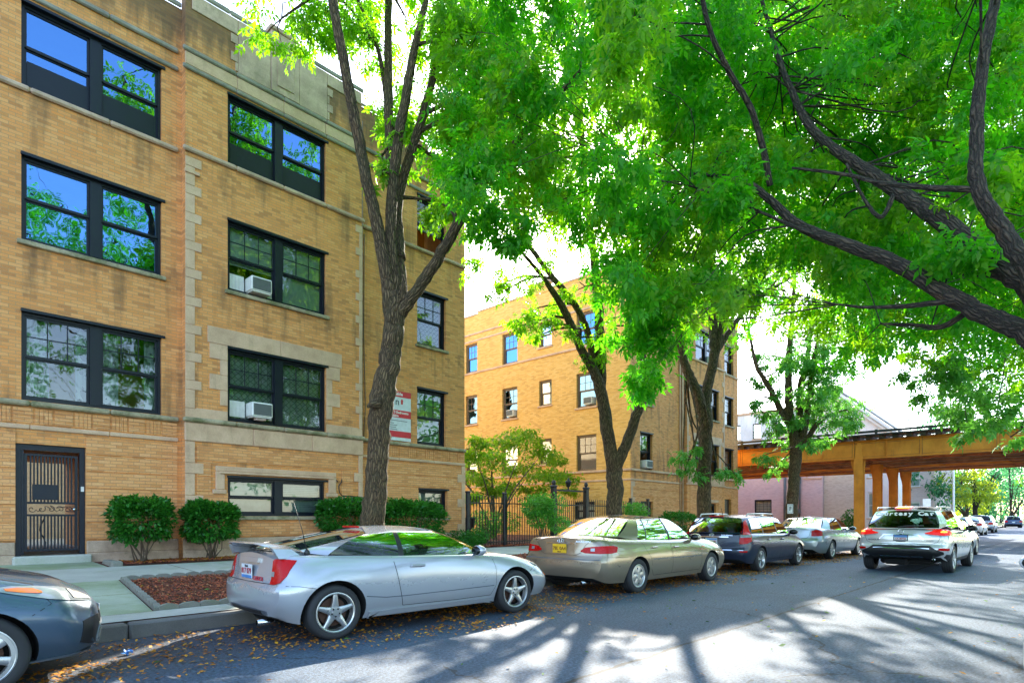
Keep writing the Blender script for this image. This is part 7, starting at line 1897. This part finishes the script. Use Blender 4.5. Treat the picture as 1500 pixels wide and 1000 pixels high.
b = MB(); q = Vector((-1.55 * KX, 0, 1.685 * KZ)); b.add([q + Vector(v) for v in ((-.10, 0, .07), (.10, -.03, 0), (.10, .03, 0), (-.12, .03, 0), (-.12, -.03, 0))], [(0, 1, 2), (0, 2, 3), (0, 3, 4), (0, 4, 1)]); b.build('aerial_fin', c.paint, c.t, local=True)
c.exhaust(-2.12, -.62, .36, .03)

# ---------------- the slate grey hatchback at the left edge
c = Car('parked_hatchback', 'slate grey hatchback at the left edge, only its nose in view, with an orange indicator', 'car', (-.79, 6.74, 0), R(-1.0), hatch_spec(rim=.225, wr=.325, steer=.06), 'slate', 'cars parked along the left kerb')
c.under()
c.patch('headlight', 'clear', -48, [(-1.12, .835, .85), (-1.0, .785, .855), (-.86, .735, .84), (-.70, .70, .815), (-.54, .675, .775), (-.42, .665, .71)], off=.008, rows=6, mirror=True)
c.patch('headlight_shade', 'black', -48, [(-.66, .715, .79), (-.52, .69, .755), (-.44, .675, .71)], off=.014, rows=3, skirt=0, mirror=True)
c.patch('indicator', 'amber', -48, [(-1.05, .82, .838), (-.98, .80, .838), (-.90, .785, .822), (-.87, .785, .80)], off=.014, rows=3, skirt=0, mirror=True)
c.patch('fog_recess', 'black', -40, [(-.72, .34, .52), (-.62, .31, .54), (-.46, .30, .54), (-.30, .31, .53)], off=.006, rows=4, mirror=True)
c.patch('fog_panel', 'clear', -40, [(-.54, .31, .34), (-.44, .31, .44), (-.30, .31, .48)], off=.016, rows=3, mirror=True)
c.patch('bumper_lip', 'trimgrey', -45, [(-.98, .225, .25), (-.7, .235, .265), (-.40, .25, .28)], off=.03, rows=2, mirror=True)
c.patch('grille', 'black', 0, [(-.45, .44, .56), (0, .42, .58), (.45, .44, .56)], off=.010, rows=4)
c.seams([(-90, [(1.30, .955), (1.62, .86), (1.72, .70), (1.60, .62)], .006),  (-90, [(.80, .93), (.90, .7), (.86, .30)])])
c.plate(0, 0, .50, .305, .155, 'plate_w', [('#', 'plate_b', 0, .05, (.29, .03))])
c.handle(0, .84); c.mirrors(.75, .80, 1.02)

# ---------------- simpler, distant and cropped cars
def plain(name, label, loc, rz, spec, paint, group, red=True):
    c = Car(name, label, 'car', loc, rz, spec, paint, group)
    c.patch('tail_light', 'red', 205, [(.55, .80, .97), (.72, .78, 1.0), (.90, .80, .95)], off=.012, rows=3, sub=2, mirror=True)
    c.patch('headlight', 'clear', -40, [(-.95, .68, .76), (-.62, .62, .72)], off=.010, rows=3, sub=2, mirror=True)
    c.plate(180, 0, .80, .305, .155, 'plate_w', [('#', 'plate_b', 0, .05, (.29, .03))])
    c.mirrors(.72, .80, 1.0); c.under(); return c
G2_ = 'cars parked far along the left kerb beyond the bridge'
plain('parked_saloon', 'white saloon, nearest of the cars parked beyond the bridge', (46.2, 6.4, 0), R(-1), saloon_spec(style='cover9'), 'whitep', G2_)
plain('parked_hatchback', 'silver hatchback with dark windows, second of the cars parked beyond the bridge', (52.6, 6.2, 0), 0, estate_spec(), 'brsilver', G2_)
plain('parked_hatchback', 'pale hatchback with a blue black tailgate, third of the cars parked beyond the bridge', (59.5, 6.2, 0), 0, hatch_spec(), 'whitep', G2_)
plain('parked_estate', 'grey sport utility car, last of the row parked beyond the bridge', (69.0, 6.35, 0), 0, suv_spec(), 'greysilver', G2_)
plain('parked_estate', 'dark blue sport utility car far down the street, at the right edge', (106, 6.6, 0), R(8), suv_spec(), 'bluep', G2_)
plain('queued_saloon', 'grey green saloon almost hidden in front of the silver sport utility car', (25.9, 3.62, 0), R(-1), saloon_spec(), 'greysilver', None)
plain('parked_saloon', 'white car at the bottom right corner, only the edge of its tail in view', (6.1, -.68, 0), R(0.5), estate_spec(), 'whitep', None)
# ------------------------------------------------------------------ fence, notices and the rest
fy = 13.75
fx0, fx1 = 12.75, 23.3
fn = thing('iron_fence', 'black iron fence with square posts closing the courtyard between the two buildings', 'fence', (13, fy, gz(fy)))
b = MB(); zf = gz(fy)
posts = [12.72, 14.35, 16.9, 18.85, 20.6, 22.0, 23.4]
for i, x in enumerate(posts):
    if i in (2, 3): continue
    b2 = MB(); b2.bevbox(x - .055, x + .055, fy - .055, fy + .055, zf - .05, 2.10, .01); b2.bevbox(x - .07, x + .07, fy - .07, fy + .07, 2.10, 2.16, .02); b2.build('post', MAT['iron'], fn)
r = MB()
for z in (zf + .13, 1.78): 
    r.box(12.72, 16.9, fy - .018, fy + .018, z, z + .035); r.box(18.85, 23.4, fy - .018, fy + .018, z, z + .035)
x = 12.84
while x < 23.3:
    if not (16.85 < x < 18.9): r.box(x - .009, x + .009, fy - .009, fy + .009, zf + .05, 2.0); r.lathe([(.016, 0), (0, .05)], 6, 'z', (x, fy, 2.0))
    x += .125
r.build('picket_panel', MAT['iron'], fn)
gt = thing('courtyard_gate', 'black iron courtyard gate between tall posts with a lamp over it', 'gate', (17.9, fy, zf))
for x in (16.9, 18.85):
    b2 = MB(); b2.bevbox(x - .085, x + .085, fy - .085, fy + .085, zf - .05, 2.42, .012); b2.bevbox(x - .11, x + .11, fy - .11, fy + .11, 2.42, 2.50, .03); b2.lathe([(.05, 2.5), (.085, 2.58), (.06, 2.66), (0, 2.69)], 10, 'z', (x, fy, 0)); b2.build('gate_post', MAT['iron'], gt)
r = MB(); r.box(16.99, 18.76, fy - .025, fy + .025, 2.30, 2.36)
for z in (zf + .12, 1.15, 1.78): r.box(16.99, 18.76, fy - .02, fy + .02, z, z + .04)
x = 17.1
while x < 18.7: r.box(x - .009, x + .009, fy - .009, fy + .009, zf + .05, 1.98); x += .12
r.build('gate_leaf', MAT['iron'], gt)
lm = thing('gate_lamp', 'black lantern standing on the bar over the courtyard gate', 'lamp', (17.75, fy, 2.36))
r = MB(); p = (17.75, fy, 0); r.lathe([(.06, 2.362), (.03, 2.40), (.03, 2.46), (.07, 2.48), (.10, 2.62), (.12, 2.66), (.03, 2.74), (.02, 2.80), (0, 2.81)], 8, 'z', p); r.build('lantern', MAT['iron'], lm)
ur = thing('garden_urn', 'black garden urn inside the courtyard fence', 'urn', (13.75, 14.9, gz(14.8)))
r = MB(); r.lathe([(.16, .43), (.16, .50), (.07, .55), (.06, .85), (.10, .92), (.24, 1.05), (.27, 1.30), (.30, 1.33), (.26, 1.34), (.0, 1.28)], 16, 'z', (13.75, 14.9, 0)); r.build('bowl', MAT['iron'], ur)
# F notice on the fourth tree
q = at_d(1157.5, 745, 28.30); fs_ = thing('letter_notice', 'small square cream notice with the letter F on a tree trunk', 'notice', tuple(q), YAW + R(-75) )
b = MB(); b.bevbox(-.16, .16, -.012, .012, -.22, .22, .006); b.build('board', MAT['blind'], fs_, local=True)
text('F', 'lettering', 'ink_dk', .28, Matrix.Translation((0, -.014, 0)) @ Matrix.Rotation(R(90), 4, 'X'), fs_, bold=.008)
b = MB()
for x0, x1, z0, z1 in ((-.13, .13, .165, .178), (-.13, .13, -.178, -.165), (-.13, -.117, -.165, .165), (.117, .13, -.165, .165)): b.box(x0, x1, -.016, -.012, z0, z1)
b.build('border', MAT['ink_dk'], fs_, local=True)
# street sign and pole far along
q = at_d(1397, 770, 52); sp_ = thing('lamp_post', 'pale grey lamp post beyond the bridge', 'lamp post', (q.x, q.y, .15))
b = MB(); b.lathe([(.16, .15), (.14, .7), (.09, .8), (.07, 7.5)], 10, 'z', (q.x, q.y, 0)); b.build('post', MAT['alloy'], sp_)
b = MB(); b.tube([(q.x, q.y, 7.4), (q.x, q.y - 1.0, 7.9), (q.x, q.y - 2.6, 8.0)], .04, 6); b.bevbox(q.x - .16, q.x + .16, q.y - 3.3, q.y - 2.5, 7.92, 8.06, .05); b.build('lamp_arm', MAT['alloy'], sp_)
q = at_d(1357.5, 736, 50); ws = thing('road_sign', 'blank white square road sign showing above the silver sport utility car', 'sign', (q.x, q.y, .15), YAW - R(90))
b = MB(); b.bevbox(-.33, .33, -.015, .015, 2.1, 2.75, .008); b.build('board', MAT['white'], ws, local=True)
b = MB(); b.tube([(0, .03, 0), (0, .03, 2.7)], .03, 8); b.build('post', MAT['alloy'], ws, local=True)
